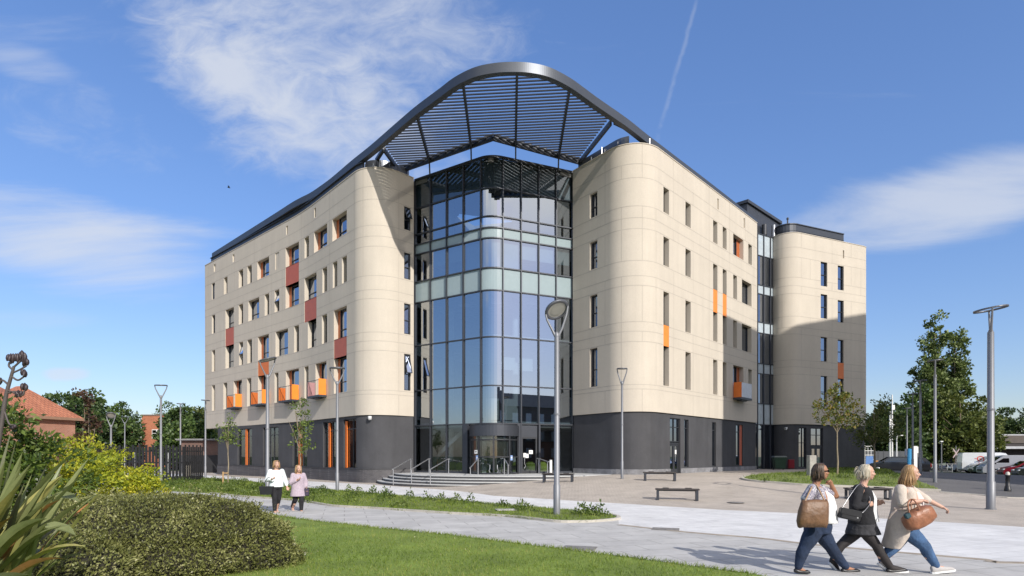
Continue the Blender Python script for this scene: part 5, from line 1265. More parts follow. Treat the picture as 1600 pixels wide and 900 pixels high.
# ------------------------------------------------------------------ parked vehicles
tyre = mat('tyre rubber', (.02, .02, .02), rough=.9); rim_m = mat('alloy rim', (.42, .43, .45), rough=.3, metal=.8)
car_glass = glass_mat('car window', (.6, .68, .75), .12, tcol=(.06, .07, .08))
lampc = mat('headlight lens', (.62, .64, .66), rough=.1, metal=.3); lampr = mat('tail light lens', (.35, .02, .02), rough=.2)
black_trim = mat('black car trim', (.02, .02, .022), rough=.5)
def paint(name, c, metal=.2): return mat(name, c, rough=.28, metal=metal, coat=.6, var=.03)
def vehicle(name, label, cat, loc, rz, W, prof, zsill, paint_m, wheels, wr, wins, group=None, lean=.12, zbelt=1.0, ztop=None, decals=None, fbody=None):
    """Side profile (x forward, z up) lofted across the width with tumblehome above the belt line."""
    t = thing(name, label, cat, loc, rz, group)
    ztop = ztop or max(p[1] for p in prof)
    def half(z): 
        k = max(0, (z - zbelt) / max(ztop - zbelt, .01)); k0 = max(0, (zbelt * .55 - z) / (zbelt * .55))
        return W / 2 - lean * k ** 1.3 - .05 * k0
    b = MB(); n = len(prof)
    # wheel arches cut into the lower edge of the profile
    low = []; xs = sorted(wheels, reverse=False); x_back, x_front = prof[0][0], prof[-1][0]
    for wx in xs:
        for k in range(9):
            a = PI - PI * k / 8; low.append((wx + math.cos(a) * wr * 1.2, max(zsill, wr * .9 + math.sin(a) * wr * 1.15)))
    outline = prof + low[::-1]
    L_ = [(x, half(z), z) for x, z in outline]; Rr = [(x, -half(z), z) for x, z in outline]; m = len(outline)
    inner = [(x, half(z) - .06, z) for x, z in outline]
    for i in range(len(prof) - 1):
        b.quad(L_[i], Rr[i], Rr[i + 1], L_[i + 1], 0, True)
    # side skins as strips, triangulated
    from mathutils.geometry import tessellate_polygon
    tri = tessellate_polygon([[Vector((x, z, 0)) for x, z in outline]])
    for f in tri:
        a, c, d = f; o = (outline[c][0] - outline[a][0]) * (outline[d][1] - outline[a][1]) - (outline[d][0] - outline[a][0]) * (outline[c][1] - outline[a][1])
        f = (a, c, d) if o > 0 else (a, d, c)
        b.add([Rr[i] for i in f], [(0, 1, 2)], 0); b.add([L_[i] for i in f][::-1], [(0, 1, 2)], 0)
    x0, x1 = min(p[0] for p in prof) + .1, max(p[0] for p in prof) - .1
    b.box(((x0 + x1) / 2, 0, zsill + .12), (x1 - x0, W - .25, .3), mi=1)
    b.build('body', [paint_m, black_trim], t)
    for wi in wins:
        b = MB(); fr, pts = wi
        if fr == 'side':
            for sg in (-1, 1):
                P = [(x, sg * (half(z) + .012), z) for x, z in pts]; P2 = [(x, sg * (half(z) - .02), z) for x, z in pts]
                b = MB(); b.add(P, [tuple(range(len(P)))[::-sg]]); b.build('side_window', car_glass, t)
        else:
            (xa, za), (xb, zb) = pts; nx, nz = (zb - za), -(xb - xa); l = math.hypot(nx, nz); sgn = 1 if fr == 'front' else -1; ox, oz = sgn * abs(nx) / l * .012, abs(nz) / l * .012
            ha, hb = half(za) - .08, half(zb) - .08
            b.quad((xa + ox, -ha, za + oz), (xa + ox, ha, za + oz), (xb + ox, hb, zb + oz), (xb + ox, -hb, zb + oz)); b.build('windscreen' if fr == 'front' else 'rear_window', car_glass, t)
    for wx in wheels:
        for sg in (-1, 1):
            y = sg * (W / 2 - .11); b = MB(); b.tube([(wx, y - sg * .1, wr), (wx, y - sg * .09, wr), (wx, y + sg * .09, wr), (wx, y + sg * .1, wr)], [wr * .88, wr, wr, wr * .9], 20); wl = b.build('wheel', tyre, t)
            b = MB(); b.tube([(wx, y + sg * .101, wr), (wx, y + sg * .112, wr)], [wr * .64, wr * .58], 16)
            for k in range(5): a = 2 * PI * k / 5; b.bar((wx, y + sg * .116, wr), (wx + math.cos(a) * wr * .6, y + sg * .116, wr + math.sin(a) * wr * .6), .02, .07)
            b.build('rim', rim_m, wl)
    xf = max(p[0] for p in prof); xr = min(p[0] for p in prof); zl = fbody or zbelt * .72
    fx = [x for x, z in prof if abs(z - zl) < .25 and x > 0]
    for sg in (-1, 1):
        b = MB(); b.box((xf - .10, sg * (W / 2 - .26), zl), (.22, .34, .17), bevel=.05); b.build('headlight', lampc, t)
        b = MB(); b.box((xr + .05, sg * (W / 2 - .14), zl + .12), (.12, .16, .34), bevel=.03); b.build('tail_light', lampr, t)
        b = MB(); b.box((xf - 1.35 if W < 1.9 else xf - .95, sg * (W / 2 + .09), zbelt + .06), (.14, .2, .15), bevel=.04); b.build('wing_mirror', black_trim, t)
    b = MB(); b.box((xf - .04, 0, zl - .28), (.12, W * .62, .18), bevel=.03); b.build('grille', black_trim, t)
    if decals:
        for nm, m_, fn in decals:
            b = MB(); fn(b, half); b.build(nm, m_, t)
    return t
def hatch(L): return [(-L / 2, .45), (-L / 2 - .02, .85), (-L / 2 + .12, 1.05), (-L / 2 + .45, 1.40), (-L / 2 + .9, 1.49), (-.1, 1.52), (.35, 1.47), (1.05, 1.02), (L / 2 - .35, .88), (L / 2 - .05, .68), (L / 2, .45), (L / 2 - .05, .28)]
def suv(L): return [(-L / 2, .5), (-L / 2 - .02, 1.0), (-L / 2 + .15, 1.30), (-L / 2 + .4, 1.62), (-L / 2 + .9, 1.70), (-.1, 1.72), (.4, 1.66), (1.1, 1.16), (L / 2 - .3, 1.02), (L / 2 - .04, .8), (L / 2, .5), (L / 2 - .05, .32)]
def vanp(L, h): return [(-L / 2, .45), (-L / 2, 1.2), (-L / 2 + .06, h - .1), (-L / 2 + .2, h), (L / 2 - 2.0, h), (L / 2 - 1.55, h - .08), (L / 2 - .85, 1.32), (L / 2 - .3, 1.12), (L / 2 - .06, .85), (L / 2, .5), (L / 2 - .05, .3)]
HEAD = math.atan2(.40, -.92)
def park(u_nose, Y, L):
    X = (u_nose - CX) / F * Y; c = Vector((X, Y)) - Vector((math.cos(HEAD), math.sin(HEAD))) * L / 2
    return (c.x, c.y, ground_z(c.x, c.y) + .005)
GV = 'vehicles parked in the row by the road'
white_v = paint('white van paint', (.66, .68, .70), .0); silver_v = paint('silver van paint', (.48, .50, .56), .35)
def side_win_h(L): return [('side', [(-L / 2 + .55, .98), (-L / 2 + .75, 1.36), (.25, 1.40), (.85, 1.0)]), ('front', [(1.0, 1.05), (.38, 1.44)]), ('rear', [(-L / 2 + .15, 1.1), (-L / 2 + .42, 1.38)])]
def side_win_s(L): return [('side', [(-L / 2 + .5, 1.12), (-L / 2 + .7, 1.55), (.3, 1.58), (.95, 1.14)]), ('front', [(1.05, 1.2), (.43, 1.63)]), ('rear', [(-L / 2 + .17, 1.34), (-L / 2 + .38, 1.58)])]
def van_wins(L, h): return [('side', [(L / 2 - 2.05, 1.28), (L / 2 - 2.05, h - .28), (L / 2 - 1.62, h - .28), (L / 2 - 1.02, 1.28)]), ('front', [(L / 2 - .88, 1.36), (L / 2 - 1.5, h - .14)])]
def ring_logo(b, half):
    for sg in (-1, 1):
        for k in range(20):
            a, c = 2 * PI * k / 20, 2 * PI * (k + 1) / 20
            for r0, r1 in ((.20, .29),):
                P = [(-1.05 + math.cos(q) * r * 1.15, sg * (half(1.62 + math.sin(q) * r) + .012), 1.62 + math.sin(q) * r) for q, r in ((a, r0), (c, r0), (c, r1), (a, r1))]
                b.add(P, [(0, 1, 2, 3)[::sg]])
        for x in (-1.5, -.6): b.add([(x - .08, sg * (half(1.6) + .012), 1.6), (x + .08, sg * (half(1.6) + .012), 1.6), (x + .08, sg * (half(1.66) + .012), 1.66), (x - .08, sg * (half(1.66) + .012), 1.66)], [(0, 1, 2, 3)[::sg]])
        b.add([(-1.15, sg * (half(1.6) + .013), 1.58), (-.93, sg * (half(1.6) + .013), 1.58), (-.93, sg * (half(1.66) + .013), 1.66), (-1.15, sg * (half(1.66) + .013), 1.66)], [(0, 1, 2, 3)[::sg]])
def blue_line(b, half):
    for sg in (-1, 1):
        for k in range(6):
            x = -.7 - k * .17; w = .10 if k != 2 else .05
            b.add([(x - w / 2, sg * (half(1.2) + .012), 1.16), (x + w / 2, sg * (half(1.2) + .012), 1.16), (x + w / 2, sg * (half(1.3) + .012), 1.26 + .06 * (k % 2)), (x - w / 2, sg * (half(1.3) + .012), 1.26 + .06 * (k % 2))], [(0, 1, 2, 3)[::sg]])
red_l = mat('red logo paint', (.62, .06, .05), rough=.4); blue_l = mat('pale blue lettering', (.25, .35, .6), rough=.4); navy_l = mat('navy lettering', (.04, .05, .14), rough=.4)
L = 4.1; vehicle('parked_car', 'small blue grey hatchback at the far end of the parked row', 'car', park(1482, 69, L), HEAD, 1.74, hatch(L), .25, paint('blue grey car', (.10, .13, .18)), (-1.25, 1.25), .31, side_win_h(L), GV, zbelt=.95)
L = 5.4; vehicle('parked_van', 'tall white van with a red ring logo and pale blue lettering', 'van', park(1499, 65, L), HEAD + PI, 2.0, vanp(L, 2.28), .3, white_v, (-1.65, 1.75), .34, van_wins(L, 2.28), GV, zbelt=1.2, lean=.1, decals=[('logo', red_l, ring_logo), ('lettering', blue_l, blue_line)])
L = 4.5; vehicle('parked_car', 'dark green and black car between the two vans', 'car', park(1516, 61, L), HEAD, 1.85, suv(L), .3, paint('dark green car', (.02, .035, .035)), (-1.35, 1.4), .35, side_win_s(L), GV, zbelt=1.08)
L = 5.2; vehicle('parked_van', 'silver grey van just behind the tall open ring lamp', 'van', park(1530, 57, L), HEAD, 1.96, vanp(L, 1.98), .3, silver_v, (-1.55, 1.6), .34, van_wins(L, 1.98), GV, zbelt=1.15, lean=.1)
def po_text(b, half):
    # letters P and O as strokes, with small marks before them
    def q(x, z, w, h):
        for sg in (-1, 1): b.add([(x, sg * (half(z) + .012), z), (x - w, sg * (half(z) + .012), z), (x - w, sg * (half(z + h) + .012), z + h), (x, sg * (half(z + h) + .012), z + h)], [(0, 1, 2, 3)[::-sg]])
    z = 1.2
    for k in range(4): q(1.35 - k * .3, z + .22, .14, .12)
    x = 0.1; q(x, z, .10, .5); q(x - .10, z + .42, .2, .08); q(x - .10, z + .2, .2, .08); q(x - .28, z + .26, .08, .18)
    x = -.5; q(x, z + .06, .10, .38); q(x - .32, z + .06, .10, .38); q(x - .08, z + .42, .26, .08); q(x - .08, z, .26, .08)
L = 5.6; X, Y = 52.2, 62.0; c = Vector((X, Y)); vehicle('parked_van', 'white van with dark blue PO lettering at the right edge', 'van', (X, Y, ground_z(X, Y)), HEAD, 2.0, vanp(L, 2.0), .3, white_v, (-1.7, 1.8), .34, van_wins(L, 2.0), GV, zbelt=1.2, lean=.08, decals=[('lettering', navy_l, po_text)])
L = 4.1; vehicle('parked_car', 'dark red hatchback behind the black bollard', 'car', park(1562, 53, L), HEAD, 1.76, hatch(L), .25, paint('dark red car', (.20, .012, .025)), (-1.25, 1.25), .31, side_win_h(L), GV, zbelt=.95)
L = 4.2; vehicle('parked_car', 'black car cut off by the right edge of the picture', 'car', park(1585, 49.5, L), HEAD, 1.78, hatch(L), .25, paint('black car', (.02, .024, .026)), (-1.3, 1.3), .32, side_win_h(L), GV, zbelt=.95)
GS = 'dark cars parked by the site fence'
L = 4.3; x, y, z = pos(1394, 55); vehicle('parked_car', 'dark grey car with a pale windscreen before the timber boards', 'car', (x, y, z), 2.7, 1.8, hatch(L), .25, paint('dark grey car', (.022, .024, .03)), (-1.3, 1.3), .32, side_win_h(L), GS, zbelt=.95)
L = 4.5; x, y, z = pos(1411, 58); vehicle('parked_car', 'black car beside the dark grey one, nearest the blue sign', 'car', (x, y, z), 2.5, 1.85, suv(L), .3, paint('black suv', (.02, .02, .024)), (-1.35, 1.4), .35, side_win_s(L), GS, zbelt=1.08)
# ------------------------------------------------------------------ plants
bark = mat('grey brown bark', (.16, .125, .09), rough=.9, var=.25, vscale=6, bump=.4, bscale=30)
bark_pale = mat('pale young bark', (.27, .22, .15), rough=.85, var=.2, vscale=8)
def dirs_rand(n, up=0.2, out=None, spread=1.0):
    d = RNG.normal(size=(n, 3)) * spread
    d[:, 2] += up
    if out is not None: d += out
    return d
def crown_points(ells, n, clump=0.45, nclump=60, shell=0.35):
    """Leaf positions in clumps spread through several ellipsoids, denser to the outside."""
    vol = np.array([e[3] * e[4] * e[5] for e in ells]) ** .75; vol /= vol.sum(); P = []; O = []
    for e, v in zip(ells, vol):
        k = max(4, int(nclump * v)); d = RNG.normal(size=(k, 3)); d /= np.linalg.norm(d, axis=1, keepdims=True)
        r = (shell + (1 - shell) * RNG.random(k) ** .6)[:, None]; c = np.array(e[:3]) + d * r * np.array(e[3:6])
        m = int(n * v / k) + 1
        idx = np.repeat(np.arange(k), m); s = clump * RNG.uniform(.55, 1.35, k)[idx][:, None]
        g = RNG.normal(size=(len(idx), 3)); g /= np.linalg.norm(g, axis=1, keepdims=True); rr = RNG.random(len(idx))[:, None] ** .45
        q = c[idx] + g * rr * s * np.array([1, 1, .8]); P.append(q); O.append(g * .8 + d[idx] * .5)
    return np.concatenate(P), np.concatenate(O)
def tree(name, label, x, y, h, trunk_h, r0, ells, n, leaf, mats, group=None, clump=.5, nclump=60, limbs=7, bk=bark, lean=(0, 0), shell=.35, cat='tree', split=None):
    zg = ground_z(x, y); t = thing(name, label, cat, (x, y, zg), group=group)
    rnd = random.Random(int(x * 31 + y * 7)); b = MB()
    stems = split or [(lean[0], lean[1])]
    for sx, sy in stems:
        pts = [(sx * k * .3, sy * k * .3, 0) if k == 0 else (sx * k / 6 + rnd.uniform(-.02, .02) * h * .3, sy * k / 6 + rnd.uniform(-.02, .02) * h * .3, h * .86 * k / 6) for k in range(7)]
        pts[0] = (0, 0, -.1)
        b.tube(pts, [r0 * (1 - k / 7.2) for k in range(7)], 9)
        P, _ = crown_points(ells, limbs, .1, limbs, .5)
        for q in P[:limbs]:
            k = min(1, max(trunk_h * 1.02, q[2] * .55) / (h * .86)); s = Vector((sx * k, sy * k, h * .86 * k)); e = Vector(q); m = s.lerp(e, .5) + Vector((0, 0, .06 * h * rnd.random()))
            b.tube([s, m, e], [r0 * .42 * (1 - k * .6), r0 * .26 * (1 - k * .5), r0 * .08], 6)
    b.build('trunk', bk, t)
    P, O = crown_points(ells, n, clump, nclump, shell); leaf_cloud('crown', P, dirs_rand(len(P), .25, O * 1.2), leaf[0], leaf[1], mats, t)
    return t
G = lambda *c: c
m_green = leaf_mat('mid green leaves', [G(.03, .055, .014), G(.065, .11, .028), G(.10, .16, .038), G(.16, .22, .055)], trans=.25)
m_dark = leaf_mat('dark green leaves', [G(.02, .04, .013), G(.045, .08, .022), G(.075, .12, .032), G(.11, .16, .045)], trans=.2)
m_olive = leaf_mat('olive green leaves', [G(.045, .065, .015), G(.09, .12, .026), G(.14, .17, .04), G(.20, .22, .055)], trans=.3)
m_poplar = leaf_mat('poplar leaves', [G(.055, .08, .02), G(.11, .155, .04), G(.17, .22, .06), G(.27, .32, .12)], trans=.25)
m_young = leaf_mat('young tree leaves', [G(.06, .085, .015), G(.11, .15, .03), G(.17, .20, .04), G(.24, .21, .04), G(.26, .16, .03)], trans=.35)
m_young2 = leaf_mat('fresh young leaves', [G(.06, .095, .02), G(.11, .16, .035), G(.18, .24, .05), G(.22, .28, .09)], trans=.35)
m_laurel = leaf_mat('laurel leaves', [G(.025, .05, .010), G(.06, .10, .02), G(.11, .16, .03), G(.17, .22, .05)], rough=.35, trans=.25)
m_yellow = leaf_mat('golden privet leaves', [G(.13, .18, .016), G(.28, .33, .025), G(.47, .46, .035), G(.64, .54, .05)], trans=.3, patch=.9)
m_purple = leaf_mat('copper leaves', [G(.03, .014, .012), G(.07, .03, .02), G(.11, .055, .03), G(.09, .085, .03)], trans=.25)
m_hedge = leaf_mat('hebe hedge leaves', [G(.065, .052, .028), G(.11, .118, .034), G(.17, .182, .052), G(.27, .275, .095), G(.38, .36, .17)], rough=.42, trans=.2, patch=1.6)
m_hebe2 = leaf_mat('hedge stems', [G(.05, .035, .02), G(.09, .065, .035)], trans=.1)

# far right trees
def pt(u, Y): return ((u - CX) / F * Y, Y)
x, y = pt(1462, 82); k = 82 / F
tree('poplar_tree', 'tall poplar, higher and left of the two pointed crowns at the right', x, y, 22.0, 2.5, .38, [(0, 0, 17.5, 1.6, 1.6, 4.6), (-.6, 0, 12, 2.4, 2.4, 4.5), (-1.3, 0, 7, 3.0, 2.6, 4.5), (-.8, 0, 3.2, 2.8, 2.4, 3.0), (.8, 0, 10, 2.2, 2, 4)], 19000, (.38, .26), m_poplar, group='two pointed poplars by the road', clump=.75, nclump=230, limbs=16, shell=.2)
x, y = pt(1492, 84)
tree('poplar_tree', 'narrower poplar, right one of the two pointed crowns at the right', x, y, 20.5, 2.5, .32, [(.2, 0, 17.2, 1.2, 1.2, 3.6), (.4, 0, 12.2, 2.0, 2.0, 3.6), (.6, 0, 7.5, 2.4, 2.2, 4), (1.0, 0, 4.5, 2.8, 2.2, 3.5)], 14000, (.38, .26), m_poplar, group='two pointed poplars by the road', clump=.7, nclump=180, limbs=16, shell=.2)
for nm, u, Y, h, w, mt, lab in [('broadleaf_tree', 1500, 76, 10.5, 4.0, m_olive, 'sunlit olive green tree below the poplars, behind the first van'), ('broadleaf_tree', 1520, 95, 10.5, 4.4, m_green, 'rounded green tree at the right foot of the poplars'), ('broadleaf_tree', 1443, 78, 11.2, 3.6, m_green, 'green tree at the left foot of the poplars'), ('broadleaf_tree', 1416, 92, 10.5, 4.6, m_dark, 'dark tree left of the poplars, above the blue sign'), ('broadleaf_tree', 1562, 100, 10.6, 5.0, m_dark, 'dark spreading tree behind the tall open ring lamp'), ('broadleaf_tree', 1608, 98, 10.2, 6.0, m_dark, 'dark tree cut by the right edge of the picture'), ('broadleaf_tree', 1394, 70, 8.0, 2.9, m_dark, 'shady tree behind the white mast')]:
    x, y = pt(u, Y); tree(nm, lab, x, y, h, h * .2, .3, [(0, 0, h * .62, w, w * .8, h * .36), (-w * .45, 0, h * .45, w * .75, w * .6, h * .3), (w * .5, 0, h * .42, w * .7, w * .6, h * .3), (0, -w * .3, h * .3, w * .95, w * .6, h * .24)], 10000, (.42, .28), mt, group='leafy trees beyond the road', clump=.9, nclump=140, limbs=9)
# trees by the tower
x, y = pt(1308, 33.5); tree('young_tree', 'slender young tree with yellowing leaves on the grass island', x, y, 5.3, 2.4, .055, [(-.1, 0, 4.0, 1.25, 1.1, 1.05), (.15, 0, 4.6, .75, .7, .7), (-.4, 0, 3.4, .85, .8, .6), (.5, 0, 3.3, .8, .7, .55)], 1500, (.15, .105), m_young, clump=.28, nclump=75, limbs=12, bk=bark_pale, shell=.15)
x, y = pt(1366, 46); tree('young_tree', 'bushy grey green tree right of the far tower, behind the yellowing young tree', x, y, 6.2, 1.6, .09, [(0, 0, 3.6, 1.9, 1.6, 1.5), (.5, 0, 5.0, .9, .8, 1.1), (-.4, 0, 2.6, 1.5, 1.4, 1.0), (.9, 0, 2.8, 1.0, 1.0, .9)], 3600, (.15, .10), m_olive, clump=.35, nclump=110, limbs=12, bk=bark_pale, shell=.2)
# young trees on the verge at the left
x, y = gp(356.5, 758); tree('young_tree', 'thin young tree with pale leaves beside a wooden stake', x, y, 4.3, 1.9, .045, [(0, 0, 3.3, .62, .55, .75), (-.25, 0, 2.8, .5, .5, .5), (.25, 0, 2.7, .5, .45, .5), (0, 0, 3.9, .3, .3, .4)], 520, (.13, .085), m_young2, clump=.2, nclump=40, limbs=11, bk=bark_pale, shell=.1)
b = MB((x, y, 0)); b.cyl((x - .28, y - .05, -.05), .045, .85, 8); b.box((x - .12, y - .05, .72), (.3, .05, .06)); o = b.build('tree_stake', mat('raw timber stake', (.42, .27, .13), rough=.85)); o.location = (x, y, ground_z(x, y)); props(o, 'short raw timber stake with a tie beside the thin young tree', 'stake')
x, y = gp(469, 764); tree('young_tree', 'taller slender young tree before the balconies of the left wing', x, y, 5.2, 1.5, .045, [(.1, 0, 4.6, .4, .4, .6), (0, 0, 3.6, .62, .6, .8), (.2, 0, 2.7, .65, .6, .7), (-.1, 0, 2.1, .5, .4, .4)], 720, (.13, .085), m_young2, clump=.2, nclump=55, limbs=14, bk=bark_pale, shell=.1)

# trees in the left background
for nm, u, Y, h, w, mt, lab in [('broadleaf_tree', 118, 74, 10.2, 4.2, m_dark, 'dark rounded tree right of the hipped tile roof'), ('broadleaf_tree', 148, 80, 10.4, 4.2, m_green, 'tall green tree behind the copper shrub'), ('broadleaf_tree', 172, 84, 9.2, 4.0, m_dark, 'dark green tree left of the small poplar'), ('broadleaf_tree', 196, 97, 7.2, 2.6, m_green, 'lower green tree touching the distant brick block'), ('broadleaf_tree', 88, 95, 8.2, 5.0, m_dark, 'tree top showing just above the hipped tile roof'), ('broadleaf_tree', 283, 76, 8.2, 2.5, m_dark, 'round dark tree between the brick block and the building'), ('broadleaf_tree', 296, 72, 7.0, 2.9, m_green, 'rounded green tree beside the left end of the building'), ('broadleaf_tree', 258, 120, 12.6, 4.2, m_green, 'distant tree top above the round dark tree'), ('broadleaf_tree', 322, 84, 9.0, 3.2, m_olive, 'pale willow like tree half hidden by the left end of the building'), ('broadleaf_tree', 228, 130, 9.5, 6.0, m_green, 'far green trees behind the brick block')]:
    x, y = pt(u, Y); tree(nm, lab, x, y, h, h * .2, .3, [(0, 0, h * .62, w, w * .8, h * .36), (-w * .45, 0, h * .45, w * .75, w * .6, h * .3), (w * .5, 0, h * .42, w * .7, w * .6, h * .3), (0, -w * .3, h * .28, w * .95, w * .6, h * .24)], 9000, (.42, .28), mt, group='leafy trees at the left', clump=.85, nclump=130, limbs=8)
x, y = pt(192, 84); tree('poplar_tree', 'small pointed poplar among the left trees', x, y, 10.2, 1.5, .2, [(0, 0, 8.3, .75, .75, 1.8), (0, 0, 6, 1.1, 1.1, 2.2), (0, 0, 3.5, 1.2, 1.1, 2.5)], 3000, (.26, .16), m_dark, clump=.5, nclump=60, limbs=8, shell=.2)

# bushes in the left middle ground
def bush(name, label, x, y, ells, n, leaf, mats, clump, nclump, stems=10, r=.03, shell=.55, up=.35, fold=.25, group=None):
    zg = ground_z(x, y); t = thing(name, label, 'bush', (x, y, zg), group=group); b = MB()
    P, O = crown_points(ells, stems, .05, stems, .6)
    for q in P[:stems]: b.tube([(q[0] * .08, q[1] * .08, -.05), (q[0] * .5, q[1] * .5, q[2] * .6), tuple(q)], [r, r * .7, r * .25], 6)
    b.build('stem', bark, t); P, O = crown_points(ells, n, clump, nclump, shell); P = P[P[:, 2] > .02] ; O = O[:len(P)]
    leaf_cloud('foliage', P, dirs_rand(len(P), up, np.resize(O, P.shape) * 1.3), leaf[0], leaf[1], mats, t, fold=fold); return t
bush('laurel_bush', 'big glossy dark green laurel bush behind the flax', -13.1, 14.2, [(0, 0, 1.7, 1.7, 1.4, 1.5), (1.3, .2, 1.2, 1.1, 1.2, 1.1), (-1.2, 0, 1.9, 1.5, 1.3, 1.5), (.2, -.3, 2.5, 1.0, .8, .55)], 9500, (.155, .068), m_laurel, .33, 170)
bush('privet_bush', 'bright yellow green bush beside the path, in front of the black fence', -13.3, 19.3, [(0, 0, 1.05, 1.15, 1.0, 1.0), (.75, -.1, .75, .9, .9, .75), (-1.0, 0, 1.5, 1.0, .9, .95), (1.1, 0, .5, .7, .7, .5), (-1.7, .2, 1.3, .8, .8, .9)], 11500, (.10, .056), m_yellow, .24, 190)
bush('privet_bush', 'yellow green bush between the laurel and the flax leaves', -13.0, 16.3, [(0, 0, 1.0, 1.2, .9, 1.0), (-1.2, 0, 1.0, 1.0, .9, .95), (1.1, .2, .85, .8, .8, .85)], 8000, (.10, .056), m_yellow, .24, 150)
bush('copper_shrub', 'tall thin dark copper leaved shrub rising before the left trees', -15.3, 21.0, [(0, 0, 1.6, .42, .4, 1.5), (.08, 0, 3.1, .30, .3, .9), (-.1, 0, 3.9, .35, .3, .3), (.25, 0, .9, .6, .5, .8)], 2300, (.11, .07), m_purple, .2, 75, shell=.1, up=-.1)
bush('copper_shrub', 'low dark copper leaved shrub beside the tall thin one', -16.4, 21.6, [(0, 0, 1.5, .8, .7, .85), (.6, 0, 1.1, .6, .6, .7)], 2300, (.11, .07), m_purple, .25, 60)

# the big clipped hedge in the foreground
def dome_hedge(label, cx, cy, rx, ry, h, rot, n, leaf):
    t = thing('hedge', label, 'hedge', (cx, cy, 0)); b = MB(); N = 40; M_ = 14; vs = []; fs = []
    cr, sr = math.cos(rot), math.sin(rot)
    def surf(a, e):
        w = 1 + .06 * math.sin(3 * a + .7) + .04 * math.sin(7 * a + 2) + .03 * math.sin(5 * e * 3 + a * 2)
        x, y = rx * math.cos(a) * math.cos(e) ** .86 * w, ry * math.sin(a) * math.cos(e) ** .86 * w; z = h * math.sin(e) ** .9 * (1 + .06 * math.sin(a * 2 + 1) * math.cos(e) + .03 * math.sin(5 * a) * math.cos(e))
        return Vector((x * cr - y * sr, x * sr + y * cr, z))
    for j in range(M_ + 1):
        for i in range(N): vs.append(surf(2 * PI * i / N, PI / 2 * j / M_) * .93)
    for j in range(M_):
        for i in range(N): fs.append((j * N + i, j * N + (i + 1) % N, (j + 1) * N + (i + 1) % N, (j + 1) * N + i))
    b.add(vs, fs, 0, True); b.build('inner_growth', mat('hedge interior twigs', (.022, .02, .011), rough=.95, var=.4, vscale=20), t)
    A = RNG.uniform(0, 2 * PI, n); E = np.arcsin(RNG.random(n) ** .9); P = np.zeros((n, 3)); D = np.zeros((n, 3))
    for i in range(n):
        p = surf(A[i], E[i]); P[i] = p * (1 - .085 * RNG.random() ** 1.5) + Vector((0, 0, 0)); D[i] = (p.x / rx, p.y / ry, p.z / h * .9 + .3)
    # small sprigs stand out of the clipped surface
    k = RNG.random(n) < .05; P[k] *= 1 + .05 * RNG.random((k.sum(), 1))
    leaf_cloud('foliage', P, D * .75 + RNG.normal(size=(n, 3)) * .75, leaf[0], leaf[1], m_hedge, t, fold=.3)
    ns = 700; a = RNG.uniform(0, 2 * PI, ns); e = np.arcsin(RNG.random(ns) ** .9); Q = []; O = []
    for i in range(ns):
        p = surf(a[i], e[i]); nrm = Vector((p.x / rx, p.y / ry, p.z / h + .6)).normalized(); Lh = RNG.uniform(.04, .13) + .12 * (RNG.random() < .12)
        for q in range(8): Q.append(p + nrm * Lh * q / 7 + Vector(RNG.normal(size=3) * .012)); O.append(tuple(nrm + Vector(RNG.normal(size=3) * .8)))
    leaf_cloud('shoots', np.array([tuple(q) for q in Q]), np.array(O), leaf[0], leaf[1], m_hedge, t, fold=.3)
    return t
dome_hedge('wide low clipped olive brown hedge filling the lower left of the lawn', -5.85, 9.15, 2.32, 1.8, 1.13, 0.0, 62000, (.042, .019))
dome_hedge('low clipped hedge under the flax leaves at the bottom left corner', -6.9, 7.4, 2.1, 1.5, .82, 0.0, 26000, (.046, .021))

# New Zealand flax: long keeled leaves from one base, a dark flower stalk
flax_g = mat('flax leaf green', (.22, .24, .10), rough=.36, var=.25, vscale=3, spec=.6, col2=(.12, .145, .05))
flax_y = mat('flax leaf striped yellow', (.40, .35, .12), rough=.38, var=.2, vscale=3, spec=.6, col2=(.22, .23, .07))
flax_o = mat('flax leaf aged orange', (.36, .15, .045), rough=.45, var=.25, vscale=4, spec=.5, col2=(.22, .13, .05))
flax_d = mat('flax leaf dark', (.12, .125, .06), rough=.4, var=.3, vscale=4, spec=.6)
def flax_leaf(base, tip, w, sag, m, parent, twist=0.0):
    base, tip = Vector(base), Vector(tip); n = 12; b = MB(parent.location); d = tip - base; side0 = d.cross(Vector((0, 0, 1))).normalized()
    side0 = Matrix.Rotation(twist, 3, d.normalized()) @ side0; prev = None
    for i in range(n + 1):
        s = i / n; c = base + d * s + Vector((0, 0, sag * (s - s * s) * 4)); w_ = w * min(1, 2.8 * (1 - s) ** .75 + .01) * (0.55 + .45 * min(1, s * 4)) * .5
        nn = d.cross(side0).normalized() * w_ * .5
        row = [c - side0 * w_ - nn, c - side0 * w_ * .45 - nn * .3, c + nn * .15, c + side0 * w_ * .45 - nn * .3, c + side0 * w_ - nn]
        if prev:
            for k in range(4): b.quad(prev[k], prev[k + 1], row[k + 1], row[k], 0, True)
        prev = row
    b.build('leaf', m, parent)
FX = thing('flax_plant', 'large sword leaved flax with striped green, yellow and orange leaves at the left edge', 'plant', (-4.5, 5.0, 0))
fb = Vector((-4.7, 5.0, 0.12))
g_, y_, o_, d_ = flax_g, flax_y, flax_o, flax_d
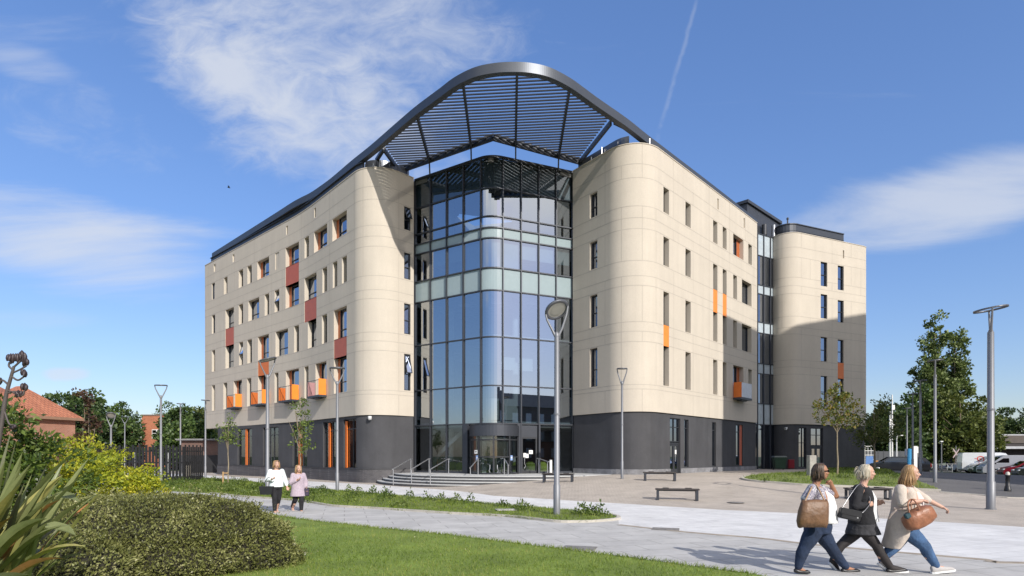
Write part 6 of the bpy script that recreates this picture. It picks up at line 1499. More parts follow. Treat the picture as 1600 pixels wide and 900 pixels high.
leaves = [((126, 700), 4.0, .075, .10, g_, (-.25, .05)), ((142, 712), 4.35, .055, .02, g_, (.05, .3)), ((138, 735), 3.9, .06, .07, g_, (0, .1)), ((171, 751), 4.3, .06, .0, y_, (.2, .35)), ((35, 707), 3.9, .065, .03, g_, (-.1, .1)), ((33, 727), 3.5, .06, .05, g_, (-.1, 0)), ((27, 682), 4.1, .055, .0, g_, (-.1, .2)), ((18, 672), 4.3, .05, .0, d_, (-.2, .2)), ((100, 741), 4.2, .07, .08, y_, (0, .2)), ((150, 774), 3.9, .065, .10, g_, (.1, .0)), ((148, 780), 4.3, .04, .05, o_, (.1, .2)), ((132, 853), 3.4, .07, .12, y_, (.15, -.2)), ((101, 873), 3.3, .06, .10, o_, (.15, -.25)), ((90, 848), 3.5, .05, .03, y_, (.1, -.1)), ((96, 780), 3.6, .075, .10, o_, (0, -.05)), ((140, 830), 3.7, .035, .06, d_, (.1, 0)), ((33, 756), 3.2, .07, .09, y_, (-.2, -.1)), ((74, 810), 3.2, .075, .12, g_, (-.1, -.2)), ((112, 820), 3.5, .06, .12, g_, (0, -.1)), ((20, 806), 3.0, .06, .10, o_, (-.2, -.2)), ((55, 760), 4.0, .06, .05, d_, (-.1, .15)), ((118, 800), 4.4, .05, .03, d_, (.2, .3)), ((46, 898), 2.8, .08, .10, d_, (-.1, -.4)), ((50, 740), 4.2, .05, .02, g_, (0, .3)), ((100, 720), 4.6, .05, .02, g_, (.1, .4)), ((8, 720), 3.5, .06, .04, g_, (-.2, 0)), ((76, 722), 4.4, .05, .04, d_, (.1, .3))]
for (u, v), Y, w, sag, m, (bx, by) in leaves:
    flax_leaf(fb + Vector((bx * .6, by * .6, 0)), at(u, v, Y * 1.3), w * 1.35, sag * 1.6 + (.05 if u > 60 else .0), m, FX, twist=RNG.uniform(-1.0, .6))
for k in range(26):
    flax_leaf(fb + Vector((RNG.uniform(-.3, .3), RNG.uniform(-.3, .3), 0)), at(RNG.uniform(-60, 160), RNG.uniform(715, 880), RNG.uniform(4.4, 5.8)), RNG.uniform(.045, .075), RNG.uniform(.02, .22), [g_, g_, g_, y_, d_][k % 5], FX, twist=RNG.uniform(-1.0, .6))
# two leaves that fold over
for (u0, v0), (u1, v1), Y, m in (((92, 766), (125, 785), 3.9, g_), ((76, 815), (118, 836), 3.6, g_)):
    a, c = at(u0, v0, Y * 1.3), at(u1, v1, Y * 1.3 + .2); flax_leaf(fb + (a - fb) * .3, a, .10, .05, m, FX); flax_leaf(a - (a - fb) * .04, c, .09, .02, m, FX, .8)
stalk_m = mat('dark flax stalk', (.085, .07, .065), rough=.6, var=.2, vscale=8); pod_m = mat('flax seed pod', (.035, .022, .025), rough=.5)
b = MB(FX.location); Ys = 5.0; sp_ = [Vector((-4.7, 5.0, .1)), at(-20, 800, 5.0), at(2, 665, Ys), at(9, 620, Ys), at(17, 590, Ys), at(22, 572, Ys)]; sp_ = smooth_curve(sp_, 5); b.tube(sp_, [.022 * (1 - .55 * i / len(sp_)) for i in range(len(sp_))], 8)
br = [((10, 615), (24, 612), (30, 620)), ((14, 602), (4, 594), (-2, 600)), ((19, 583), (30, 578), (41, 572)), ((21, 574), (30, 566), (36, 560)), ((18, 588), (28, 594), (38, 588)), ((20, 578), (14, 572), (15, 566)), ((12, 610), (34, 618), (38, 610)), ((6, 640), (14, 662), (22, 664))]
for q in br: b.tube(smooth_curve([at(u, v, Ys) for u, v in q], 4), .008, 6)
b.build('flower_stalk', stalk_m, FX)
for q in br:
    for k in range(3):
        u, v = q[2][0] + k * 3 - 4, q[2][1] + RNG.uniform(-2, 2); p = at(u, v, Ys + RNG.uniform(-.03, .03)); d = at(u + RNG.uniform(-1, 2.5), v - 11, Ys) - p
        if q[2][1] > 650: d = -d * .6
        b = MB(FX.location); b.tube([p, p + d * .35, p + d * .75, p + d], [.005, .015, .014, .003], 7); b.build('seed_pod', pod_m, FX)
for u in (17, 20, 24, 28, 33, 36, 39):
    p = at(u, 566 + RNG.uniform(-3, 3), Ys); d = at(u + RNG.uniform(-1, 2), 552, Ys) - p; b = MB(FX.location); b.tube([p, p + d * .35, p + d * .75, p + d], [.005, .015, .014, .003], 7); b.build('seed_pod', pod_m, FX)

# ------------------------------------------------------------------ grass and ground cover
def scatter(poly, n, ybias=None, pred=None):
    xs = [p[0] for p in poly]; ys = [p[1] for p in poly]; P = np.stack([RNG.uniform(min(xs), max(xs), n), RNG.uniform(min(ys), max(ys), n)], 1)
    P = P[in_poly(P, poly)]
    if pred is not None: P = P[pred(P)]
    return P
def zlift(P, lift): return np.array([ground_z(x, y) for x, y in P]) + lift
grass_m = leaf_mat('grass blades', [G(.09, .14, .014), G(.15, .22, .022), G(.21, .28, .03), G(.32, .34, .09)], trans=.35, patch=.8)
near_grass = leaf_mat('near grass blades', [G(.07, .115, .012), G(.12, .19, .02), G(.19, .265, .03), G(.30, .32, .08), G(.36, .33, .14)], trans=.35, patch=.45)
vis = lambda P: (P[:, 1] > 6.5) & (np.abs(P[:, 0]) < P[:, 1] * .93 + .6)
P = scatter(lawn_poly, 420000, pred=lambda P: vis(P) & (P[:, 0] > -5.2) & (P[:, 1] < 16)); near = RNG.random(len(P)) < np.clip(9.5 / P[:, 1], 0, 1) ** 2.2; P = P[near]
P = np.column_stack([P, zlift(P, .04)]); o = link_mesh('grass', tri_mesh('grass', grass_blades(P, .052, .011, .45)), near_grass); props(o, 'short mown green grass of the near lawn', 'grass', kind='stuff')
edge = []
for line, n_, hh in ((lawn_edge, 9000, .07), (vt, 9000, .10), (vb, 7000, .08), (island_poly[:8], 5000, .09)):
    for i in range(len(line) - 1):
        a, c = np.array(line[i]), np.array(line[i + 1]); k = int(n_ * np.linalg.norm(c - a) / 45) + 1
        q = a + (c - a) * RNG.random((k, 1)) + RNG.normal(size=(k, 2)) * .035; edge.append(np.column_stack([q, zlift(q, .03)]))
E_ = np.concatenate(edge); o = link_mesh('grass', tri_mesh('grass', grass_blades(E_, .075, .016, .7)), grass_m); props(o, 'ragged grass blades along the edges of the lawns', 'grass', kind='stuff')
verge_leaf = leaf_mat('verge weed leaves', [G(.05, .085, .015), G(.09, .14, .025), G(.14, .19, .04), G(.20, .24, .07)], trans=.35, patch=.5)
P = scatter(verge_poly, 120000, pred=lambda P: (P[:, 1] < 48)); P = np.column_stack([P, zlift(P, .045)]); o = link_mesh('grass', tri_mesh('grass', grass_blades(P, .085, .022, .5)), grass_m); props(o, 'longer grass covering the verge between the two paths', 'grass', kind='stuff')
P = scatter(island_poly, 60000); P = np.column_stack([P, zlift(P, .055)]); o = link_mesh('grass', tri_mesh('grass', grass_blades(P, .12, .03, .5)), grass_m); props(o, 'bright grass covering the island before the far tower', 'grass', kind='stuff')
# leafy weeds along the verge's far side and at the left
pts = []
vtc = [Vector(p) for p in vt]
def weeds(cx, cy, rad, hh, k):
    q = RNG.normal(size=(k, 3)) * np.array([rad, rad, 0]) ; z = RNG.random(k) ** .8 * hh * np.exp(-(q[:, 0] ** 2 + q[:, 1] ** 2) / (2 * (rad * 1.1) ** 2))
    return np.column_stack([q[:, 0] + cx, q[:, 1] + cy, z + ground_z(cx, cy) + .05])
C_ = scatter(verge_poly, 900, pred=lambda P: (P[:, 1] < 46))
for x, y in C_:
    u = CX + x / y * F; dens = 1.0 if u < 520 else (.55 if u < 720 else .16)
    if RNG.random() > dens: continue
    pts.append(weeds(x, y, .16 + .1 * RNG.random(), .16 + (.22 if u < 470 else .30) * RNG.random() ** 2, 70))
for u in (505, 545, 560, 583, 600, 607, 640, 668, 690, 712, 735, 785, 815, 910, 925, 938):
    a = gp(u, np.interp(u, [380, 540, 700, 885, 960], [755, 770, 784, 800, 808]) + RNG.uniform(0, 3)); pts.append(weeds(a[0], a[1], .12, .26 + .2 * RNG.random(), 90))
C_ = scatter(island_poly, 170)
for x, y in C_: pts.append(weeds(x, y, .16, .10 + .2 * RNG.random() ** 2, 50))
P = np.concatenate(pts); o = leaf_cloud('ground_cover', P, dirs_rand(len(P), .7), .10, .05, verge_leaf); props(o, 'leafy green weeds growing along the verges', 'ground cover', kind='stuff')
# white clover flecks and fallen leaves on the lawn
P = scatter(lawn_poly, 5000, pred=lambda P: vis(P) & (P[:, 0] > -4) & (P[:, 1] < 14)); P = P[RNG.random(len(P)) < .25]; P = np.column_stack([P, zlift(P, .075)])
o = leaf_cloud('fallen_leaves', P, dirs_rand(len(P), .1), .028, .018, leaf_mat('dry leaf flecks', [G(.35, .33, .16), G(.45, .42, .25), G(.30, .34, .10)])); props(o, 'pale dry flecks scattered on the lawn', 'fallen leaves', kind='stuff')
# ------------------------------------------------------------------ people
def remesh(name, b, voxel, smooth=4, mats=None, extra=None, parent=None, factor=.5):
    """Fuse the shapes of b into one continuous skin."""
    me = b.mesh(name + '_raw'); o = bpy.data.objects.new(name + '_raw', me); COL.objects.link(o)
    r = o.modifiers.new('r', 'REMESH'); r.mode = 'VOXEL'; r.voxel_size = voxel; r.adaptivity = 0.0
    if smooth: sm = o.modifiers.new('s', 'SMOOTH'); sm.iterations = smooth; sm.factor = factor
    dg = bpy.context.evaluated_depsgraph_get(); dg.update(); ev = o.evaluated_get(dg); out = bpy.data.meshes.new_from_object(ev)
    bpy.data.objects.remove(o); bpy.data.meshes.remove(me)
    out.materials.clear(); n = len(out.polygons); out.polygons.foreach_set('use_smooth', [True] * n)
    if extra is not None and extra.v:
        k = len(out.vertices); co = np.zeros(k * 3); out.vertices.foreach_get('co', co); vs = [tuple(p) for p in co.reshape(-1, 3)] + extra.v
        fs = [list(p.vertices) for p in out.polygons] + [[i + k for i in f] for f in extra.f]; mi = [0] * n + extra.m
        out.clear_geometry(); out.from_pydata(vs, [], fs); out.polygons.foreach_set('material_index', mi); out.polygons.foreach_set('use_smooth', [True] * len(fs)); out.update()
    out.name = name
    return link_mesh(name, out, mats, parent)

def limb(b, pts, rs, n=12):
    """A tapering limb: tube with round joints, ready to be fused."""
    pts = [Vector(p) for p in pts]; P = []; R = []
    for i in range(len(pts) - 1):
        for k in range(6):
            t = k / 6; P.append(pts[i].lerp(pts[i + 1], t)); R.append(rs[i] * (1 - t) + rs[i + 1] * t)
    P.append(pts[-1]); R.append(rs[-1]); b.tube(P, R, n)
    for p, r in zip(pts, rs): b.ball(p, r * .99, 7)

def ring(c, f, w, rf, rw, n=20, back=1.0):
    c = Vector(c); return [c + f * (math.cos(2 * PI * k / n) * rf * (back if math.cos(2 * PI * k / n) < 0 else 1)) + w * (math.sin(2 * PI * k / n) * rw) for k in range(n)]

def hand(b, wrist, direction, palm_n, curl=.5, s=1.0, thumb_side=None):
    """Palm, four unequal bent fingers and a thumb from the side of the palm."""
    d = Vector(direction).normalized(); pn = Vector(palm_n); pn = (pn - d * pn.dot(d)).normalized(); sd_ = d.cross(pn).normalized()
    if thumb_side is not None and sd_.dot(Vector(thumb_side)) < 0: sd_ = -sd_
    w = Vector(wrist); M = Matrix((d, sd_, pn)).transposed()
    b.ball(w + d * .045 * s, (.052 * s, .040 * s, .018 * s), 8, M=M)
    b.tube([w - d * .02, w + d * .03 * s], [.026 * s, .028 * s], 10)
    for i, L in enumerate((.070, .078, .074, .058)):
        o = sd_ * (.028 - .019 * i) * s; p = w + d * .082 * s + o; dd = d.copy(); pts = [w + d * .045 * s + o * .8, p]; 
        for seg in (.42, .33, .25):
            dd = (Matrix.Rotation(curl * .9, 3, sd_ if (sd_.cross(d)).dot(pn) > 0 else -sd_) @ dd).normalized() if seg < .9 else dd
            p = p + dd * L * seg * s; pts.append(p)
        b.tube(pts, [.0095 * s, .0095 * s, .009 * s, .0085 * s, .0065 * s], 7)
    t0 = w + d * .025 * s + sd_ * .030 * s; td = (d * .75 + sd_ * .65 + pn * .35).normalized(); t1 = t0 + td * .035 * s; t2 = t1 + (td * .6 + d * .6 + pn * .3 * curl).normalized() * .03 * s
    b.tube([w + d * .02 * s + sd_ * .012 * s, t0, t1, t2], [.013 * s, .013 * s, .011 * s, .008 * s], 7)

def head(b, ex, c, f, up, s=1.0):
    """Skull, jaw, nose, ears, chin fused with the body; eyes, brows and lips as small extra pieces."""
    f = Vector(f).normalized(); up = Vector(up).normalized(); w = up.cross(f).normalized(); f = w.cross(up).normalized(); M = Matrix((f, w, up)).transposed(); c = Vector(c)
    P = lambda a, l, u: c + (f * a + w * l + up * u) * s
    b.ball(P(-.012, 0, .028), (.098 * s, .076 * s, .098 * s), 12, M=M); b.ball(P(.022, 0, -.03), (.070 * s, .060 * s, .085 * s), 10, M=M)
    b.ball(P(.048, 0, -.088), (.032 * s, .030 * s, .026 * s), 8, M=M); b.ball(P(.03, 0, -.06), (.055 * s, .054 * s, .045 * s), 8, M=M)
    b.tube([P(.078, 0, .02), P(.094, 0, -.008), P(.110, 0, -.026), P(.092, 0, -.036)], [.009 * s, .011 * s, .013 * s, .009 * s], 8)
    for sg in (-1, 1):
        b.ball(P(.058, sg * .036, -.022), (.030 * s, .026 * s, .026 * s), 7, M=M); b.ball(P(-.012, sg * .078, -.008), (.018 * s, .010 * s, .030 * s), 7, M=M)
        b.ball(P(.074, sg * .030, .030), (.016 * s, .026 * s, .010 * s), 6, M=M)
        ex.ball(P(.080, sg * .031, .010), (.010 * s, .014 * s, .008 * s), 6, 1, M=M); ex.ball(P(.0865, sg * .031, .010), (.005 * s, .0062 * s, .0062 * s), 5, 2, M=M)
        ex.tube([P(.088, sg * .014, .030), P(.090, sg * .032, .036), P(.078, sg * .052, .030)], [.0035 * s] * 3, 5, 3)
    ex.ball(P(.0885, 0, -.060), (.009 * s, .021 * s, .005 * s), 6, 4, M=M); ex.ball(P(.087, 0, -.0675), (.010 * s, .018 * s, .0055 * s), 6, 4, M=M)
    return P, M

def shell_hair(name, P, M, c, mats, t, s, back_len, front_len=0.02, width=1.0, tail=None, strands=260, top=.012, wisp=.012):
    """A close scalp cap and several hundred loose tapering locks that fall from the parting."""
    b = MB(t.location); b.ball(P(-.034, 0, .050), (.088 * s, .080 * s, .082 * s), 12, M=M); b.ball(P(-.05, 0, -.005), (.062 * s, .074 * s, .075 * s), 10, M=M)
    h = b.build(name, mats, t)
    rnd = random.Random(len(t.name) * 7 + int(back_len * 1000)); st = MB(t.location)
    for i in range(strands):
        a = math.radians(rnd.uniform(68, 292)); side = math.sin(a); L = back_len * rnd.uniform(.72, 1.08) if abs(side) < .93 or front_len < .03 else front_len * rnd.uniform(.8, 1.15)
        rr = rnd.uniform(.94, 1.10) + top * 2; px_ = rnd.uniform(-.05, .045); k = math.cos(a)
        w1, w2 = rnd.gauss(0, wisp), rnd.gauss(0, wisp)
        q = [P(px_ * .6 - .01, .012 * side, .130), P(px_ * .5 + k * .045 - .02, side * .062 * rr, .112), P(k * .088 * rr - .032, side * .086 * rr * width, .045), P(k * .090 * rr - .034 + w1 * .6, side * .090 * rr * width + w2 * .4, -.03)]
        sp = 1.0 if back_len < .2 else 1.45
        if L > .06: q.append(P(k * .082 * rr * sp - .034 + w1, side * .088 * rr * width * (1 + (sp - 1) * .5) + w2, -.03 - L * .5))
        q.append(P(k * .072 * rr * sp * 1.1 - .032 + w1 * 1.8, side * .080 * width * sp + w2 * 1.6, -.03 - L))
        pts = smooth_curve(q, 3); n = len(pts); r0 = rnd.uniform(.005, .010) * s
        st.tube(pts, [r0 * (.75 + .5 * math.sin(PI * min(1, j / n * 1.3))) * (1 if j < n * .6 else max(.12, (n - j) / (n * .4))) for j in range(n)], 5, 0, False)
    for q in (tail or []):
        for k in range(16):
            o = Vector((rnd.gauss(0, .012), rnd.gauss(0, .014), rnd.gauss(0, .012))); pts = smooth_curve([P(*p) + o * (.5 + j * .4) for j, p in enumerate(q)], 3); n = len(pts)
            st.tube(pts, [.007 * (1.1 - j / n) for j in range(n)], 5, 0, False)
    st.build('hair_locks', mats, h)
    return h

skin_tan = mat('brown skin', (.34, .165, .095), rough=.5, var=.05); skin_fair = mat('fair skin', (.52, .31, .225), rough=.5, var=.05)
eye_w = mat('eye white', (.6, .58, .55), rough=.3); iris = mat('eye iris', (.04, .03, .025), rough=.2); brow_m = mat('brow', (.10, .06, .035), rough=.9); lips_t = mat('lips', (.30, .09, .075), rough=.45)
denim = mat('dark blue denim', (.014, .026, .058), rough=.9, var=.35, vscale=5, fine=.15, fscale=120, bump=.9, bscale=16); denim_l = mat('mid blue denim', (.048, .10, .20), rough=.9, var=.4, vscale=6, fine=.15, fscale=120, bump=.9, bscale=16)
black_cloth = mat('black cloth', (.014, .014, .017), rough=.9, var=.3, vscale=6, bump=.9, bscale=14); tights = mat('black tights', (.022, .018, .018), rough=.7, var=.2); white_cloth = mat('white cloth', (.72, .72, .72), rough=.9, var=.06, vscale=6, fine=.05, bump=.8, bscale=14)
trench = mat('pale stone coat cloth', (.52, .45, .385), rough=.9, var=.10, vscale=5, fine=.05, bump=.9, bscale=11); charcoal = mat('charcoal skirt cloth', (.035, .035, .04), rough=.85, var=.3, vscale=10, bump=.9, bscale=16)
blk_leather = mat('black leather', (.016, .016, .018), rough=.4, var=.2); tan_leather = mat('tan brown leather', (.20, .105, .05), rough=.5, var=.35, vscale=7, fine=.15, fscale=40, col2=(.12, .062, .032), bump=.8, bscale=12); cognac = mat('cognac leather', (.27, .11, .055), rough=.42, var=.3, vscale=8, bump=.8, bscale=12)
shoe_w = mat('white canvas shoe', (.42, .40, .385), rough=.8, var=.06); nude = mat('pale shoe', (.55, .38, .30), rough=.6)
gold = mat('watch metal', (.5, .4, .22), rough=.3, metal=.9)
def floral_mat(name, c1, c2, c3, sc):
    m, nt = new_mat(name); L = nt.links.new; out = nd(nt, 'ShaderNodeOutputMaterial'); b = nd(nt, 'ShaderNodeBsdfPrincipled', i_Roughness=.9); L(b.outputs[0], out.inputs[0]); tc = nd(nt, 'ShaderNodeTexCoord')
    n = nd(nt, 'ShaderNodeTexNoise', i_Scale=sc, i_Detail=3.0, i_Distortion=1.6); L(tc.outputs['Object'], n.inputs['Vector']); cr = nd(nt, 'ShaderNodeValToRGB'); cr.color_ramp.interpolation = 'CONSTANT'; e = cr.color_ramp.elements
    e[0].color = rgba(c1); e[1].position = .44; e[1].color = rgba(c2); k = e.new(.52); k.color = rgba(c3); k = e.new(.58); k.color = rgba(c1); k = e.new(.64); k.color = rgba(c2)
    L(n.outputs[0], cr.inputs[0]); L(cr.outputs[0], b.inputs['Base Color']); return m
floral = floral_mat('navy and white floral cloth', (.55, .53, .54), (.10, .09, .15), (.30, .28, .33), 26)
lilac = mat('lilac grey tunic cloth', (.40, .33, .38), rough=.9, var=.15, vscale=25, fine=.1)
aqua = mat('pale aqua white cloth', (.70, .76, .76), rough=.9, var=.05)
def hair_mat(name, c1, c2):
    m3 = tuple((p + q) / 2 for p, q in zip(c1, c2)); return leaf_mat(name, [c2, m3, m3, c1], rough=.42, trans=.05, spec=.5)
hair_brown = hair_mat('dark brown highlighted hair', (.13, .08, .048), (.022, .014, .010)); hair_ash = hair_mat('ash blonde hair', (.62, .56, .44), (.34, .29, .21)); hair_gold = hair_mat('golden blonde hair', (.55, .35, .16), (.26, .14, .06)); hair_fair = hair_mat('fair hair', (.48, .32, .16), (.22, .13, .06))

def person(label, Y0, J, f, skin, group, hs=.95, head_up=(0, 0, 1), head_f=None, arm=(.046, .040, .029), hands=(), feet=.038, bulk=1.0, belly=.13, lean=.02):
    """Lay out the joints J (dictionary of world points) and fuse one continuous body."""
    c = J['pelvis']; t = thing('person', label, 'person', (c.x, c.y, 0), group=group)
    f = Vector((f[0], f[1], 0)).normalized(); w = Vector((-f.y, f.x, 0))     # w: the person's left
    b = MB(t.location); ex = MB(t.location)
    P, M = head(b, ex, J['head'], head_f or f, head_up, hs)
    b.tube([J['head'] + Vector((0, 0, -.05)) - f * .02, J['neck'], J['neck'] - Vector((0, 0, .05))], [.052, .054, .07], 12)
    rows = [(J['neck'] - Vector((0, 0, .01)), .06, .09), (J['chest'] + Vector((0, 0, .09)), .085, .165), (J['chest'], .115 * bulk, .165 * bulk), (J['chest'].lerp(J['pelvis'], .55), belly * .92, .15 * bulk), (J['pelvis'] + Vector((0, 0, .03)), belly, .175 * bulk), (J['pelvis'] - Vector((0, 0, .08)), .12 * bulk, .165 * bulk)]
    b.loft([ring(p, f, w, a, c_) for p, a, c_ in rows])
    for s in 'RL':
        limb(b, [J['sh' + s], J['el' + s], J['wr' + s]], arm)
        b.tube([J['chest'] + Vector((0, 0, .06)), J['sh' + s]], [.075, .055], 10)
        limb(b, [J['hip' + s], J['kn' + s], J['an' + s]], [.088 * bulk, .060, .040]); calf = J['kn' + s].lerp(J['an' + s], .32) - f * .012; b.ball(calf, (.058, .056, .10), 7)
        fd = (J['toe' + s] - J['an' + s]); limb(b, [J['an' + s] - f * .012, J['an' + s].lerp(J['toe' + s], .5), J['toe' + s]], [feet - .004, .027, .015])
    for s, d, pn, cu, th in hands: hand(b, J['wr' + s], d, pn, cu, 1.0, th)
    remesh('body', b, .0075, 3, [skin, eye_w, iris, brow_m, lips_t], ex, t, .5)
    return t, f, w, P, M
def trousers(t, J, f, w, m, r=(.118, .078, .052), waist=(.17, .19), top=None, cuff=.0, crease=.0):
    b = MB(t.location); p = J['pelvis']; top = top if top is not None else p.z + .10
    b.loft([ring((p.x, p.y, top), f, w, waist[0] * .92, waist[1] * .92), ring((p.x, p.y, p.z), f, w, waist[0], waist[1]), ring((p.x - f.x * .01, p.y, p.z - .10), f, w, waist[0] * .95, waist[1] * .95)])
    for s in 'RL':
        k = J['kn' + s]; a = J['an' + s] + Vector((0, 0, cuff)); h = J['hip' + s]; limb(b, [h, h.lerp(k, .5), k, k.lerp(a, .3) - f * .012, a], [r[0], (r[0] + r[1]) / 2 + .008, r[1], r[1] * .98, r[2]])
    return remesh('trousers', b, .011, 4, [m], None, t)
def sleeve(b, J, s, r, to='el', frac=1.0):
    a, e = J['sh' + s], J['el' + s]
    if to == 'el': limb(b, [a, a.lerp(e, frac)], [r[0], r[1]])
    else: q = e.lerp(J['wr' + s], frac); limb(b, [a, e, q], r)
def shoe(t, J, s, f, m, low=True, sole=None, name='shoe', rise=.0):
    b = MB(t.location); a, q = J['an' + s] - Vector((0, 0, .066)), J['toe' + s] - Vector((0, 0, .008)); d = (q - a); d2 = Vector((d.x, d.y, 0)).normalized(); dn = d.normalized(); up = d2.cross(Vector((0, 0, 1))).cross(dn).normalized() * -1 if False else (Vector((0, 0, 1)) - dn * dn.z).normalized(); sd_ = dn.cross(up)
    he = a - dn * .062
    rows = []
    L = (q - he).dot(dn) + .035
    for x, hw, h0, h1 in ((0, .028, .0, .085 if not low else .055), (.03, .037, -.012, .105 if not low else .06), (.09, .039, -.014, .10 if not low else .040), (.15, .042, -.014, .068 if not low else .042), (L * .85, .041, -.012, .046), (L, .022, -.006, .02)):
        c = he + dn * x; rows.append([c + sd_ * (math.cos(2 * PI * k / 14) * hw) + up * ((h0 + h1) / 2 + math.sin(2 * PI * k / 14) * (h1 - h0) / 2) for k in range(14)])
    b.loft(rows); o = remesh(name, b, .007, 3, [m], None, t)
    if sole:
        c = MB(t.location); R_ = []
        for x, hw in ((-.006, .022), (.03, .042), (.09, .042), (.15, .05), (L * .85, .049), (L + .008, .024)):
            q0 = he + dn * x - up * .012; R_.append([q0 - sd_ * hw - up * .012, q0 + sd_ * hw - up * .012, q0 + sd_ * hw + up * .012, q0 - sd_ * hw + up * .012])
        c.loft(R_, smooth=False); c.build('sole', sole, o)
    return o
def mk(Y0):
    return lambda u, v, dy=0.0: at(u, v, Y0 + dy)

# woman 1: floral top, tan tote, dark jeans, hand at her chin
p = mk(8.62)
J = dict(head=p(1283.5, 737), neck=p(1274, 758), chest=p(1277, 777), pelvis=p(1278, 822), shR=p(1270, 764, -.17), elR=p(1257, 784, -.25), wrR=p(1284, 787, -.27), shL=p(1279, 764, .16), elL=p(1306, 775, .17), wrL=p(1299, 757, .10),
         hipR=p(1272, 829, -.085), hipL=p(1281, 829, .085), knR=p(1257, 856, -.09), knL=p(1299, 856, .09), anR=p(1247.5, 887.5, -.09), anL=p(1321, 887, .10), toeR=p(1262, 894.5, -.10), toeL=p(1340, 892, .11))
W1, f, w, P, M = person('woman in a floral top and dark jeans with sunglasses, one hand raised to her chin', 8.62, J, (1, .02), skin_tan, 'three women walking together', head_f=(1, -.15, -.05), bulk=1.12, belly=.17, arm=(.056, .046, .030), hands=[('R', p(1297, 785, -.25) - p(1284, 787, -.27), (0, 1, 0), .9, (0, 0, 1)), ('L', p(1291, 746, .05) - p(1299, 757, .10), (-.6, -.6, .2), .8, (-1, 0, 0))])
shell_hair('hair', P, M, J['head'], hair_brown, W1, .95, .125, .10, 1.0, top=.010, strands=300)
trousers(W1, J, f, w, denim, (.128, .088, .056), (.19, .205), cuff=.02)
b = MB(W1.location); c0 = J['chest']
b.loft([ring(J['neck'] + Vector((0, 0, -.015)) - f * .02, f, w, .07, .10), ring(c0 + Vector((0, 0, .11)) - f * .035, f, w, .10, .185), ring(c0 - f * .03, f, w, .145, .20), ring(c0 - f * .03 - Vector((0, 0, .16)), f, w, .155, .21), ring(J['pelvis'] - f * .035 + Vector((0, 0, .14)), f, w, .165, .215)])
sleeve(b, J, 'R', (.082, .078), 'el', .78); sleeve(b, J, 'L', (.082, .076), 'el', .62); remesh('floral_top', b, .011, 4, [floral], None, W1)
b = MB(W1.location); q = J['chest']
b.loft([ring(q + f * .05 + Vector((0, 0, .10)), f, w, .065, .13), ring(q + f * .10 + Vector((0, 0, .02)), f, w, .12, .16), ring(q + f * .115 - Vector((0, 0, .12)), f, w, .14, .19), ring(J['pelvis'] + f * .10 + Vector((0, 0, .14)), f, w, .165, .20), ring(J['pelvis'] + f * .10 + Vector((0, 0, .05)), f, w, .168, .205)]); remesh('white_vest', b, .012, 3, [white_cloth], None, W1)
g = MB(W1.location)
for sg in (-1, 1):
    g.ball(P(.092, sg * .034, .010), (.008, .030, .022), 7, M=M); g.bar(P(.088, sg * .062, .016), P(-.01, sg * .084, .010), .006, .012)
g.bar(P(.100, -.012, .016), P(.100, .012, .016), .005, .008); g.build('sunglasses', mat('sunglass lens', (.008, .008, .009), rough=.1), W1)
g = MB(W1.location); e = J['wrR'] - J['elR']; e.normalize(); q = J['wrR'] - e * .03; g.tube([q - e * .011, q + e * .011], .036, 14); g.build('watch_strap', blk_leather, W1); 
g = MB(W1.location); g.tube([q + Vector((0, -.034, .008)), q + Vector((0, -.042, .010))], [.019, .017], 14); g.build('watch', white_m, W1)
for s in 'RL': shoe(W1, J, s, f, blk_leather)
# her tan tote, under the near forearm
bag = thing('tote_bag', 'big slouchy tan brown leather tote on the arm of the woman in sunglasses', 'handbag', p(1270, 822, -.33)); 
b = MB(bag.location); rows = []
for u0, u1, v, th in ((1246.5, 1291, 823.5, .05), (1245.5, 1293, 815, .085), (1248, 1293.5, 800, .085), (1252, 1294, 786, .06), (1254, 1293, 781.5, .03)):
    a, c = p(u0, v, -.35), p(u1, v, -.35); mid = (a + c) / 2; hx = (c - a).length / 2
    rows.append([mid + Vector((math.copysign(abs(math.cos(q)) ** .45, math.cos(q)) * hx, math.copysign(abs(math.sin(q)) ** .7, math.sin(q)) * th, .012 * math.sin(3 * q))) for q in [2 * PI * k / 24 for k in range(24)]])
b.loft(rows); b.build('bag_body', tan_leather, bag)
b = MB(bag.location); b.tube(smooth_curve([p(1258, 783, -.36), p(1266, 766, -.27), p(1271, 757.5, -.19), p(1277, 760, -.24), p(1288, 782, -.36)], 5), .011, 8); b.build('strap', mat('pale leather strap', (.36, .23, .13), rough=.6), bag)

# woman 2: black cardigan, short charcoal skirt, black tights
p = mk(8.78)
J = dict(head=p(1355.5, 738.5), neck=p(1348, 758), chest=p(1347, 778), pelvis=p(1347, 818), shR=p(1341, 764, -.165), elR=p(1336, 791, -.22), wrR=p(1357, 789, -.20), shL=p(1350, 764, .165), elL=p(1352, 791, .2), wrL=p(1370, 788, .05),
         hipR=p(1348, 826, -.085), hipL=p(1344, 826, .085), knR=p(1370, 853, -.09), knL=p(1314, 852, .09), anR=p(1392, 887, -.09), anL=p(1301, 877, .10), toeR=p(1414, 891, -.09), toeL=p(1311, 894, .10))
W2, f, w, P, M = person('woman in a black cardigan, short charcoal skirt and black tights, walking in the middle', 8.78, J, (1, .02), skin_fair, 'three women walking together', head_f=(.96, -.25, -.12), bulk=1.0, belly=.14, hands=[('R', p(1367, 785, -.16) - p(1357, 789, -.20), (0, 1, 0), .9, (0, 0, 1)), ('L', p(1376, 785, .02) - p(1370, 788, .05), (0, -1, 0), .9, (0, 0, 1))])
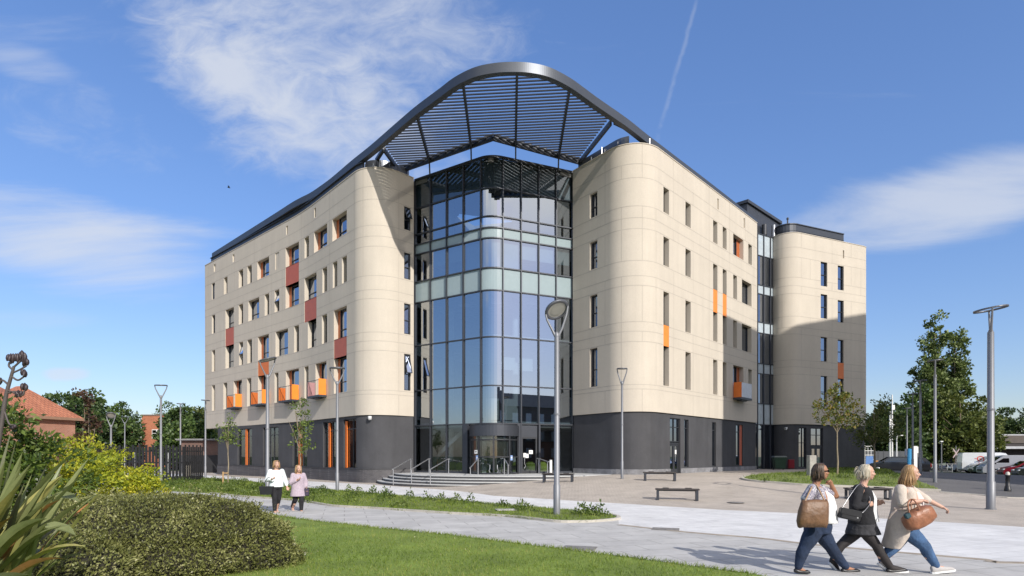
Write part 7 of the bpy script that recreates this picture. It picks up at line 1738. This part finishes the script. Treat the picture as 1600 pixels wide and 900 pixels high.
shell_hair('hair', P, M, J['head']  , hair_ash, W2, .95, .085, .02, 1.0, tail=[[(-.09, .02, .05), (-.125, .03, .06), (-.155, .03, .045), (-.165, .03, .0)], [(-.09, -.03, .04), (-.13, -.03, .03), (-.15, -.03, -.02), (-.155, -.03, -.06)], [(-.08, 0, .03), (-.11, 0, -.01), (-.115, 0, -.06), (-.10, 0, -.11)]], strands=260)
b = MB(W2.location)
for s in 'RL':
    k, a, h = J['kn' + s], J['an' + s], J['hip' + s]; limb(b, [h, h.lerp(k, .5), k, k.lerp(a, .3) - f * .014, a, a.lerp(J['toe' + s], .5), J['toe' + s] + Vector((0, 0, .004))], [.100, .090, .070, .070, .050, .042, .028])
remesh('tights', b, .010, 4, [tights], None, W2)
b = MB(W2.location); q = J['pelvis']; b.loft([ring(q + Vector((0, 0, .10)), f, w, .155, .175), ring(q, f, w, .185, .20), ring(q - Vector((0, 0, .13)) + f * .01, f, w, .245, .21), ring(q - Vector((0, 0, .155)) + f * .015, f, w, .25, .212)], cap=True); remesh('skirt', b, .012, 3, [charcoal], None, W2)
b = MB(W2.location); q = J['chest']; b.loft([ring(J['neck'] - Vector((0, 0, .02)), f, w, .075, .10), ring(q + Vector((0, 0, .10)), f, w, .115, .18), ring(q - f * .01, f, w, .155, .19), ring(q - f * .015 - Vector((0, 0, .18)), f, w, .15, .185), ring(J['pelvis'] - f * .005 + Vector((0, 0, .06)), f, w, .175, .20), ring(J['pelvis'] - f * .005 - Vector((0, 0, .0)), f, w, .185, .205)])
sleeve(b, J, 'R', (.078, .062, .046), 'wr', .86); sleeve(b, J, 'L', (.078, .062, .046), 'wr', .8); remesh('cardigan', b, .011, 4, [black_cloth], None, W2)
b = MB(W2.location)
b.loft([ring(q + f * .085 + Vector((0, 0, .11)), f, w, .055, .08), ring(q + f * .105, f, w, .095, .12), ring(q + f * .11 - Vector((0, 0, .2)), f, w, .095, .13), ring(J['pelvis'] + f * .13 + Vector((0, 0, .04)), f, w, .105, .15)]); remesh('white_blouse', b, .011, 3, [white_cloth], None, W2)
shoe(W2, J, 'R', f, blk_leather, sole=white_m); shoe(W2, J, 'L', f, blk_leather, sole=white_m)
bag = thing('shoulder_bag', 'small boxy black leather bag on a thin strap by the woman in black', 'handbag', p(1328, 812, -.34)); b = MB(bag.location)
a = p(1327.5, 804, -.36); R_ = Matrix.Rotation(.22, 3, 'Y'); b.box(a, (.305, .10, .155), M=R_, bevel=.02); b.box(a + Vector((.0, -.052, .035)), (.30, .012, .09), M=R_, bevel=.004); b.build('bag_body', blk_leather, bag)
b = MB(bag.location); b.tube(smooth_curve([p(1315, 795, -.36), p(1327, 776, -.30), p(1342, 757, -.20), p(1352, 762, -.1), p(1360, 783, -.23), p(1352, 797, -.33), p(1341, 806, -.37)], 5), .006, 6); b.build('strap', mat('grey chain strap', (.35, .35, .36), rough=.3, metal=.8), bag)
b = MB(bag.location); b.box(p(1340, 808, -.405), (.03, .012, .05), bevel=.005); b.build('clasp', steel, bag)

# woman 3: long pale coat, blue jeans, brown holdall
p = mk(8.66)
J = dict(head=p(1425, 739.5), neck=p(1416, 759), chest=p(1417, 778), pelvis=p(1415, 820), shR=p(1407, 765, -.17), elR=p(1409, 786, -.24), wrR=p(1438, 783, -.22), shL=p(1420, 765, .165), elL=p(1447, 780, .22), wrL=p(1471, 792, .18),
         hipR=p(1417, 828, -.085), hipL=p(1413, 828, .085), knR=p(1445, 854, -.09), knL=p(1399, 853, .09), anR=p(1462, 886, -.09), anL=p(1378, 877, .10), toeR=p(1487, 889, -.09), toeL=p(1389, 891.5, .10))
W3, f, w, P, M = person('blonde woman in a long pale coat and mid blue jeans, swinging one arm forward', 8.66, J, (1, .02), skin_fair, 'three women walking together', head_f=(.88, -.45, -.1), bulk=1.06, belly=.16, arm=(.052, .042, .029), hands=[('R', p(1450, 780, -.18) - p(1438, 783, -.22), (0, 0, -1), .7, (0, -1, 0)), ('L', p(1486, 799, .15) - p(1471, 792, .18), (0, 0, -1), .75, (0, -1, .3))])
shell_hair('hair', P, M, J['head'], hair_gold, W3, .95, .215, .17, 1.0, strands=340, top=.008)
trousers(W3, J, f, w, denim_l, (.122, .084, .056), (.175, .19), cuff=.03)
b = MB(W3.location); q = J['chest']; b.loft([ring(q + f * .07 + Vector((0, 0, .10)), f, w, .07, .12), ring(q + f * .10, f, w, .115, .15), ring(q + f * .085 - Vector((0, 0, .18)), f, w, .125, .17), ring(J['pelvis'] + f * .045 + Vector((0, 0, .05)), f, w, .15, .18), ring(J['pelvis'] + f * .045 - Vector((0, 0, .02)), f, w, .15, .19)]); remesh('white_top', b, .012, 3, [mat('cream top cloth', (.66, .58, .54), rough=.9)], None, W3)
b = MB(W3.location)
b.loft([ring(J['neck'] - Vector((0, 0, .015)) - f * .01, f, w, .07, .11), ring(q + Vector((0, 0, .10)) - f * .03, f, w, .105, .185), ring(q - f * .04, f, w, .135, .20), ring(q - f * .06 - Vector((0, 0, .2)), f, w, .135, .20), ring(J['pelvis'] - f * .085 + Vector((0, 0, .02)), f, w, .15, .21), ring(p(1401, 836, 0), f, w, .125, .215), ring(p(1394, 850, .02), f, w, .10, .20), ring(p(1391, 855.5, .02), f, w, .075, .19)])
sleeve(b, J, 'R', (.084, .062, .052), 'wr', .22); sleeve(b, J, 'L', (.084, .062, .05), 'wr', .15); remesh('coat', b, .012, 4, [trench], None, W3)
b = MB(W3.location)
b.tube([J['neck'] + f * .05 + w * .06, q + f * .11 + w * .10, J['pelvis'] + f * .10 + w * .16], [.022, .028, .02], 8); b.tube([J['neck'] + f * .05 - w * .06, q + f * .10 - w * .12, J['pelvis'] + f * .06 - w * .19], [.022, .03, .02], 8); remesh('lapel', b, .01, 2, [trench], None, W3)
b = MB(W3.location); b.tube([p(1400, 797, -.2), p(1393, 803, -.16), p(1388, 811, -.12)], [.016, .02, .014], 8); b.tube([p(1396, 794, -.2), p(1444, 797, -.18)], [.018, .018], 8); remesh('belt', b, .008, 2, [mat('coat belt', (.40, .33, .29), rough=.9)], None, W3)
for s in 'RL': shoe(W3, J, s, f, shoe_w, low=False, sole=white_m, name='trainer')
bag = thing('holdall_bag', 'cognac brown leather holdall hung on the forearm of the woman in the pale coat', 'handbag', p(1436, 830, -.33)); b = MB(bag.location); A = math.radians(28); rows = []
c0 = p(1435.5, 809, -.36)
for k, (x, hh, th) in enumerate(((-.215, .05, .05), (-.20, .10, .085), (-.10, .135, .10), (0, .14, .105), (.10, .135, .10), (.20, .10, .085), (.215, .05, .05))):
    rows.append([c0 + Matrix.Rotation(-A, 3, 'Y') @ Vector((x, math.copysign(abs(math.cos(q)) ** .7, math.cos(q)) * th, math.copysign(abs(math.sin(q)) ** .6, math.sin(q)) * hh)) for q in [2 * PI * j / 20 for j in range(20)]])
b.loft([r[::-1] for r in rows]); b.build('bag_body', cognac, bag)
for dy, k in ((-.45, 0), (-.29, 1)):
    b = MB(bag.location); b.tube(smooth_curve([p(1421 + k * 4, 801, dy), p(1418.5 + k * 5, 787, dy * .8), p(1424 + k * 3, 780, -.24), p(1431 + k * 3, 785, dy * .8), p(1437 + k * 3, 797, dy)], 5), .009, 8); b.build('handle', cognac, bag)
b = MB(bag.location); b.box(p(1418, 806, -.41), (.075, .06, .075), M=Matrix.Rotation(-A, 3, 'Y'), bevel=.01); b.build('purse', mat('dark teal purse', (.02, .06, .075), rough=.5), bag)

# the two women coming along the path at the left
ff = Vector((.62, -.78, 0)).normalized()
def far_person(label, u, v0, Y, head_v, dx, top_m, hair, skin, long_top, fold, gait, hl):
    p = mk(Y); s = F / Y; gx = lambda du, v, dy=0: p(u + du, v, dy); h = (v0 - head_v)
    V = lambda k: v0 - h * k
    wl = Vector((-ff.y, ff.x, 0)) * .0
    base = gx(0, V(0)); wv = Vector((-ff.y, ff.x, 0)); H = h / s
    q = lambda fo, le, k: base + ff * fo * H + wv * le * H + Vector((0, 0, k * H))
    J = dict(head=q(.03, 0, .925), neck=q(.0, 0, .835), chest=q(0, 0, .74), pelvis=q(0, 0, .53), shR=q(0, -.105, .80), shL=q(0, .105, .80), hipR=q(0, -.05, .49), hipL=q(0, .05, .49))
    J.update({k: q(*v) for k, v in gait.items()})
    t, f, w, P, M = person(label, Y, J, (ff.x, ff.y), skin, 'two women walking along the path', bulk=.95, belly=.12, hands=[(s_, (J['wr' + s_] - J['el' + s_]), (ff.x, ff.y, 0) if s_ == 'L' else (0, 0, 1), .6, (ff.x, ff.y, .2)) for s_ in 'RL'])
    shell_hair('hair', P, M, J['head'], hair, t, 1.0, hl, hl * .8, 1.0, strands=170, top=.006)
    trousers(t, J, f, w, black_cloth, (.100, .076, .058), (.13, .165), cuff=.05)
    b = MB(t.location); c = J['chest']; pe = J['pelvis']
    rows = [ring(J['neck'] - Vector((0, 0, .02)), f, w, .07, .10), ring(c + Vector((0, 0, .09)), f, w, .11, .18), ring(c, f, w, .15, .20), ring(c.lerp(pe, .6), f, w, .145, .20)]
    if long_top: rows += [ring(pe - Vector((0, 0, .05)), f, w, .17, .215), ring(pe - Vector((0, 0, .26)), f, w, .20, .25)]
    else: rows += [ring(pe + Vector((0, 0, .02)), f, w, .165, .215), ring(pe - Vector((0, 0, .04)), f, w, .17, .22)]
    b.loft(rows)
    for s_ in 'RL': sleeve(b, J, s_, (.076, .066, .052), 'wr', .72)
    remesh('tunic' if long_top else 'shirt', b, .013, 4, [top_m], None, t)
    for s_ in 'RL': shoe(t, J, s_, f, nude, name='shoe')
    return t, J
W4, J4 = far_person('woman in a loose pale aqua shirt and black trousers, black tote on her arm', 431.5, 803, 17.9, 719.5, 0, aqua, hair_fair, skin_fair, False, 0,
    dict(elR=(.02, -.17, .64), wrR=(.15, -.12, .66), elL=(-.02, .17, .64), wrL=(.03, .19, .50), knR=(.06, -.045, .285), knL=(-.02, .05, .275), anR=(.055, -.04, .055), anL=(-.12, .045, .075), toeR=(.15, -.045, .02), toeL=(-.03, .05, .018)), .10)
W5, J5 = far_person('fair haired woman in a long lilac grey tunic and black leggings, holding a small bag', 466, 802, 18.3, 727, 0, lilac, hair_fair, skin_fair, True, 0,
    dict(elR=(.02, -.15, .64), wrR=(.13, -.06, .70), elL=(.01, .16, .64), wrL=(.06, .15, .52), knR=(-.03, -.05, .28), knL=(.07, .045, .285), anR=(-.20, -.05, .10), anL=(.07, .04, .055), toeR=(-.13, -.05, .03), toeL=(.16, .045, .02)), .14)
g = MB(W4.location); hd = J4['head']; wv = Vector((-ff.y, ff.x, 0))
for sg in (-1, 1): g.ball(hd + ff * .06 + wv * sg * .03 + Vector((0, 0, .085)), (.02, .03, .012), 6)
g.build('sunglasses', blk_leather, W4)
c = J4['elR'].lerp(J4['wrR'], .45); bag = thing('tote_bag', 'black leather tote hanging from the arm of the woman in the pale shirt', 'handbag', c + Vector((-.06, -.05, -.45)))
o = bag.location; b = MB(o); b.loft([[(o.x + sx * .16, o.y + sy * .07, o.z) for sx, sy in ((-1, -1), (1, -1), (1, 1), (-1, 1))], [(o.x + sx * .21, o.y + sy * .06, o.z + .25) for sx, sy in ((-1, -1), (1, -1), (1, 1), (-1, 1))]], smooth=False); b.build('bag_body', blk_leather, bag)
b = MB(o); b.tube(smooth_curve([o + Vector((-.1, -.06, .25)), c + Vector((-.04, -.03, .05)), c + Vector((.03, -.03, .05)), o + Vector((.1, -.06, .25))], 5), .009, 6); b.build('handle', blk_leather, bag)
c = J5['wrL']; bag = thing('clutch_bag', 'small dark purple bag held by the woman in the lilac tunic', 'handbag', c + Vector((.02, -.04, -.22))); o = bag.location
b = MB(o); b.box(o + Vector((0, 0, .1)), (.15, .05, .24), .5, bevel=.02); b.build('bag_body', mat('dark purple leather', (.03, .022, .045), rough=.5), bag); b = MB(o); b.tube([o + Vector((-.04, 0, .2)), o + Vector((0, .01, .27)), o + Vector((.04, 0, .2))], .007, 6); b.build('handle', blk_leather, bag)
